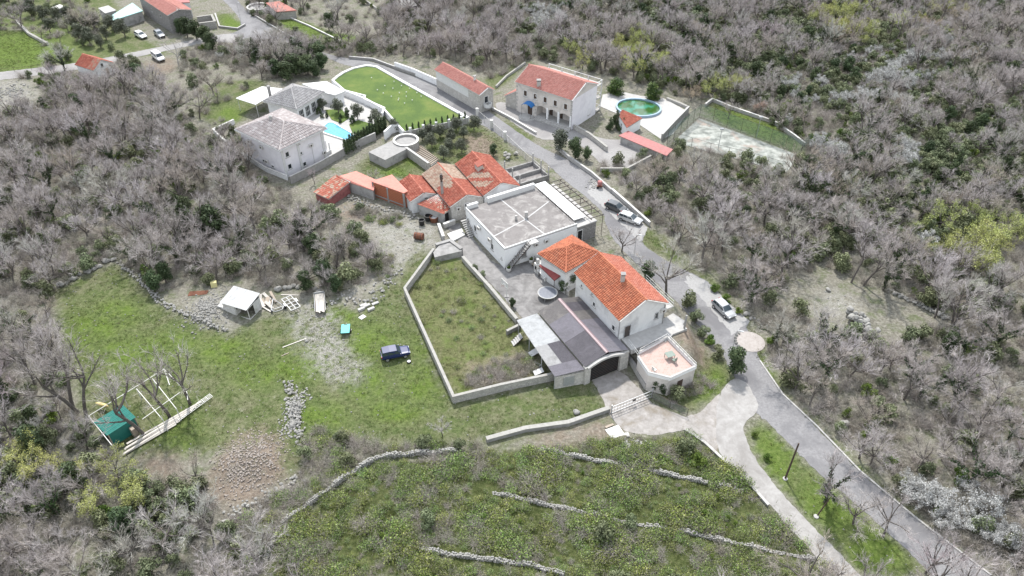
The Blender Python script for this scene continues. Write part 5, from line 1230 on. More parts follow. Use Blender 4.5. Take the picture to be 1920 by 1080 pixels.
bl = MB(); rect(bl, f, .2, f.la*.6, f.lc+.001, f.lc+1.8, 5.3, 5.5); bl.build('balcony_slab', M_conc_l, r)
railing('balcony_railing', 'white balcony railing at the back of the orange roofed house', [f.W(.3, f.lc+1.7, 5.5), f.W(f.la*.6, f.lc+1.7, 5.5)], .95, M_white, 1.2)
# hipped annex
fa = fit((1016,472.5), (1061,511), (1117.5,470), 4.7).shrink(.4); r = thing('hipped_annex', 'square annex with orange hipped roof behind the gabled house', 'house', base_pt(fa))
wl = MB(); rect(wl, fa, 0, fa.la, 0, fa.lc, -.3, 4.5); wl.build('wall', M_render_grey, r); hip_roof(r, fa, .4, 4.7, 1.6, T_orange, rl=1.2, along='v', fascia=M_conc_l, seed=110, tw=.36)
# little red awning, low wall, grill, bench, pots
pts = [P(1011,498,2.4), P(1039.5,526,2.4), P(1051,517,3.0), P(1021,490.5,3.0)]
o = thing('red_porch_roof', 'small dark red sheet roof over the courtyard side entrance', 'porch roof', (pts[0].x, pts[0].y, 0)); MB().slab(pts, .06).build('roof_sheet', mat('dark_red_sheet', (.20, .045, .045), (.27, .07, .065), 3, .7, .1), o)
for i in (0, 1): MB().tube((pts[i].x, pts[i].y+.1, -.1), (pts[i].x, pts[i].y+.1, 2.34), .05, n=6).build('post', M_steel_d, o)
for i in (0, 1, 2, 3): MB().bar(pts[i]-UP*.09, pts[(i+1) % 4]-UP*.09, .06, .08).build('edge_beam', M_wood_d, o)
wall_run('courtyard_wall', 'low stone courtyard wall between grill and trampoline', [(1003,488),(1030,516),(1066,555)], .9, .25, M_stone_light, M_conc_l)
A = P(1012,514); t = thing('stone_grill', 'whitewashed outdoor grill with pale worktop by the courtyard wall', 'grill', A); d = (P(1030,530)-P(1012,512)).normalized(); n = Vector((-d.y, d.x, 0))
MB().obox(A + d*1.0 + UP*.88, d*1.25, n*.45, UP*.06).build('worktop', M_white, t)
for s_ in (-.05, 1.0, 2.0): MB().obox(A + d*s_ + UP*.4, d*.12, n*.38, UP*.42).build('pier', M_white_d, t)
MB().obox(A - d*.7 + UP*.9, d*.4, n*.45, UP*.9).build('hearth', M_white_d, t); MB().obox(A - d*.7 + UP*2.2, d*.22, n*.22, UP*.42).build('chimney', M_conc_l, t)
MB().obox(A - d*.55 - n*.46 + UP*1.1, d*.22, n*.03, UP*.3).build('fire_opening', M_dark, t)
def bench(name, label, q, d, L=1.5):
    d = Vector(d).normalized(); n = Vector((-d.y, d.x, 0)); t = thing(name, label, 'bench', q)
    for k in range(3): MB().obox(q + n*(k-1)*.16 + UP*.45, d*L/2, n*.065, UP*.025).build('slat', M_wood, t)
    for k in range(2): MB().obox(q + n*.3 + UP*(.65 + .2*k), d*L/2, n*.02, UP*.06).build('back_slat', M_wood, t)
    for s_ in (-1, 1): MB().obox(q + d*s_*L*.4 + UP*.21, d*.04, n*.22, UP*.21).build('leg', M_steel_d, t); MB().obox(q + d*s_*L*.4 + n*.33 + UP*.45, d*.03, n*.02, UP*.45).build('leg', M_steel_d, t)
bench('bench', 'wooden bench against the courtyard wall near the flower pot', P(1003,502), (P(1010,510)-P(1000,500)))
def pot(label, px):
    q = P(*px); t = thing('flower_pot', label, 'flower pot', q); MB().lathe(q, [(.26, 0), (.4, .3), (.42, .6), (.36, .72), (.44, .8), (.36, .8), (.33, .66)], 14).build('pot', M_white_d, t, smooth=True)
    MB().lathe(q, [(.33, .7), (.01, .72)], 14).build('soil', M_dark, t); e = GREENB[0][1]; c = link('plant', e, t, (0, 0, .65), 0, .32)
pot('white flower pot with yellow green plant below the steel stairs', (954,509)); pot('white flower pot near the courtyard bench', (996,493))
# trampoline
q = P(1026.5, 556); rr = 1.52; t = thing('trampoline', 'round trampoline with grey mat on the courtyard concrete', 'trampoline', q)
MB().lathe(q, [(rr*.86, .80), (.01, .78)], 32).build('mat', mat('trampoline_mat', (.13, .14, .17), (.20, .21, .24), 2, .6, 0), t)
fr_ = MB(); n = 32
for i in range(n): a, b_ = 6.2832*i/n, 6.2832*(i+1)/n; fr_.tube(q + Vector((rr*math.cos(a), rr*math.sin(a), .82)), q + Vector((rr*math.cos(b_), rr*math.sin(b_), .82)), .045, n=6)
fr_.build('rim', M_white_d, t); MB().lathe(q, [(rr*.99, .835), (rr*.86, .815)], 32, cap=False).build('spring_cover', mat('spring_cover', (.24, .25, .27), (.32, .33, .34), 2, .7, 0), t)
for i in range(6):
    a = 6.2832*i/6 + .2; c = q + Vector((rr*math.cos(a), rr*math.sin(a), 0)); MB().tube(c + UP*.8, c, .03).build('leg', M_steel, t)
# basketball hoop
q = P(950, 556); t = thing('basketball_hoop', 'portable basketball hoop at the edge of the courtyard', 'basketball hoop', q); d = (P(960,541)-P(950,532)).normalized(); n = Vector((-d.y, d.x, 0))
MB().tube(q, q + UP*2.9, .05).build('pole', M_white_d, t); bc = q + UP*3.1 + n*-.6*(1 if n.y > 0 else -1) + d*.35
MB().bar(q + UP*2.8, bc, .06, .06).build('arm', M_white_d, t); br = MB()
for s_ in (-1, 1): br.obox(bc + d*s_*.82, d*.05, n*.03, UP*.55); br.obox(bc + UP*s_*.5, d*.77, n*.028, UP*.05)
br.obox(bc - UP*.12, d*.3, n*.03, UP*.03); bo = br.build('backboard_frame', M_white_d, t); MB().obox(bc, d*.78, n*.012, UP*.46).build('backboard', net_mat('clear_board', (.6, .62, .64), .35), bo)
rg_ = MB(); c = bc - UP*.3 + n*(-.35 if n.y > 0 else .35)
for i in range(12): a, b_ = 6.2832*i/12, 6.2832*(i+1)/12; rg_.tube(c + Vector((.22*math.cos(a), .22*math.sin(a), 0)), c + Vector((.22*math.cos(b_), .22*math.sin(b_), 0)), .02, n=5)
rg_.build('rim', M_rust, t); MB().obox(q + UP*.08, (.35, 0, 0), (0, .3, 0), (0, 0, .08)).build('base', M_conc_d, t)
# ---------------------------------------------------------------- garage: corrugated sheets laid one by one
zg = 3.3
ga, gb, gc = P(1010,584,zg), P(1098,687.5,zg), P(1174,652.5,zg); u = (ga-gb).normalized(); v = Vector((-u.y, u.x, 0)); v = v if v.x > 0 else -v
G = Fr(gb, (u.x, u.y), (v.x, v.y), (ga-gb).length, (gc-gb).length); gr = thing('garage', 'garage with purple grey corrugated roof and arched front', 'garage', base_pt(G))
def corr_sheet(A, B, C_, D, m, waves=7, amp=.035):
    """A-B lower edge, D-C upper edge"""
    k = waves*4; V = []; F = []
    nrm_ = (B-A).cross(D-A).normalized(); nrm_ = nrm_ if nrm_.z > 0 else -nrm_
    for i in range(k+1):
        t_ = i/k; o_ = nrm_*(amp*math.sin(2*math.pi*waves*t_)); V += [A.lerp(B, t_)+o_, D.lerp(C_, t_)+o_]
    for i in range(k): F.append([2*i, 2*i+2, 2*i+3, 2*i+1])
    return MB().add(V, F)
def sheet_roof(root, e0, e1, r0, r1, n_, keys, name='roof_sheet'):
    for i in range(n_):
        t0, t1 = i/n_, (i+1.06)/n_; lift = UP*(.004*(i % 2)); m = M_sheet[keys(i)]
        corr_sheet(e0.lerp(e1, t0)+lift, e0.lerp(e1, t1)+lift, r0.lerp(r1, t1)+lift, r0.lerp(r1, t0)+lift, m).build(name, m, root)
zr_ = zg + 1.0; W = G.W; mid = G.lc*.5
sheet_roof(gr, W(0, -.1, zg), W(G.la, -.1, zg), W(0, mid-.18, zr_), W(G.la, mid-.18, zr_), 12, lambda i: 'dark' if i < 5 else ('lilac' if i < 9 else 'brown'))
sheet_roof(gr, W(0, G.lc+.1, zg), W(G.la, G.lc+.1, zg), W(0, mid+.18, zr_), W(G.la, mid+.18, zr_), 12, lambda i: 'lilac' if i < 7 else ('brown' if i in (7, 8, 11) else 'dark'))
for i in range(4):
    t0, t1 = G.la*i/4, G.la*(i+1)/4; rc = MB()
    for k in range(4):
        b0, b1 = mid-.26+.13*k, mid-.26+.13*(k+1); h0, h1 = zr_+.05+.08*math.sin(math.pi*k/4), zr_+.05+.08*math.sin(math.pi*(k+1)/4); rc.add([W(t0, b0, h0), W(t1+.03, b0, h0+.01), W(t1+.03, b1, h1+.01), W(t0, b1, h1)], [[0, 1, 2, 3]])
    rc.build('ridge_sheet', M_sheet['pink'], gr)
wl = MB(); rect(wl, G, .35, G.la-.2, .15, .45, -.3, zg-.08); rect(wl, G, G.la-.199, G.la, .15, G.lc-.1, -.3, zg-.08); rect(wl, G, .35, G.la-.2, G.lc-.35, G.lc-.05, -.3, zg-.08); wl.build('wall', M_stone_light, gr)
for b0, b1 in ((-.15, .75), (G.lc-1.3, G.lc+.1)): s_ = MB(); rect(s_, G, -.25, .35, b0, b1, -.3, zg-.1); s_.build('stone_pillar', M_stone_light, gr)
ar = MB(); s0, s1 = .2, G.lc-.7
for i in range(12):
    t0, t1 = i/12, (i+1)/12; h = lambda t_: zg-.45 + .75*math.sin(math.pi*t_)
    A, B = W(-.42, s0+(s1-s0)*t0, h(t0)), W(-.42, s0+(s1-s0)*t1, h(t1)); A2, B2 = W(.1, s0+(s1-s0)*t0, h(t0)), W(.1, s0+(s1-s0)*t1, h(t1)); th_ = UP*.34
    ar.add([A, B, B+th_, A+th_, A2, B2, B2+th_, A2+th_], [[0, 1, 2, 3], [3, 2, 6, 7], [0, 4, 5, 1], [4, 7, 6, 5]])
ar.build('arch', M_conc_l, gr)
dr = MB(); rect(dr, G, .1, .16, .76, G.lc-1.31, -.2, 2.9); dr.build('roller_door', M_dark, gr)
for k in range(8): MB().bar(W(.07, .78, .35+.32*k), W(.07, G.lc-1.33, .35+.32*k), .04, .05).build('door_slat', M_steel_d, gr)
# lean-to car port with white and dark sheets
l0, l1 = P(1040,706,2.6), P(969,601,2.6); lr = thing('carport', 'lean-to with white and grey corrugated roof joined to the garage', 'carport', ((l0+l1)/2).to_tuple()[:2] + (0,))
e0, e1, r0, r1 = l0, l1, W(-.1, -.18, 2.95), W(G.la, -.18, 2.95)
sheet_roof(lr, e0, e0.lerp(e1, 1), e0.lerp(r0, .5), e1.lerp(r1, .5), 12, lambda i: 'lilac' if i < 2 else ('pale' if i < 6 else 'white'))
sheet_roof(lr, e0.lerp(r0, .49)+UP*.02, e1.lerp(r1, .49)+UP*.02, r0, r1, 12, lambda i: 'lilac' if i < 2 else ('dark' if i < 6 else 'white'))
for t_ in (.02, .35, .68, .98): q = e0.lerp(e1, t_); MB().bar((q.x+.15, q.y, -.1), (q.x+.15, q.y, q.z-.06), .12, .12).build('post', M_steel, lr)
fw = MB(); A, B = l0.copy(), W(-.05, -.2, 2.8); d = (B-A); d.z = 0; fw.prism([(l0.x+.1, l0.y+.15), (B.x, B.y+.1), (B.x+.05, B.y+.4), (l0.x+.15, l0.y+.45)], -.2, 2.35); fw.build('front_wall', M_stone_light, lr)
q = (l0+B)/2; dd = (Vector((B.x, B.y, 0))-Vector((l0.x, l0.y, 0))).normalized(); nn = Vector((dd.y, -dd.x, 0)); nn = nn if nn.y < 0 else -nn
MB().obox((q.x, q.y+.2, 1.1) if False else Vector((q.x, q.y, 1.15)) + nn*.02 - nn*.1, dd*.75, nn*.06, UP*.75).build('grating', M_steel, lr)
# ---------------------------------------------------------------- tiled terrace over a store
tz = 3.1; TP = [(1199,663),(1250,635),(1304,690),(1256,712),(1216,702),(1196,672)]; tw_ = [P(x, y, tz) for x, y in TP]; c = sum(tw_, Vector((0,0,0)))/6
t = thing('roof_terrace', 'pink tiled terrace with pale parapet above a white store', 'terrace', (c.x, c.y, 0)); MB().prism(tw_, -.3, tz-.12).build('wall', M_render_beige, t)
m_, nt_, b_ = new_mat('pink_paving'); MATS['pink_paving'] = m_; tc = nt_.nodes.new('ShaderNodeTexCoord'); bt = nt_.nodes.new('ShaderNodeTexBrick'); nt_.links.new(tc.outputs['Object'], bt.inputs[0]); bt.inputs['Scale'].default_value = 1.6
bt.inputs['Color1'].default_value = (.36, .205, .17, 1); bt.inputs['Color2'].default_value = (.42, .29, .25, 1); bt.inputs['Mortar'].default_value = (.38, .33, .30, 1); bt.inputs['Mortar Size'].default_value = .03; bt.inputs['Brick Width'].default_value = .5; bt.inputs['Row Height'].default_value = .5
nz = noise(nt_, 1.2, 5, .6, tc.outputs['Object']); nt_.links.new(mixc(nt_, math_n(nt_, 'MULTIPLY', nz.outputs[0], .55), bt.outputs[0], (.42, .355, .325)), b_.inputs['Base Color']); b_.inputs['Roughness'].default_value = .8
MB().prism([c + (p-c)*.985 for p in tw_], tz-.119, tz).build('paving', m_, t)
for i in range(6):
    A, B = tw_[i], tw_[(i+1) % 6]
    if i == 5: continue
    pm = MB(); ring_seg(pm, A, B, .2, tz-.118, tz+.42+.003*i); pm.build('parapet', M_render_w, t); pm = MB(); ring_seg(pm, A, B, .28, tz+.43+.003*i, tz+.5+.003*i); pm.build('coping', M_conc_l, t)
for i in (0, 1):
    A, B = tw_[i], tw_[i+1]; MB().bar(A + UP*.95, B + UP*.95, .05, .05).build('handrail', M_white, t)
    for k in range(8): q = A.lerp(B, k/7); MB().tube(q + UP*.45, q + UP*.95, .03, n=6).build('baluster', M_white, t)
q = tw_[2].lerp(tw_[3], .55); dn = (tw_[3]-tw_[2]).normalized(); nn = Vector((dn.y, -dn.x, 0)); nn = nn if nn.y < 0 else -nn
MB().obox((q.x, q.y, 1.0), dn*.45, nn*.05, UP*1.0).build('door', M_wood_d, t)
def garden_table(name, label, px, z, w=.9, l=1.2, rot=0.):
    q = P(*px, z); t = thing(name, label, 'table', q); d = Vector((math.cos(rot), math.sin(rot), 0)); n = Vector((-d.y, d.x, 0))
    MB().obox(q + UP*.72, d*l/2, n*w/2, UP*.025).build('table_top', M_teal_d, t)
    for a in (-1, 1):
        for b_ in (-1, 1): MB().obox(q + d*a*(l/2-.08) + n*b_*(w/2-.08) + UP*.35, d*.03, n*.03, UP*.35).build('leg', M_teal_d, t)
M_teal_d = mat('faded_green_plastic', (.16, .20, .17), (.22, .26, .23), 3, .6, 0)
garden_table('garden_table', 'dark green garden table on the pink terrace', (1255,671), tz, 1.0, 1.2, .4)
def chair(name, label, q, rot, m):
    t = thing(name, label, 'chair', q); d = Vector((math.cos(rot), math.sin(rot), 0)); n = Vector((-d.y, d.x, 0))
    MB().obox(q + UP*.43, d*.24, n*.24, UP*.025).build('seat', m, t); MB().obox(q - d*.24 + UP*.7, d*.025, n*.24, UP*.28).build('backrest', m, t)
    for a in (-1, 1):
        for b_ in (-1, 1): MB().obox(q + d*a*.2 + n*b_*.2 + UP*.21, d*.025, n*.025, UP*.21).build('leg', m, t)
chair('garden_chair', 'green garden chair beside the terrace table', P(1264,679,tz), 2.2, M_teal_d); chair('garden_chair', 'pale garden chair at the rounded terrace corner', P(1226,697,tz), .6, M_white_d)
A, B = P(1176,668,0), P(1210,722,0)
wall_run('driveway_wall', 'low stepped wall along the driveway below the terrace', [(1172,668),(1188,692),(1210,730)], 1.0, .3, M_conc_l, M_conc)
w_ = [P(x, y, 3.12) for x, y in [(1240,600),(1262,588),(1285,603),(1248,642),(1232,632)]]; o = MB().prism(w_, 2.2, 3.2).build('path', M_conc_l); tag(o, 'pale paved path from the road gate to the orange house', kind='structure')
railing('ramp_railing', 'white railing beside the steps to the pink terrace', [P(1178,645,3.1), P(1196,670,3.1)], .9, M_white, .8)
# ---------------------------------------------------------------- enclosure walls, gate, low walls
wall_run('enclosure_wall', 'long stone wall with pale coping round the empty plot', [(814,478),(760,552),(803,648),(851,755),(940,733),(1040,712),(1100,697)], 1.3, .3, M_stone_wall, M_cap)
wall_run('stair_wall', 'short wall beside the sunken plot steps', [(950,628),(976,615)], .8, .3, M_stone_dark, M_cap)
stairs('plot_steps', 'concrete steps from the plot to the carport corner', P(958,641), P(982,628)-P(958,641), P(958,641)-P(954,634), 5, .16, .34, 1.1, M_conc_l, False)
wall_run('plot_wall', 'stone wall between empty plot and courtyard', [(868,489),(918,545),(969,606)], .9, .4, M_stone_wall, M_cap)
wall_run('terrace_end_wall', 'short mossy wall joining the plot to the courtyard', [(818,470),(845,462),(866,478)], 1.3, .5, M_stone_dark, M_conc)
w_ = [P(x, y, 1.2) for x, y in [(828,455),(852,452),(866,470),(815,482),(812,472)]]; o = MB().prism(w_, -.2, 1.15).build('stone_platform', M_conc_d); tag(o, 'mossy concrete platform at the tip of the empty plot', kind='structure')
wall_run('entrance_wall', 'pale wall stub beside the white step of the courtyard', [(823,428),(832,452)], 1.0, .4, M_conc_l, M_white_d); wall_run('entrance_wall', 'pale wall stub nearest the far stairs', [(832,428),(853,420)], .9, .4, M_stone_light, M_white_d)
w_ = [P(x, y, .3) for x, y in [(838,438),(866,428),(872,440),(848,452)]]; o = MB().prism(w_, -.1, .3).build('doorstep', M_white_d); tag(o, 'white paved step at the end of the courtyard', kind='structure')
wall_run('retaining_wall', 'long pale retaining wall leading to the driveway gate', [(912,828),(985,808),(1065,797),(1142,770)], .6, .5, M_conc_d, M_cap, capt=.1)
A, B = P(1146,776), P(1222,745); t = thing('driveway_gate', 'grey metal sliding gate across the driveway', 'gate', A)
for z_ in (.15, .75, 1.35): MB().bar(A+UP*z_, B+UP*z_, .06, .06).build('rail', M_steel, t)
for k in range(15): q = A.lerp(B, k/14); MB().bar(q+UP*.15, q+UP*1.35, .035, .035).build('bar', M_steel, t)
for q in (A, B): MB().bar(q, q+UP*1.7, .14, .14).build('post', M_steel, t)
MB().obox(A.lerp(B, .55)+UP*.9, (B-A).normalized()*.25, Vector((0, .03, 0)), UP*.2).build('plate', M_steel_d, t)
fence('drive_fence', 'dark wire fence beside the driveway under the ivy', [(1222,748),(1255,765),(1288,780)], 1.4, N_grey, M_steel_d, 2.5)
wall_run('lane_wall', 'thin kerb wall between lane and bramble slope', [(1284,808),(1320,832),(1350,860),(1400,905),(1440,950)], .35, .25, M_conc_d, M_conc_l)
def rubble_wall(name, label, pts, h, t, seed, gaps=.3):
    """old field wall: small stones piled along a line, fallen in places"""
    w = [P(x, y) for x, y in pts]; rg = np.random.default_rng(seed); o = thing(name, label, 'stone wall', (w[0].x, w[0].y, 0)); src = []
    for me in ROCKS_S:
        a = np.empty(len(me.vertices)*3); me.vertices.foreach_get('co', a); src.append((a.reshape(-1, 3), np.array([p.vertices[:] for p in me.polygons])))
    Vs = []; Fs = []; off = 0; s0 = 0
    for A, B in zip(w, w[1:]):
        L = (B-A).length; d = (B-A)/L; n = Vector((-d.y, d.x, 0))
        for k in range(int(L/.16)):
            s = k*.16; g = .5 + .5*math.sin((s0+s)*.55 + seed) * math.sin((s0+s)*.21 + 2*seed); hh = h*(.55 + .5*math.sin((s0+s)*.9)**2) * (1 if g > gaps*.6 else .25)
            q = A + d*s
            for z in np.arange(0, hh, .17):
                for side in ((-.5, .5) if t > .3 else (0,)):
                    V, F = src[rg.integers(len(src))]; sz = rg.uniform(.10, .17); an = rg.uniform(0, 6.28); c = q + n*(side*t*.55 + rg.normal()*.04) + d*rg.normal()*.05; ro = np.array([[math.cos(an), -math.sin(an), 0], [math.sin(an), math.cos(an), 0], [0, 0, 1]])
                    Vs.append((V*np.array([1.2, .9, .65])*sz) @ ro.T + np.array([c.x - w[0].x, c.y - w[0].y, z + sz*.4])); Fs.append(F + off); off += len(V)
        s0 += L
    c = link('stones', np_mesh(name, np.concatenate(Vs), np.concatenate(Fs), M_rock), o); c['kind'] = 'stuff'; return o
TERR = []
for i, (lab, pts) in enumerate((('upper terrace wall nearest the white rubble heap', [(1010,845),(1080,857),(1150,872),(1250,890),(1330,908),(1395,922)]), ('middle terrace wall half buried in brambles', [(925,925),(1000,942),(1090,962),(1200,985),(1290,1000),(1400,1025),(1530,1050)]),
    ('lowest terrace wall near the lower edge of the slope', [(785,1030),(850,1042),(930,1052),(1000,1062),(1060,1080)]), ('curving stone terrace wall below the flat meadow', [(500,1045),(530,985),(590,940),(650,895),(708,860),(780,852),(868,848)]))):
    TERR.append(pts); rubble_wall('terrace_wall', lab, pts, [.6, .5, .55, .8][i], .42, 20+i, [.2, .45, .25, .1][i])
# ---------------------------------------------------------------- stone walls of single boulders, rubble heaps
def boulder_wall(name, label, pts, n, size, rows=1, group=None, meshes=None, spread=.25):
    w = [P(x, y) for x, y in pts]; L = [0]
    for i in range(1, len(w)): L.append(L[-1] + (w[i]-w[i-1]).length)
    o = thing(name, label, 'stone wall', (w[0].x, w[0].y, 0), group); ms = meshes or ROCKS
    for k in range(n):
        s = L[-1]*(k+.5)/n + random.uniform(-.1, .1); i = max(j for j in range(len(L)-1) if L[j] <= max(0, s)); q = w[i].lerp(w[i+1], (s-L[i])/(L[i+1]-L[i]))
        for rr_ in range(rows):
            sz = size*random.uniform(.7, 1.25)*(1 - .2*rr_); c = link('stone', random.choice(ms), o, Vector((q.x + random.gauss(0, spread), q.y + random.gauss(0, spread), hz1(q.x, q.y) + sz*.45 + rr_*size*.85)) - o.location, random.uniform(0, 6.28), (sz, sz*random.uniform(.7, 1), sz*random.uniform(.6, .85)))
    return o
boulder_wall('boulder_wall', 'row of big grey boulders at the far edge of the meadow', [(82,552),(130,527),(175,505),(200,490),(220,488)], 24, .5)
boulder_wall('dry_stone_wall', 'dry stone wall descending from the boulders to the rubble bank', [(224,494),(255,520),(300,565),(345,592),(428,624)], 85, .27, 2)
boulder_wall('collapsed_wall', 'collapsed stone wall between meadow and reddish rubble', [(540,718),(552,760),(560,800),(566,830)], 70, .22, 2, spread=.45)
boulder_wall('rubble_bank', 'bank of loose pale stones beside the bushes', [(620,572),(650,560),(690,570),(715,540),(745,510)], 80, .24, 1, spread=.7)
boulder_wall('hut_stones', 'line of large stones behind the trailers', [(520,545),(550,538),(590,540),(600,552)], 9, .55, 1)
boulder_wall('mossy_wall', 'mossy stone edge below the reddish rubble', [(430,975),(480,945),(530,915),(560,890)], 70, .22, 1, spread=.5)
boulder_wall('stone_row', 'white topped row of stones beneath the old sheds', [(655,370),(690,388),(730,395),(780,410)], 80, .22, 2, spread=.5)
boulder_wall('clearing_wall', 'low stone wall across the clearing in the far wood', [(1668,548),(1720,570),(1780,600)], 55, .3, 2)
boulder_wall('clearing_rocks', 'knot of mossy rocks in the clearing across the road', [(1595,600),(1615,610),(1620,625),(1640,632)], 16, .7, 2, spread=.5)
boulder_wall('roadside_stones', 'white stones beside the silver car lay-by', [(1392,588),(1405,590),(1420,600)], 8, .35)
def heap(name, label, c, rx, ry, n, smin, smax, meshes, m):
    """a heap of rubble: stones piled on one mound"""
    q = P(*c); rg = np.random.default_rng(abs(hash(name)) % 1000 if False else len(name)*7+n); Vs = []; Fs = []; off = 0
    src = []
    for me in meshes:
        a = np.empty(len(me.vertices)*3); me.vertices.foreach_get('co', a); src.append((a.reshape(-1, 3), np.array([p.vertices[:] for p in me.polygons])))
    for k in range(n):
        V, F = src[rg.integers(len(src))]; s = smin*.7 + (smax*1.35-smin*.7)*rg.uniform()**2.2; a = rg.uniform(0, 6.28); x, y = rg.normal()*rx*.42, rg.normal()*ry*.42
        rot = np.array([[math.cos(a), -math.sin(a), 0], [math.sin(a), math.cos(a), 0], [0, 0, 1]]); X, Y = q.x+x, q.y+y
        Vs.append((V*np.array([1, rg.uniform(.6, 1), rg.uniform(.5, .8)])*s) @ rot.T + np.array([x, y, hz1(X, Y) + s*.25])); Fs.append(F + off); off += len(V)
    me = np_mesh(name, np.concatenate(Vs), np.concatenate(Fs), m); o = thing(name, label, 'rubble', (q.x, q.y, 0)); c_ = link('stones', me, o); c_['kind'] = 'stuff'; return o
heap('rubble_heap', 'heap of reddish soil and pale stones at the meadow edge', (470,872), 4.8, 6.5, 2400, .03, .15, ROCKS_P, M_rock_pink)
heap('fallen_stones', 'fallen grey stones along the collapsed meadow wall', (552,775), 1.4, 5, 700, .05, .2, ROCKS_S, M_rock)
heap('white_rubble_heap', 'heap of white rubble beside the driveway', (1187,850), 3.2, 2.2, 420, .08, .24, ROCKS_S, M_rock)
heap('stone_bank', 'bank of grey broken stones beside the little shed', (392,585), 3.4, 4.2, 900, .06, .2, ROCKS_S, M_rock)
heap('road_rubble', 'pile of building rubble beside the parking bay', (1112,345), 1.4, 2.2, 120, .06, .22, ROCKS_S, M_rock)
heap('pale_rubble', 'pale rubble spread at the corner of the far side road', (15,172), 5, 5, 300, .08, .3, ROCKS_S, M_rock)
for k, (x, y, s, lab) in enumerate([(1080,775,.55,'pale boulder lying above the retaining wall'), (548,800,.6,'white boulder resting on the collapsed wall'), (1552,545,.5,'round boulder at the foot of the trees across the road'), (425,985,.8,'large pale boulder in the wood below the rubble'), (1582,797,.8,'pinkish boulder beside the road wood'), (575,640,.35,'white stone in the grass below the trailers')]):
    q = P(x, y); o = link('boulder', ROCKS[k % 4], None, (q.x, q.y, s*.4), k, (s, s*.8, s*.7)); tag(o, lab, 'boulder')
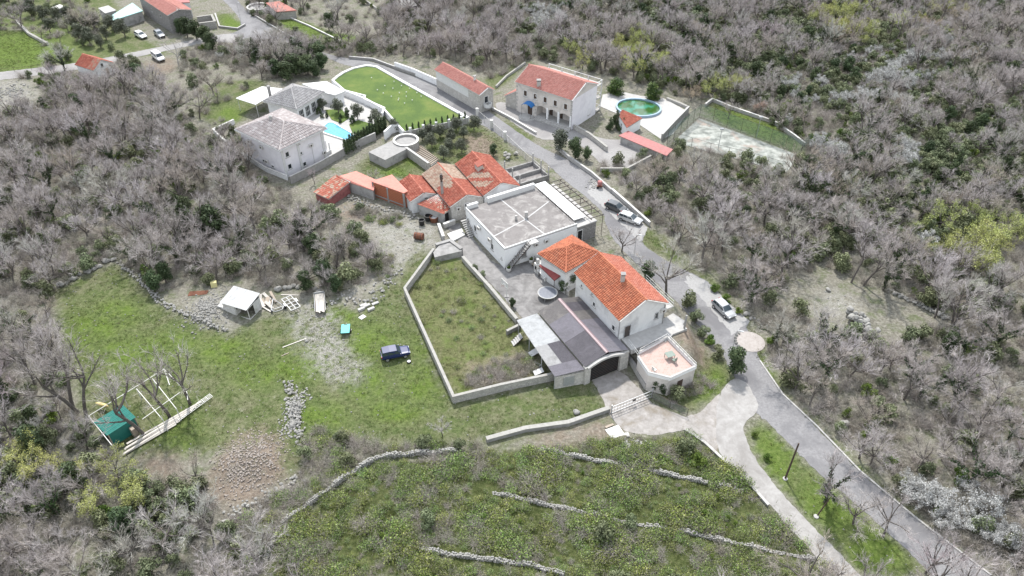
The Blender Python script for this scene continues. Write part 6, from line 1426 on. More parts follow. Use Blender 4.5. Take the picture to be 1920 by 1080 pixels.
# ---------------------------------------------------------------- vehicles
def car(name, label, px, heading, paint, L=4.2, Wd=1.75, Hh=1.48, style='hatch', wheel_missing=False):
    """heading: direction the bonnet points"""
    t = thing(name, label, 'van' if style == 'van' else 'car', (0, 0, 0)); h = L/2; w = Wd/2
    if style == 'suv': prof = [(-h, .55, .98), (-h+.05, .42, 1.05), (-h+.3, .38, 1.06), (h*.32, .38, 1.04), (h*.42, .38, 1.0), (h-.25, .4, .92), (h-.03, .45, .78), (h, .5, .62)]; gh = ((-h+.1, -h+.28), (h*.38, h*.1)); 
    elif style == 'van': prof = [(-h, .5, 1.1), (-h+.05, .38, 1.15), (h*.5, .38, 1.12), (h*.62, .38, 1.05), (h-.15, .4, .85), (h, .45, .6)]; gh = ((-h+.06, -h+.16), (h*.6, h*.36))
    else: prof = [(-h, .5, .85), (-h+.06, .36, .95), (-h+.4, .32, .98), (h*.3, .3, .96), (h*.42, .3, .92), (h-.35, .32, .8), (h-.06, .36, .66), (h, .42, .55)]; gh = ((-h+.12, -h+.5), (h*.46, h*.08))
    V = []; Fs = []; sec = []
    for (x, z0, z1) in prof:
        tp = 1 - .16*max(0, abs(x)/h - .72)/.28; ww = w*tp; zm = z0 + (z1-z0)*.55
        ring = [(x, -ww*.86, z0), (x, -ww, z0+.12), (x, -ww, zm), (x, -ww*.93, z1-.03), (x, -ww*.6, z1), (x, ww*.6, z1), (x, ww*.93, z1-.03), (x, ww, zm), (x, ww, z0+.12), (x, ww*.86, z0)]
        sec.append(len(V)); V += ring
    k = 10
    for i in range(len(prof)-1): Fs += [[sec[i]+j, sec[i]+(j+1) % k, sec[i+1]+(j+1) % k, sec[i+1]+j] for j in range(k)]
    Fs += [list(range(k))[::-1], [sec[-1]+j for j in range(k)]]
    body = MB().add([Vector(v_) for v_ in V], [f_[::-1] for f_ in Fs]).build('body', paint, t, smooth=False)
    (rb, rt), (fb, ft) = gh; zb = prof[2][2]-.03; zt_ = Hh; wb, wt = w*.92, w*.74
    low = [(rb, -wb, zb), (fb, -wb, zb-.02), (fb, wb, zb-.02), (rb, wb, zb)]; top = [(rt, -wt, zt_-.05), (ft, -wt, zt_-.06), (ft, wt, zt_-.06), (rt, wt, zt_-.05)]; mid_ = [((rt+ft)/2, -wt*1.02, zt_), ((rt+ft)/2, wt*1.02, zt_)]
    cb = MB().add([Vector(p) for p in low+top+mid_], [[0, 1, 5, 8, 4], [2, 3, 7, 9, 6], [1, 2, 6, 5], [3, 0, 4, 7], [4, 8, 9, 7], [8, 5, 6, 9]]); cb.build('cabin', paint, t)
    def pane(nm, quad, ins=(.07, .1), out=.012):
        q = [Vector(p) for p in quad]; c = sum(q, Vector((0,0,0)))/4; n = (q[1]-q[0]).cross(q[3]-q[0]).normalized(); n = n if n.dot(c - Vector((0, 0, .7))) > 0 else -n
        pts = []
        for a, b_ in ((ins[0], ins[1]), (1-ins[0], ins[1]), (1-ins[0], 1-ins[1]), (ins[0], 1-ins[1])): pts.append(q[0]*(1-a)*(1-b_) + q[1]*a*(1-b_) + q[2]*a*b_ + q[3]*(1-a)*b_ + n*out)
        MB().add(pts, [[0, 1, 2, 3]]).build(nm, M_glass_car, t)
    pane('windscreen', [low[1], low[2], top[2], top[1]], (.06, .06)); pane('rear_window', [low[3], low[0], top[0], top[3]], (.08, .12))
    for sg, (a, b_, c, d) in ((-1, (low[0], low[1], top[1], top[0])), (1, (low[3], low[2], top[2], top[3]))):
        a, b_, c, d = map(Vector, (a, b_, c, d)); n_w = 3 if style != 'van' else 2
        for i in range(n_w):
            t0, t1 = i/n_w, (i+1)/n_w; pane('side_window', [a.lerp(b_, t0), a.lerp(b_, t1), d.lerp(c, t1), d.lerp(c, t0)], (.05, .14))
    for sx in (-1, 1):
        for sy in (-1, 1):
            if wheel_missing and sx == 1 and sy == -1: continue
            cx, cy_ = sx*h*.62, sy*(w-.1); wh = MB().tube((cx, cy_-.11, .32), (cx, cy_+.11, .32), .32, n=16).build('wheel', M_tyre, t); MB().tube((cx, cy_+sy*.105, .32), (cx, cy_+sy*.125, .32), .2, n=12).build('rim', M_rim, wh)
    for sy in (-1, 1):
        MB().obox((h-.07, sy*w*.62, prof[-2][2]-.05), (.05, 0, 0), (0, w*.2, 0), (0, 0, .07)).build('headlight', plain('lamp_glass', (.6, .62, .64), .15), t)
        MB().obox((-h+.04, sy*w*.75, .88), (.05, 0, 0), (0, w*.12, 0), (0, 0, .12)).build('taillight', plain('tail_red', (.35, .02, .02), .25), t)
        MB().obox((fb-.12, sy*(w+.08), zb+.08), (.06, 0, 0), (0, .09, 0), (0, 0, .06)).build('mirror', paint, t)
    MB().obox((h-.01, 0, .45), (.03, 0, 0), (0, w*.55, 0), (0, 0, .07)).build('grille', M_steel_d, t)
    q = P(*px); t.location = (q.x, q.y, .045 if hz1(q.x, q.y) < .3 else hz1(q.x, q.y)); t.rotation_euler = (0, 0, heading); return t
def hd(a, b_): A, B = P(*a), P(*b_); return math.atan2(B.y-A.y, B.x-A.x)
def paint(nm, c, metal=.3): 
    m = plain(nm, c, .28, metal, .5); m.node_tree.nodes['Principled BSDF'].inputs['Coat Weight'].default_value = .25; return m
car('parked_car', 'dark grey hatchback with silver bonnet parked farther up the road', (1155,394), hd((1138,388),(1174,402)), paint('graphite_paint', (.10, .105, .11)))
car('parked_car', 'silver estate car parked beside the dark grey hatchback', (1181,415), hd((1163,409),(1200,422)), paint('silver_paint', (.50, .50, .50)), 4.4)
car('parked_car', 'silver hatchback alone in the lay-by by the road', (1356,585), hd((1338,570),(1374,603)), paint('bright_silver_paint', (.42, .425, .43)))
car('off_road_car', 'dark blue off-road car standing in the meadow', (742,668), hd((716,673),(768,662)), paint('blue_paint', (.010, .018, .085), 0), 4.1, 1.75, 1.68, 'suv')
car('parked_van', 'white van on the dirt patch beside the side road', (298,112), hd((286,103),(312,121)), paint('white_paint_car', (.66, .66, .65), 0), 4.6, 1.85, 1.9, 'van')
car('far_car', 'grey car parked before the far stone house', (300,68), hd((292,60),(310,73)), paint('grey_paint', (.22, .23, .25))); car('far_car', 'white pick-up car among the clutter by the far house', (265,70), hd((250,62),(278,76)), paint('white_paint_car', (.66, .66, .65), 0), 4.4)
q = P(767,679); t = thing('loose_wheel', 'white wheel lying in the grass beside the blue car', 'wheel', q); MB().lathe(q, [(.12, .02), (.32, .02), (.34, .1), (.32, .2), (.2, .2)], 16, cap=False).build('tyre', M_tyre, t); MB().lathe(q, [(.24, .205), (.05, .18)], 16).build('rim', M_white, t)
# ---------------------------------------------------------------- trailers
def axis2(a, b_, z=0): A, B = P(*a), P(*b_); d = (B-A).normalized(); return A, B, d, Vector((-d.y, d.x, 0))
def wheelset(t, c, n, half, rr=.3):
    for s in (-1, 1): q = c + n*s*half; w_ = MB().tube(q - n*.09 + UP*rr, q + n*.09 + UP*rr, rr, n=14).build('wheel', M_tyre, t); MB().tube(q + n*s*.09 + UP*rr, q + n*s*.11 + UP*rr, .16, n=10).build('rim', M_rim, w_)
    MB().bar(c - n*half + UP*rr, c + n*half + UP*rr, .06, .06).build('axle', M_steel_d, t)
A, B, d, n = axis2((538,563),(556,584)); t = thing('frame_trailer', 'open steel frame trailer beside the lumber pile', 'trailer', (A+B)/2); L = (B-A).length; c0 = (A+B)/2
for s in (-1, 1): MB().bar(c0 + n*s*.75 - d*L/2 + UP*.6, c0 + n*s*.75 + d*L/2 + UP*.6, .08, .1).build('side_rail', M_steel, t)
for k in range(5): q = c0 + d*(-L/2 + L*k/4) + UP*.6; MB().bar(q - n*.75, q + n*.75, .07, .08).build('cross_bar', M_steel, t)
MB().bar(c0 + UP*.6 - d*L/2, c0 + UP*.6 + d*L/2, .07, .08).build('centre_rail', M_steel, t); MB().bar(c0 + d*L/2 + UP*.55, c0 + d*(L/2+1.0) + UP*.5, .08, .08).build('drawbar', M_steel_d, t); wheelset(t, c0 - d*.1, n, .92)
MB().obox(c0 - n*.95 - d*.1 + UP*.68, d*.42, n*.12, UP*.02).build('mudguard', M_steel, t); MB().obox(c0 + n*.95 - d*.1 + UP*.68, d*.42, n*.12, UP*.02).build('mudguard', M_steel, t)
A, B, d, n = axis2((511,560),(526,592)); t = thing('boat_trailer', 'rusty bow shaped steel trailer frame next to the shed', 'trailer', (A+B)/2); c0 = (A+B)/2
pth = [c0 - d*1.6, c0 - d*.2 + n*.55, c0 + d*.9 + n*.95, c0 + d*1.5 + n*.6, c0 + d*1.6, c0 + d*1.5 - n*.6, c0 + d*.9 - n*.95, c0 - d*.2 - n*.55, c0 - d*1.6]
for i in range(len(pth)-1): MB().tube(pth[i]+UP*.5, pth[i+1]+UP*.5, .06).build('frame_bar', M_steel, t)
MB().bar(c0 + d*.9 - n*.95 + UP*.5, c0 + d*.9 + n*.95 + UP*.5, .06, .06).build('cross_bar', M_steel, t); wheelset(t, c0 + d*1.0, n, .95, .24); MB().bar(c0 - d*1.6 + UP*.5, c0 - d*2.4 + UP*.45, .06, .06).build('drawbar', M_steel_d, t)
A, B, d, n = axis2((600,556),(602,590)); t = thing('flat_trailer', 'flat trailer loaded with long pale boards', 'trailer', (A+B)/2); c0 = (A+B)/2; L = (B-A).length
MB().obox(c0 + UP*.55, d*L/2, n*.75, UP*.05).build('bed', M_steel_d, t); wheelset(t, c0, n, .9)
for s in (-1, 1): MB().bar(c0 - d*L/2 + n*s*.78 + UP*.75, c0 + d*L/2 + n*s*.78 + UP*.75, .04, .2).build('side_board', M_steel, t)
MB().bar(c0 - d*L/2 - n*.78 + UP*.8, c0 - d*L/2 + n*.78 + UP*.8, .05, .35).build('end_board', M_steel, t)
for s in (-1, 1): MB().bar(c0 + d*L/2 + n*s*.6 + UP*.5, c0 + d*(L/2+.9) + UP*.45, .06, .06).build('drawbar', M_steel_d, t)
for k in range(6):
    bd = MB().bar(c0 - d*L*.48 + n*(-.55+.22*k) + UP*(.68+.02*(k % 2)), c0 + d*L*(.5+.04*(k % 3)) + n*(-.52+.21*k) + UP*(.68+.03*(k % 2)), .18, .06).build('board', M_wood_w, loc=(c0.x, c0.y, .68)); tag(bd, 'long pale board loaded on the flat trailer', 'board', 'boards on the flat trailer')
A, B, d, n = axis2((650,612),(648,634)); t = thing('teal_cart', 'small turquoise topped cart in the meadow', 'cart', (A+B)/2); c0 = (A+B)/2
MB().obox(c0 + UP*.72, d*.95, n*.62, UP*.03).build('top', plain('turquoise_paint', (.05, .42, .40), .5), t)
for s in (-1, 1): MB().obox(c0 + n*s*.6 + UP*.6, d*.93, n*.025, UP*.1).build('side_panel', M_steel_d, t); MB().obox(c0 + d*s*.92 + UP*.6, d*.025, n*.57, UP*.1).build('end_panel', M_steel_d, t)
wheelset(t, c0, n, .7, .28); MB().bar(c0 - d*.9 + UP*.55, c0 - d*1.7 + UP*.3, .05, .05).build('drawbar', M_steel, t); MB().obox(c0 - d*.86 + UP*.76, d*.04, n*.22, UP*.03).build('handle', M_steel_d, t)
# ---------------------------------------------------------------- little shed, lumber, loose boards
f = fit((416,562), (463,579), (484,555), 2.3); S0 = f; t = thing('meadow_shed', 'small open shed with white corrugated roof at the meadow edge', 'shed', base_pt(f)); W = f.W
for i in range(6): a0, a1 = f.la*i/6, f.la*(i+1.05)/6; lf = UP*(.005*(i % 2)); corr_sheet(W(a0, -.25, 2.15)+lf, W(a1, -.25, 2.15)+lf, W(a1, f.lc+.2, 2.75)+lf, W(a0, f.lc+.2, 2.75)+lf, M_sheet['white'], 4).build('roof_sheet', M_sheet['white'], t)
for a in (.1, f.la*.5, f.la-.1):
    for b_, h in ((.1, 2.15), (f.lc-.1, 2.6)): MB().bar(W(a, b_, -.1), W(a, b_, h), .09, .09).build('post', M_white_d, t)
wb = MB(); rect(wb, f, .1, f.la-.1, f.lc-.12, f.lc-.06, 0, 2.55); wb.build('back_wall', M_white_d, t); wb = MB(); rect(wb, f, f.la-.1, f.la-.04, .05, f.lc-.1, 0, 2.1); wb.build('side_wall', M_white_d, t)
wb = MB(); rect(wb, f, f.la*.52, f.la-.12, .02, .07, .3, 1.9); wb.build('front_panel', M_white_d, t); wb = MB(); rect(wb, f, .02, .06, f.lc*.45, f.lc-.12, .2, 2.2); wb.build('door', M_sheet['white'], t)
for z_ in (.1, 2.05): MB().bar(W(.05, .1, z_), W(.05, f.lc-.1, z_+.1), .08, .08).build('rail', M_white_d, t); MB().bar(W(.05, .1, z_), W(f.la*.5, .1, z_), .08, .08).build('rail', M_white_d, t)
bx_ = MB(); rect(bx_, f, f.la*.5, f.la+.9, -.1, 1.0, 0, 1.1); o = bx_.build('storage_box', M_white_d, loc=W(f.la*.75, .5, 0)); tag(o, 'white storage box against the little meadow shed', 'box')
c = P(497,568); 
for k in range(11):
    a = random.uniform(-.6, .9); q = c + Vector((random.uniform(-1.0, 1.2), random.uniform(-1.5, 1.6), .12 + .07*(k % 5))); d = Vector((math.cos(a+1.9), math.sin(a+1.9), random.uniform(-.05, .25))); L = random.uniform(.7, 1.4)
    o = MB().obox(q, d.normalized()*L, d.cross(UP).normalized()*random.uniform(.08, .3), UP*.03).build('plank', M_wood_w if k % 3 else M_wood, loc=(q.x, q.y, 0)); tag(o, 'plank in the messy lumber pile beside the meadow shed', 'plank', 'planks of the lumber pile')
def board(name, label, a, b_, w_, h, m, z=.06, cat='board', dz=0): A, B = P(*a), P(*b_); o = MB().bar(A+UP*z, B+UP*(z+dz), w_, h).build(name, m, loc=(A.x, A.y, 0)); return tag(o, label, cat)
board('board', 'long thin timber lying in the grass below the trailers', (530,652),(575,635),.14,.08,M_wood_w); board('board', 'pale plank lying behind the frame trailer', (527,553),(560,554),.2,.08,M_wood_w); board('board', 'square white board lying near the teal cart', (675,598),(684,592),.75,.05,M_white)
board('board', 'short timber lying in the meadow centre', (528,668),(542,662),.1,.06,M_wood); 
for k, (x, y) in enumerate([(672,584),(682,578),(690,584),(698,574),(676,577)]): board('concrete_block', ['concrete block at the near end of the block row', 'pale block beside the stone bank', 'block with a hollow core near the white board', 'farthest pale block of the block row', 'small block under the stone bank'][k], (x, y), (x+12, y-5), .45, .4, M_conc_l, .2, 'block')
q = P(402,537); o = MB().obox(q+UP*.4, (.45, .1, 0), (-.1, .3, 0), (0, .1, .45)).build('yellow_sack', mat('yellow_sack', (.5, .45, .2), (.6, .55, .3), 3, .8, .3), loc=(q.x, q.y, 0)); tag(o, 'pale yellow sack standing under the trees', 'sack')
q = P(372,552); o = MB().slab([q + Vector(v_) for v_ in ((-1.5, -.5, .1), (1.4, -.2, .15), (1.5, .6, .35), (-1.4, .4, .3))], .05).build('rusty_sheet', M_rust, loc=(q.x, q.y, 0)); tag(o, 'rusty orange sheet lying among the trees', 'metal sheet')
# ---------------------------------------------------------------- coop with green roof and pipe frame
zc = 2.3; f = fit((176,791), (202,816), (254,784), zc); W = f.W; t = thing('green_coop', 'small coop with ribbed green metal roof', 'coop', base_pt(f))
pts = [W(f.la, -.1, zc-.15), W(0, -.1, zc-.15), W(0, f.lc, zc+.2), W(f.la, f.lc, zc+.2)]
for i in range(6): corr_sheet(W(f.la*i/6, -.1, zc), W(f.la*(i+1.04)/6, -.1, zc), W(f.la*(i+1.04)/6, f.lc+.1, zc+.05), W(f.la*i/6, f.lc+.1, zc+.05), M_green_roof, 2, .04).build('roof_sheet', M_green_roof, t)
wb = MB(); rect(wb, f, .1, .16, .1, f.lc-.1, 0, zc-.08); wb.build('side_wall', M_green_roof, t); wb = MB(); rect(wb, f, .2, f.la-.1, .1, .16, 0, zc-.1); wb.build('front_wall', M_dark, t)
for a in (.05, f.la-.05):
    for b_ in (.05, f.lc-.05): MB().bar(W(a, b_, -.1), W(a, b_, zc-.05), .09, .09).build('post', M_wood, t)
MB().obox(W(-.5, f.lc*.75, .8), f.u*.35, f.v*.3, UP*.8).build('nesting_box', M_wood, t)
zf = 2.2; fp = thing('pipe_frame', 'white pipe frame of an unfinished pen round three trees', 'frame', P(290,760)); M_pipe = plain('white_pipe', (.62, .61, .58), .5)
def pipe(a, b_, za=zf, zb=zf, w_=.11): MB().tube(P(*a, za), P(*b_, zb), w_/2, n=6).build('pipe', M_pipe, fp)
pipe((166,780),(308,692)); pipe((166,780),(210,835), zf, zf); pipe((308,692),(350,735)); pipe((256,729),(305,787)); pipe((286,710),(331,767)); pipe((267,786),(337,736)); pipe((308,692),(318,722)); pipe((350,735),(352,750))
for p_ in ((166,780),(210,835),(308,692),(350,735),(256,729),(286,710),(305,787),(331,767),(230,741)):
    q = P(*p_, zf); MB().tube((q.x, q.y, -.1), (q.x, q.y, zf), .055, n=6).build('post', M_pipe, fp)
for k in range(7):
    a, b_ = ((228+6*k*0, 852-1.5*k), (395, 744-1.2*k)); A, B = P(230+1.5*k, 853-3*k+(k % 3)*2, .2), P(330+8*k, 795-6.5*k, .2); o = MB().bar(A+UP*.05*k, B+UP*.05*k, .28, .06).build('board', M_wood_w, loc=(A.x, A.y, 0)); tag(o, 'long white board stacked beside the pipe frame', 'board', 'white boards stacked beside the pipe frame')
A, B = P(335,790), P(397,745); d = (B-A).normalized(); n = Vector((-d.y, d.x, 0)); o = thing('white_lattice', 'white lattice panel lying at the end of the long boards', 'panel', A)
for s in (-.35, -.12, .12, .35): MB().bar(A+n*s+UP*.4, B+n*s+UP*.4, .06, .05).build('slat', M_pipe, o)
for k in range(9): q = A.lerp(B, k/8); MB().bar(q-n*.38+UP*.44, q+n*.38+UP*.44, .05, .04).build('crossbar', M_pipe, o)
A, B = P(183,763), P(208,770); d = (B-A).normalized(); o = MB().lathe((0, 0, 0), [(.02, -1.1), (.24, -.6), (.28, 0), (.24, .6), (.02, 1.1)], 10).build('yellow_kayak', mat('yellow_hull', (.52, .42, .17), (.6, .5, .24), 2, .6, 0), smooth=True); c = (A+B)/2; o.location = (c.x, c.y, .8); o.rotation_euler = (R(90), 0, math.atan2(d.y, d.x)+R(90)); tag(o, 'pale yellow hull leaning behind the green coop roof', 'hull')
MB_ = P(160,690); 
# ---------------------------------------------------------------- poles
def pole(label, base, h, lean=(0, 0), r_=.11, m=None, head=False):
    q = P(*base); q.z = hz1(q.x, q.y); t = thing('utility_pole', label, 'pole', q); top = q + Vector((lean[0], lean[1], h)); MB().tube(q - UP*.3, top, r_, r_*.75, 8).build('shaft', m or M_wood, t)
    if head: MB().bar(top, top + Vector((.5, -.2, .05)), .06, .06).build('arm', M_steel, t); MB().obox(top + Vector((.6, -.24, .04)), (.22, -.08, 0), (.03, .09, 0), (0, 0, .05)).build('lamp_head', M_steel, t)
    else: MB().lathe((q.x, q.y, q.z), [(.32, -.1), (.3, .12), (.14, .16)], 8).build('footing', M_conc_l, t)
pole('dark wooden pole standing on the verge between road and lane', (1472,898), 6.3, (.2, .3), .13, M_wood_d)
wall_run('road_kerb', 'low pale kerb along the outer edge of the lower road', [(1424,676),(1468,740),(1531,799),(1613,884),(1714,969),(1858,1079)], .13, .22, M_conc_l); pole('short leaning post beside the verge bushes', (1530,969), 2.6, (1.2, .8), .09, M_wood_d); pole('thin street lamp post at the road bend by the bushes', (1372,660), 4.2, (0, 0), .05, M_steel, True)
pole('thin street lamp post beside the annex and road', (1188,486), 5.0, (0, 0), .05, M_steel, True); pole('thin lamp post beside the far junction', (452,42), 5.5, (0, 0), .05, M_steel, True)
q = P(1406,641); t = thing('round_slab', 'round pinkish concrete slab beside the road bend', 'slab', q); MB().lathe(q, [(2.15, -.1), (2.15, .075)], 26).build('slab', mat('pink_slab', (.29, .26, .24), (.38, .35, .33), 2, .9, .2), t)
for k in range(7): a = 2.2 + k*.28; link('edge_stone', ROCKS[k % 4], t, (2.1*math.cos(a), 2.1*math.sin(a), .15), k, .24)
# debris by the driveway and other loose things
for k, (a, b_, w_) in enumerate([((1140,815),(1165,806),1.6), ((1150,822),(1180,818),1.0), ((1135,803),(1150,797),.3)]): board('board', ['large white door panel lying by the driveway', 'pale sheet lying beside the white door panel', 'timber beam lying by the retaining wall'][k], a, b_, w_, .06, M_white_d if k < 2 else M_wood, .1+.05*k)
board('board', 'white sheet leaning in the plot beside the carport', (993,668),(1008,662),1.0,.05,M_white,.3,dz=.3); board('board', 'crumpled white board beside the carport edge', (1000,682),(1013,688),.6,.05,M_white,.2); board('board', 'pale blue white panel leaning on the plot wall', (1001,703),(1018,699),.9,.05,M_white,.3,dz=.35)
q = P(1124,352); t = thing('wheelbarrow', 'reddish mixer and barrow standing in the parking bay', 'wheelbarrow', q); MB().lathe(q + UP*.5, [(.2, 0), (.5, .4), (.45, .9), (.3, 1.0)], 12).build('drum', M_redpaint, t); MB().obox(q + UP*.35, (.5, .1, 0), (-.05, .3, 0), (0, 0, .06)).build('frame', M_rust, t); MB().tube(q + Vector((-.4, -.45, .25)), q + Vector((-.4, -.35, .25)), .25, n=12).build('wheel', M_tyre, t)
q = P(955,296); o = thing('material_stack', 'heap of white sacks and panels beside the concrete frame', 'sacks', q)
for k in range(9): c = link('sack', ROCKS[k % 4], o, (random.uniform(-1.6, 1.6), random.uniform(-1.2, 1.2), .3+.25*(k % 3)), k, (.5, .35, .25)); c.data = c.data
# ---------------------------------------------------------------- far north-west houses
f = fit((258,-12), (314,29.4), (363,29), 5.0); a_, b_, c_ = P(258,-8,5), P(314,29.4,5), P(363,29,5); uu = (a_-b_).normalized(); vv = Vector((-uu.y, uu.x, 0)); vv = vv if vv.x > 0 else -vv
f = Fr(b_, (uu.x, uu.y), (vv.x, vv.y), (a_-b_).length, 6.6).shrink(.2); r = thing('far_stone_house', 'long grey stone house with salmon roof at the far junction', 'house', base_pt(f)); gable_walls(r, f, -.3, 5.0, .9, .2, M_stone_dark, 'u'); gable_roof(r, f, .2, 5.0, .9, T_salmon, 'u', M_conc_l, seed=130)
window(r, f, 'R', f.lc*.5, 2.6, .7, .9, M_conc_l); window(r, f, 'L', f.la*.3, 3.2, .7, .9, M_conc_l); window(r, f, 'L', f.la*.6, 3.2, .7, .9, M_conc_l)
def block_house(name, label, pts, z, wm, rm, rise=0, tiled=None):
    w_ = [P(x, y, z) for x, y in pts]; c = sum(w_, Vector((0,0,0)))/len(w_); t = thing(name, label, 'house', (c.x, c.y, 0)); MB().prism([c+(p-c)*.94 for p in w_], -.2, z-.2).build('wall', wm, t); MB().prism(w_, z-.198, z).build('roof', rm, t); return t
block_house('far_white_house', 'small white house with red roof behind the far stone house', [(322,-4),(332,5),(356,4),(352,-8)], 4.0, M_render_w, M_redpaint)
block_house('teal_roofed_shed', 'long shed with pale teal roof beside the far stone house', [(202,33),(212,38),(268,20),(248,5)], 2.8, M_block, mat('pale_teal_sheet', (.28, .46, .45), (.36, .54, .52), 2, .5, 0)); block_house('flat_white_shed', 'small shed with flat cream roof beside the teal shed', [(184,15),(197,25),(218,19),(203,10)], 3.0, M_block, M_conc_l)
block_house('field_hut', 'tiny hut with pale roof in the far grove', [(96,14),(106,18),(122,12),(112,8)], 2.0, M_stone_dark, M_white_d); block_house('red_store', 'low store with orange roof beside the far round tank', [(498,5),(518,22),(556,19),(524,2)], 2.4, M_stone_wall, T_salmon)
t = block_house('hillside_hut', 'dark hut with grey roof on the hillside above the lawn', [(737,3),(750,15),(782,10),(772,-3)], 2.8, M_wood_d, M_conc)
round_tank('far_round_tank', 'round stone tank by the far junction', (483,12), 20, 1.2, M_stone_light, M_conc_l)
f = fit((144,120), (176,133), (211,117), 2.4).shrink(.2); r = thing('white_cottage', 'small white cottage with faded red roof by the side road', 'house', base_pt(f)); gable_walls(r, f, -.3, 2.4, 1.7, .2, M_render_w, 'u'); gable_roof(r, f, .2, 2.4, 1.7, T_red, 'u', M_conc_l, seed=140, tintf=(lambda a, b_, r_: r_*.5 + (.35 if a < .35 else 0), None)); window(r, f, 'R', f.lc*.45, 2.9, .6, .8, M_conc_l, M_dark); door(r, f, 'R', f.lc*.6, 0, .9, 1.9, M_wood)
wall_run('ruin_wall', 'roofless ruin wall beside the far stone house', [(376,56),(406,52),(400,40),(372,44)], 1.8, .5, M_stone_wall, M_cap); wall_run('junction_wall', 'low wall round the green plot at the far junction', [(404,28),(412,52),(446,56),(460,48)], .5, .3, M_conc, M_conc_l)
wall_run('garden_edge', 'thin white edge between the far garden strips', [(520,25),(580,50),(645,82)], .35, .25, M_conc_l, M_white_d); wall_run('road_edge', 'low kerb beside the road below the far garden', [(480,32),(530,62),(575,84)], .4, .25, M_conc, M_conc_l); wall_run('hill_wall', 'thin wall climbing the hillside to the dark hut', [(680,0),(720,28),(765,52)], .6, .35, M_stone_light, M_cap)
wall_run('field_wall', 'low stone wall beside the bright far field', [(32,42),(55,66),(90,85)], .7, .5, M_stone_light, M_cap); fence('field_fence', 'short wire fence along the bright far field', [(-5,138),(60,132),(105,122)], 1.1, None, M_wood_d, 3.5, rails=1)
wall_run('ivy_ruin_wall', 'pale ruin wall swallowed by the ivy thicket', [(500,132),(520,138),(530,128)], 1.6, .5, M_stone_light, M_cap); wall_run('house_path_wall', 'low wall climbing behind the beige house lean-to', [(930,165),(950,145),(985,120)], .5, .3, M_conc_l, M_cap)
# ---------------------------------------------------------------- woodland and scrub
CLEAR = [[(440,185),(470,160),(520,150),(620,105),(640,108),(690,108),(830,108),(925,150),(1000,108),(1130,140),(1180,150),(1290,185),(1330,185),(1400,205),(1500,265),(1512,285),(1486,312),(1380,286),(1270,262),(1240,276),(1180,292),(1120,300),(1108,318),(1160,355),(1225,422),(1300,495),(1350,530),(1425,610),(1445,680),(1530,785),(1720,958),(1880,1085),(1540,1090),(500,1090),(490,1050),(560,960),(480,960),(400,960),(385,890),(260,885),(160,815),(118,690),(92,552),(215,480),(300,545),(420,530),(560,548),(640,560),(740,505),(690,440),(630,390),(590,372),(530,348),(470,312),(445,255)],
         ROADS['main'], ROADS['west'], Z['field_nw'], Z['garden_n'], Z['garden_n2'],
         [(175,-20),(460,-20),(470,70),(250,112),(200,80),(180,40)], [(130,95),(220,95),(225,150),(180,155),(135,135)],
         [(255,75),(345,75),(340,140),(262,145)], [(-20,145),(75,150),(75,195),(-20,215)],
         [(1480,520),(1560,505),(1690,560),(1790,590),(1690,640),(1560,620),(1450,560)]]
SOFTCLEAR = [[(300,150),(400,115),(500,150),(460,200),(440,250),(390,270),(370,235),(310,190)], Z['grass_nw'], Z['villa_north'], [(480,-20),(720,-20),(720,60),(690,80),(540,60)], [(730,-20),(790,-20),(790,30),(740,30)]]
def clear_at(X, Y, Zh, polys):
    px, py = PXa(X, Y, Zh); h = np.zeros(np.shape(X), bool)
    for p in polys: h |= pip(px, py, p)
    return h
def sample_wild(n, step, x0=-200, x1=200, y0=30, y1=262, seed=1):
    rg = np.random.default_rng(seed); nx = int((x1-x0)/step); ny = int((y1-y0)/step)
    X, Y = np.meshgrid(np.arange(nx), np.arange(ny)); X = x0 + (X.ravel() + rg.uniform(0, 1, X.size))*step; Y = y0 + (Y.ravel() + rg.uniform(0, 1, Y.size))*step
    px, py = PXa(X, Y); k = (px > -170) & (px < 2090) & (py > -75) & (py < 1190)
    return X[k], Y[k], rg
TX, TY, trg = sample_wild(0, 3.4, seed=11)
TH_ = trg.uniform(.5, 1.2, len(TX)) * 8.6
apx, apy = PXa(TX, TY); east = (apx > 1230) & (apy > 400)
gcl = clear_at(TX, TY, 0.0, CLEAR) | clear_at(TX, TY, TH_*np.where(east, .2, .5), CLEAR[:1]) | (clear_at(TX, TY, TH_*.85, CLEAR[:1]) & ~east) | clear_at(TX, TY, TH_*.4, CLEAR[2:])
gcl |= clear_at(TX, TY, 0.0, SOFTCLEAR) & (trg.uniform(size=len(TX)) < .8)
gcl |= (np.sin(TX*.21 + 1.3*np.sin(TY*.13)) * np.sin(TY*.17 + 1.1*np.sin(TX*.11) + 1) > .52) & (trg.uniform(size=len(TX)) < .75)
TX, TY, TH_ = TX[~gcl], TY[~gcl], TH_[~gcl]
tpx, tpy = PXa(TX, TY)
def gsum(px, py, L): 
    s = np.zeros(px.shape)
    for (x, y, r) in L: s = np.maximum(s, np.exp(-((px-x)**2 + ((py-y)*1.6)**2) / (r*r)))
    return s
pe = .07 + .42*gsum(tpx, tpy, [(1700,320,230),(1850,300,150),(1350,90,160),(1250,60,120),(1480,60,120),(1000,30,80),(60,900,110),(1560,140,90)])
pb = .85*gsum(tpx, tpy, [(1500,175,55),(1560,215,60),(1690,135,70),(1545,285,60),(1640,180,50),(1800,985,100),(1850,1010,80),(1730,935,50),(400,125,40),(1700,300,35),(1730,430,40),(1020,45,40)])
pu = .8*gsum(tpx, tpy, [(1590,60,40),(1640,75,35),(1850,488,60),(1745,455,40),(1080,120,22),(1190,118,35),(1780,15,50),(20,850,60),(70,880,50),(220,950,50),(1560,40,30),(1900,520,30)])
u = trg.uniform(size=len(TX))
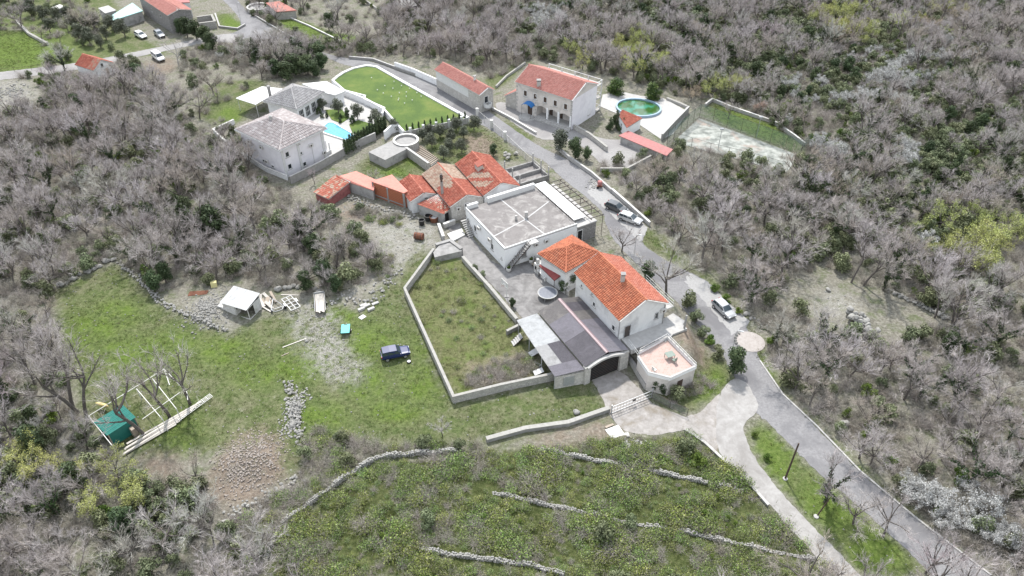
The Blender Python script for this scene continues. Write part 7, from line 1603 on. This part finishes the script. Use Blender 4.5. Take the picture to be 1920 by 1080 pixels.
kind = np.where(u < pu, 3, np.where(u < pu + pb, 2, np.where(u < pu + pb + pe, 1, 0)))
kind[(kind == 0) & (trg.uniform(size=len(TX)) < .16)] = 4           # low scrub instead of a tree
LANDMARKS = [(300,700,'round the pipe frame pen'),(60,620,'left of the walled meadow'),(120,470,'behind the boulder wall'),(320,470,'behind the dry stone wall'),(60,330,'deep in the far left wood'),(230,280,'in the wood below the white cottage'),(400,330,'in the wood below the villa'),(520,420,'between villa and meadow shed'),(640,470,'beside the pale rubble slope'),(90,200,'below the pale rubble of the side road'),(330,190,'in the scrub beside the awning'),
    (80,900,'in the wood below the coop'),(250,980,'under the boards of the pen'),(400,1040,'below the reddish rubble heap'),(60,20,'round the far olive grove'),(620,30,'above the far garden strips'),(800,60,'on the slope above the lawn'),(1000,60,'on the hillside behind the beige house'),(1250,110,'on the hillside beyond the oval pool'),(1400,60,'high on the middle hillside'),(1600,60,'high on the right hillside'),(1820,80,'in the mauve wood of the far corner'),(1650,220,'above the end of the tennis court'),(1850,280,'among the dark scrub of the far slope'),
    (1250,370,'across the road from the parked pair'),(1400,360,'below the tennis court'),(1550,400,'in the wood right of the tennis court'),(1400,470,'across the road from the orange roof'),(1560,480,'behind the stony clearing'),(1760,450,'near the yellow green crowns'),(1860,620,'right of the stony clearing'),(1500,620,'between lay-by and stony clearing'),(1560,740,'along the road below the round slab'),(1750,740,'in the lower right wood'),(1700,880,'above the blossom bushes'),(1880,900,'at the lower right picture edge')]
def zone_of(px, py):
    return min(LANDMARKS, key=lambda l: (l[0]-px)**2 + ((l[1]-py)*1.5)**2)[2]
def depth_of(i): return TY[i]*CT + CAM_H*ST
def put(name, label, cat, parts, x, y, s, rot, group=None, z=None, sz=None):
    """a plant standing at x,y: parts [(part name, mesh)]"""
    o = thing(name, label, cat, (x, y, hz1(x, y) if z is None else z), group); o.rotation_euler = (0, 0, rot)
    o.scale = (s, s, s if sz is None else sz)
    for n, me in parts: link(n, me, o)
    return o
order = np.argsort([depth_of(i)/TH_[i] for i in range(len(TX))])
infr = (tpx > -20) & (tpx < 1940) & (tpy > 0) & (tpy < 1120)
far_pts = {0: [], 1: [], 2: [], 3: [], 4: []}; cnt = {0: 0, 1: 0, 2: 0, 3: 0, 4: 0}; LIM = {0: 290, 1: 170, 2: 90, 3: 60, 4: 0}
for i in order:
    k = int(kind[i]); z = zone_of(tpx[i], tpy[i]); x, y, h, rot = TX[i], TY[i], TH_[i], trg.uniform(0, 6.28)
    where, grp = z, 'trees ' + z
    if not infr[i] or cnt[k] >= LIM[k] or (k == 3 and not True):
        far_pts[k].append((x, y, h, rot)); continue
    cnt[k] += 1
    if k == 0:
        b = BARE[trg.integers(len(BARE))]; ivy = trg.uniform() < .2
        put('bare_tree', ('bare tree with dark ivy trunk ' if ivy else 'bare grey tree ') + where, 'tree', [('trunk', b[0]), ('crown', b[1])] + ([('ivy', b[3])] if ivy else []), x, y, h/10, rot, ('ivy clad ' if ivy else 'bare ') + grp)
    elif k == 1:
        mq = trg.uniform() < .55; e = MAQ[trg.integers(3)] if mq else (EVER + CONE[:1])[trg.integers(4)]; s = h/9.5*trg.uniform(.7, 1.15)*(1.5 if mq else 1)
        put('evergreen_tree', ('grey green bushy evergreen ' if mq else 'dark evergreen tree ') + where, 'tree', [('trunk', e[0]), ('crown', e[1])], x, y, s, rot, ('bushy evergreen ' if mq else 'dark evergreen ') + grp)
    elif k == 2:
        e = BLOSS[trg.integers(2)]; put('blossom_tree', 'white flowering bush ' + where, 'tree', [('trunk', e[0]), ('crown', e[1])], x, y, h/9.5*1.15, rot, 'flowering ' + grp)
    elif k == 3:
        tan = (tpy[i] < 60 and tpx[i] > 1660) and trg.uniform() < .7
        e = TANB[0] if tan else BUD[trg.integers(2)]
        put('budding_tree', ('tan budding tree ' if tan else 'yellow green budding tree ') + where, 'tree', [('trunk', e[0]), ('crown', e[1])], x, y, h/9.5*1.0, rot, ('tan ' if tan else 'budding ') + grp)
def far_scatter(name, meshes, L, div, label, lo=1., hi=1.):
    if not L: return
    A = np.array(L); n = len(A)
    scatter(name, meshes, np.stack([A[:, 0], A[:, 1], hz(A[:, 0], A[:, 1])], 1), A[:, 3], A[:, 2]/div*trg.uniform(lo, hi, n), trg.integers(len(meshes), size=n), label)
far_scatter('far_wood', [b[2] for b in BARE], far_pts[0], 10, 'distant mass of bare grey woodland')
far_scatter('far_evergreens', [jm('ever_far%d' % k, e, L_ever) for k, e in enumerate(EVER[:1])] + [jm('maq_far%d' % k, e, L_maquis) for k, e in enumerate(MAQ)], far_pts[1], 7.5, 'distant dark evergreen thicket among bare woodland', .7, 1.1)
far_scatter('far_blossom', [b[1] for b in BLOSS], far_pts[2], 9, 'distant white blossom thicket')
far_scatter('far_buds', [b[1] for b in BUD], far_pts[3], 9.5, 'distant yellow green budding thicket')
# undergrowth between the trees
UX, UY, urg = sample_wild(0, 1.65, seed=21)
g = clear_at(UX, UY, 0.0, CLEAR) | clear_at(UX, UY, 1.2, CLEAR[:1]) | (clear_at(UX, UY, 0, SOFTCLEAR) & (urg.uniform(size=len(UX)) < .75))
UX, UY = UX[~g], UY[~g]; upx, upy = PXa(UX, UY)
gm = .14 + .5*gsum(upx, upy, [(1700,320,260),(1850,300,180),(1350,90,180),(1300,60,150),(1480,60,150),(60,900,150),(300,950,150),(1600,400,150)])
uk = np.where(urg.uniform(size=len(UX)) < gm, urg.integers(2, 5, len(UX)), urg.integers(0, 2, len(UX)))
uk = np.where((uk >= 2) & (urg.uniform(size=len(UX)) < .12), 5, uk)
MAQJ = [jm('maquis_far%d' % k, e, L_maquis) for k, e in enumerate(MAQ)]
scatter('undergrowth', BRUSH + MAQJ + [jm('green_far', GREENB[0], L_green)], np.stack([UX, UY, hz(UX, UY)], 1), urg.uniform(0, 6.28, len(UX)), urg.uniform(.55, 1.25, len(UX)), uk, 'tangled grey green undergrowth beneath the trees')
def in_zone(step, polys, seed, excl=()):
    X, Y, rg = sample_wild(0, step, seed=seed); px, py = PXa(X, Y); k = np.zeros(len(X), bool)
    for p in polys: k |= pip(px, py, p)
    for p in excl: k &= ~pip(px, py, p)
    return X[k], Y[k], rg
BX, BY, brg = in_zone(.72, [Z['bramble']], 31)
wl_ = np.full(len(BX), 9.)
for pts in TERR:
    for A, B in zip(pts, pts[1:]): wl_ = np.minimum(wl_, seg_dist(BX, BY, P(*A), P(*B)))
bk = (wl_ > .75) | (brg.uniform(size=len(BX)) < .12); BX, BY = BX[bk], BY[bk]
def patches(X, Y, f, ph): return .5 + .25*(np.sin(X*f + ph + 1.7*np.sin(Y*f*.7 + ph*2)) + np.sin(Y*f*1.3 - ph + 1.4*np.sin(X*f*.9 + ph)))
pa, pb2 = patches(BX, BY, .55, 1.), patches(BX, BY, .33, 4.); ub = brg.uniform(size=len(BX))
bi = np.where(ub < .3*pb2 + .04, 3, np.where(ub < .3*pb2 + .3 + .4*pa, brg.integers(0, 3, len(BX)), np.where(ub < .86, 4, np.where(ub < .93, 5, np.where(ub < .97, 7, 6)))))
scatter('brambles', BRAMB + [TUFT_B[0], TUFT_B[1], jm('green_bramble', GREENB[1], L_green), BRUSH[0]], np.stack([BX, BY, hz(BX, BY)], 1), brg.uniform(0, 6.28, len(BX)), brg.uniform(.5, 1.2, len(BX))*(.45 + .8*pa)*np.where(bi == 6, .5, 1), bi, 'tangled brambles and grass covering the terraced slope')
RX, RY, rrg = in_zone(1.0, [[(570,800),(640,812),(700,828),(860,832),(895,838),(872,846),(780,850),(706,856),(600,932),(510,1030),(470,1065),(430,1000),(480,955),(560,895)], [(650,384),(760,408),(748,426),(665,408)], [(690,470),(736,478),(735,520),(700,540)]], 71)
scatter('rough_scrub', BRUSH + BRAMB + [MAQJ[0]], np.stack([RX, RY, hz(RX, RY)], 1), rrg.uniform(0, 6.28, len(RX)), rrg.uniform(.4, 1.0, len(RX)), rrg.choice(7, len(RX), p=[.25, .25, .12, .12, .1, .11, .05]), 'brown green scrub between meadow and terrace wall')
QX, QY, qrg = in_zone(.8, [[(865,715),(880,690),(990,665),(1012,690),(1000,705),(900,735)], [(1240,725),(1290,715),(1320,700),(1345,720),(1290,750),(1250,760)]], 61)
scatter('dry_brush', BRUSH + [BRAMB[0], BRAMB[3]], np.stack([QX, QY, hz(QX, QY)], 1), qrg.uniform(0, 6.28, len(QX)), qrg.uniform(.4, .8, len(QX)), qrg.choice([0, 1, 2, 3], len(QX), p=[.35, .35, .15, .15]), 'dark dry brush at the near end of the empty plot')
EX, EY, erg = in_zone(1.0, [Z['enclosure']], 81); ek = erg.uniform(size=len(EX)) < .15 + .7*patches(EX, EY, .6, 3.); EX, EY = EX[ek], EY[ek]
scatter('plot_weeds', TUFT_B + BRAMB[:1] + BRAMB[3:], np.stack([EX, EY, hz(EX, EY)], 1), erg.uniform(0, 6.28, len(EX)), erg.uniform(.3, .75, len(EX)), erg.choice(4, len(EX), p=[.35, .35, .2, .1]), 'weeds and dry grass of the walled plot')
NOG = [APRON, ROADS['main'], ROADS['west'], YARD, LANE]
GXs, GYs, grg = in_zone(.55, [Z[k] for k in ('meadow', 'enclosure', 'verge', 'verge2', 'verge3', 'field_nw', 'garden_n', 'court_grass', 'olive_grass', 'plot_green', 'yard_grass', 'villa_west')], 41, NOG)
gk = grg.uniform(size=len(GXs)) < .25 + .75*patches(GXs, GYs, .5, 2.); GXs, GYs = GXs[gk], GYs[gk]
dry = pip(*PXa(GXs, GYs), Z['enclosure'])
gi_ = grg.integers(0, 3, len(GXs)); gi_ = np.where(grg.uniform(size=len(GXs)) < np.where(dry, .5, .16), 3, gi_)
scatter('grass', TUFT, np.stack([GXs, GYs, hz(GXs, GYs)], 1), grg.uniform(0, 6.28, len(GXs)), grg.uniform(.3, .85, len(GXs)), gi_, 'short tufted grass of meadow and verges')
SX, SY, srg = in_zone(.75, [Z['meadow'], Z['verge']] + GRAVEL, 51, NOG + [Z['enclosure']])
gpx, gpy = PXa(SX, SY); ing = np.zeros(len(SX), bool)
for p in GRAVEL: ing |= pip(gpx, gpy, p)
k = srg.uniform(size=len(SX)) < np.where(ing, .45, .13); SX, SY, ing = SX[k], SY[k], ing[k]
scatter('loose_stones', ROCKS_S, np.stack([SX, SY, hz(SX, SY)], 1), srg.uniform(0, 6.28, len(SX)), srg.uniform(.05, .16, len(SX))*np.where(ing, 1.35, .9), srg.integers(0, 3, len(SX)), 'loose pale stones strewn through the meadow')
# ---------------------------------------------------------------- single plants one can point to
def plant(name, label, cat, proto, px, s, rot=None, sz=None, group=None, ivy=None, lean=None, z=None):
    q = P(*px, z or 0.0); parts = [('trunk', proto[0]), ('crown', proto[1])] + ([('ivy', ivy)] if ivy else [])
    return put(name, label, cat, parts, q.x, q.y, s, random.uniform(0, 6.28) if rot is None else rot, group, z, sz)
for k, (x, y, s, lab) in enumerate([(137,766,1.2,'left trunk of the three tall trees behind the coop'), (147,773,1.2,'middle trunk of the three tall trees behind the coop'), (160,776,1.2,'right trunk of the three tall trees behind the coop'),
        (272,816,1.2,'bare tree rising beside the green coop roof'), (318,781,1.1,'bare tree in the middle of the pipe frame'), (356,757,1.05,'bare tree at the far corner of the pipe frame'),
        (1247,567,1.15,'large spreading bare tree behind the orange roofed house'), (1166,472,.72,'slim bare tree beside the hipped annex and road'), (1752,596,.9,'spreading bare tree at the edge of the stony clearing'),
        (1546,942,.85,'ivy clad bare tree on the verge beside the leaning post'), (1600,983,.75,'second bare tree along the lower road verge'), (1655,1006,.75,'third bare tree along the lower road verge'), (1735,1075,.75,'bare tree at the very bottom of the road verge'),
        (1596,530,.85,'leftmost straight tree behind the stony clearing'), (1619,535,.9,'middle straight tree behind the stony clearing'), (1655,543,.95,'ivy covered tree behind the stony clearing'), (122,133,.9,'ivy trunked tree beside the side road and field'), (230,152,.75,'ivy trunked tree next to the white cottage'),
        (830,818,.35,'small bare sapling above the terrace wall'), (372,905,.55,'small bare tree beside the reddish rubble'), (590,345,.35,'little bare tree before the villa corner'), (700,345,.35,'little bare tree behind the brick store'), (1365,222,.55,'bare tree on the grass beyond the court')]):
    b = TALL if k < 6 or k in (13, 14) else BARE[k % 6]; iv = b[3] if k in (9, 15, 16, 17) else None
    plant('bare_tree', lab, 'tree', b, (x, y), s, ivy=iv)
q = P(335,122); th, tn, tips, rg = grow_bare(205, 9., 1.1, .28, 5, (5, 4, 4), 1, (0, 0), .35); tv, tf = tubes(th, 5)
put('dead_tree', 'pale dead tree beside the white van', 'tree', [('trunk', np_mesh('dead_trunk', tv, tf, M_bark_pale)), ('crown', mesh_from_thin('dead_crown', tn, rg, M_twig_pale))], q.x, q.y, 1, 0)
for k, (x, y) in enumerate([(792,264),(810,277),(825,258),(832,298),(846,268),(866,287),(870,260),(889,245),(856,245),(804,258),(842,284)]): plant('olive_tree', 'grey green olive tree in the plot below the lawn', 'tree', OLIVE[k % 2], (x, y), random.uniform(.75, 1.0), group='olive trees below the lawn')
for k, (x, y) in enumerate([(85,40),(110,45),(140,55),(165,60),(130,35),(150,75),(180,55),(200,75),(190,90),(215,60),(60,30),(95,62),(170,85),(235,70)]): plant('olive_tree', 'olive tree in the far grove beside the teal shed', 'tree', OLIVE[k % 2], (x, y), random.uniform(1.0, 1.5), group='olive trees of the far grove')
plant('olive_tree', 'large dark olive tree at the forecourt wall', 'tree', OLIVE[0], (1050,283), 1.35); plant('evergreen_tree', 'dark evergreen beside the large olive at the road', 'tree', EVER[1], (1078,298), .95); plant('evergreen_tree', 'dense dark bush filling the gap by the road bend', 'tree', EVER[2], (1100,300), .6)
plant('round_bush', 'clipped round bush at the corner of the balcony frame', 'bush', RBUSH[0], (1154,176), 1.35, sz=1.05); plant('round_bush', 'clipped round bush beyond the oval green pool', 'bush', RBUSH[1], (1225,186), 1.4, sz=1.1)
for k, (x, y, s, lab) in enumerate([(1155,240,1.7,'tallest of three dark thujas below the balcony frame'), (1144,243,1.2,'thuja closest to the beige house'), (1168,246,1.3,'thuja beside the pool hut')]): plant('thuja', lab, 'tree', CONE[0], (x, y), s*.42)
for k in range(15): x = 649 + (722-649)*k/14; y = 289 + (243-289)*k/14; plant('thuja', 'clipped thuja column in the dark hedge along the pool', 'tree', CYP[0], (x, y), random.uniform(1.0, 1.2), group='thuja hedge of the pool')
for k in range(11): t_ = (k+.5)/11; q = P(757,248,1.2).lerp(P(877,222,1.2), t_); put('small_cypress', 'tiny dark cypress planted at the lower lawn edge', 'shrub', [('trunk', CYP[0][0]), ('crown', CYP[0][1])], q.x, q.y+.5, .5, k, 'tiny cypresses at the lawn edge', 1.2)
for k, (x, y, s, lab) in enumerate([(605,207,.85,'little tree at the corner of the pool house'), (635,213,1.05,'first patio tree beside the pool house'), (671,224,1.1,'patio tree above the clipped balls'), (708,233,1.05,'patio tree at the lower patio corner'), (740,246,.9,'little tree below the patio corner')]): plant('patio_tree', lab, 'tree', OLIVE[k % 2], (x, y), s*.95)
for k, (x, y, s, lab) in enumerate([(598,214,1.5,'dark clipped ball by the pool house wall'), (605,221,1.1,'small clipped ball nearest the pool steps'), (614,220,1.1,'pale clipped ball beside the patio bed'), (637,230,1.2,'clipped ball at the end of the upper bed'), (653,219,1.9,'large clipped ball below the patio trees'), (662,232,1.7,'broad clipped ball in the lower bed'), (694,229,1.3,'clipped ball by the patio wall'), (640,222,1.0,'little clipped ball in the upper bed')]): plant('clipped_ball', lab, 'shrub', BALL[0], (x, y), s)
for k, (x, y, s, lab) in enumerate([(440,266,1.4,'column bush behind the villa wall'), (447,272,1.0,'green ball behind the villa wall'), (449,266,.9,'smaller green ball behind the villa')]): plant('clipped_ball', lab, 'shrub', BALL[0], (x, y), s*1.2)
plant('conifer', 'tall dark conical conifer in the wood beside the villa', 'tree', CONE[0], (356,443), 1.35, sz=1.4); plant('evergreen_tree', 'broad dark evergreen next to the conical conifer', 'tree', EVER[0], (410,447), 1.35); plant('evergreen_tree', 'dark evergreen behind the conical conifer', 'tree', EVER[2], (395,440), 1.2)
for k, (x, y, s) in enumerate([(535,118,1.2),(560,112,1.3),(588,118,1.2),(603,130,1.0),(555,140,1.25),(578,140,1.2),(518,142,1.0),(540,150,1.1),(600,108,1.0),(566,125,1.2),(590,145,1.0)]): plant('ivy_thicket', 'dark ivy covered bush in the thicket above the pool house', 'bush', EVER[k % 3], (x, y), s*1.1, sz=s*.85, group='ivy thicket above the pool house')
for k, (x, y, s) in enumerate([(352,70,1.1),(370,76,1.1),(388,86,1.1),(340,66,.9),(400,96,1.0),(262,152,.9),(272,158,.8),(250,150,.8)]): plant('evergreen_tree', 'dark evergreen bush beside the pale dead tree and side road', 'tree', EVER[k % 3], (x, y), s, group='evergreens by the side road')
plant('evergreen_tree', 'dark upright evergreen below the far junction', 'tree', CONE[0], (480,118), 1.1); plant('cypress', 'tall dark cypress cut by the upper picture edge', 'tree', CYP[0], (901,22), 2.0); plant('evergreen_tree', 'glossy dark tree overhanging the road below the terrace', 'tree', EVER[1], (1374,700), .95)
for k, (x, y, s, lab, pr) in enumerate([(1318,630,.75,'grey green shrub above the brown garden bed',MAQ[0]), (1332,645,.9,'rounded green bush beside the road lamp',GREENB[0]), (1305,605,.9,'dark shrub beside the garden path',MAQ[1]), (1290,575,1.1,'leafy pale shrub under the spreading bare tree',MAQ[2]), (1345,668,.8,'dark low shrub at the road edge',MAQ[0]), (1215,722,.42,'dark ivy on the driveway corner of the terrace wall',EVER[1]), (1226,731,.5,'dark ivy climbing the white terrace wall',EVER[2]), (1240,738,.42,'dark ivy at the foot of the terrace wall',EVER[0]), (1065,540,.7,'dark bush between annex and courtyard wall',EVER[1]), (1055,548,.5,'small dark bush at the end of the courtyard wall',EVER[2]), (1270,748,1.0,'brown brush below the terrace',MAQ[1]), (1215,528,.8,'dark bush behind the orange roof',EVER[0]),
        (1340,545,.75,'first green clump beside the lay-by',GREENB[0]), (1361,565,.8,'second green clump beside the lay-by',GREENB[1]), (1385,587,.6,'third green clump beside the lay-by',GREENB[0]), (1438,862,.6,'round green clump on the verge by the lane',GREENB[1]), (1415,818,.5,'small green clump at the lane bend',GREENB[0]), (960,575,.35,'small dark bush at the courtyard edge',EVER[0]), (905,520,.5,'grey bush on the courtyard border',MAQ[0]), (890,508,.5,'twiggy bush beside the courtyard border',MAQ[1]), (925,293,.55,'dark evergreen at the corner of the olive plot',EVER[1]), (295,545,.8,'ivy bush behind the dry stone wall',EVER[2]), (312,530,.8,'dark bush behind the dry stone wall',EVER[0]), (575,545,.8,'dark evergreen bush above the trailers',EVER[1]), (590,480,.9,'dark evergreen in the grey thicket',EVER[2]), (630,548,.7,'dark bush beside the stone bank',EVER[0]), (610,530,.9,'dark spreading bush above the flat trailer',EVER[1]), (640,470,.7,'dark bush above the pale rubble',EVER[2]), (1265,178,.5,'straw coloured bush at the edge of the pool deck',MAQ[2]),
        (1425,215,.8,'pinkish budding tree beyond the tennis court',PINKB[0]), (1335,185,.9,'yellow green bush above the tennis court',BUD[0]), (1375,178,.9,'fresh green bush above the tennis court',BUD[1]), (1295,190,.8,'tan budding bush beyond the pool deck',TANB[0]), (1130,1010,1.1,'dark rounded bush in the middle of the brambles',MAQ[0]), (800,985,.9,'grey bush among the brambles',MAQ[1]), (1180,990,.8,'smaller dark bush on the middle terrace',MAQ[2]), (1285,850,1.0,'dark bush under the driveway kerb',MAQ[2]), (1310,870,1.0,'green bush beside the lane wall',GREENB[0])]):
    q = P(x, y); plant('shrub', lab, 'shrub', pr, (x, y), s)
for k, (x, y) in enumerate([(1700,915),(1720,935),(1745,950),(1770,960),(1795,985),(1820,990),(1850,1010),(1880,1015),(1905,1040)]): plant('blossom_bush', 'white blossoming bush along the lower road', 'bush', BLOSS[k % 2], (x, y), random.uniform(.65, 1.0), group='blossom bushes along the lower road')
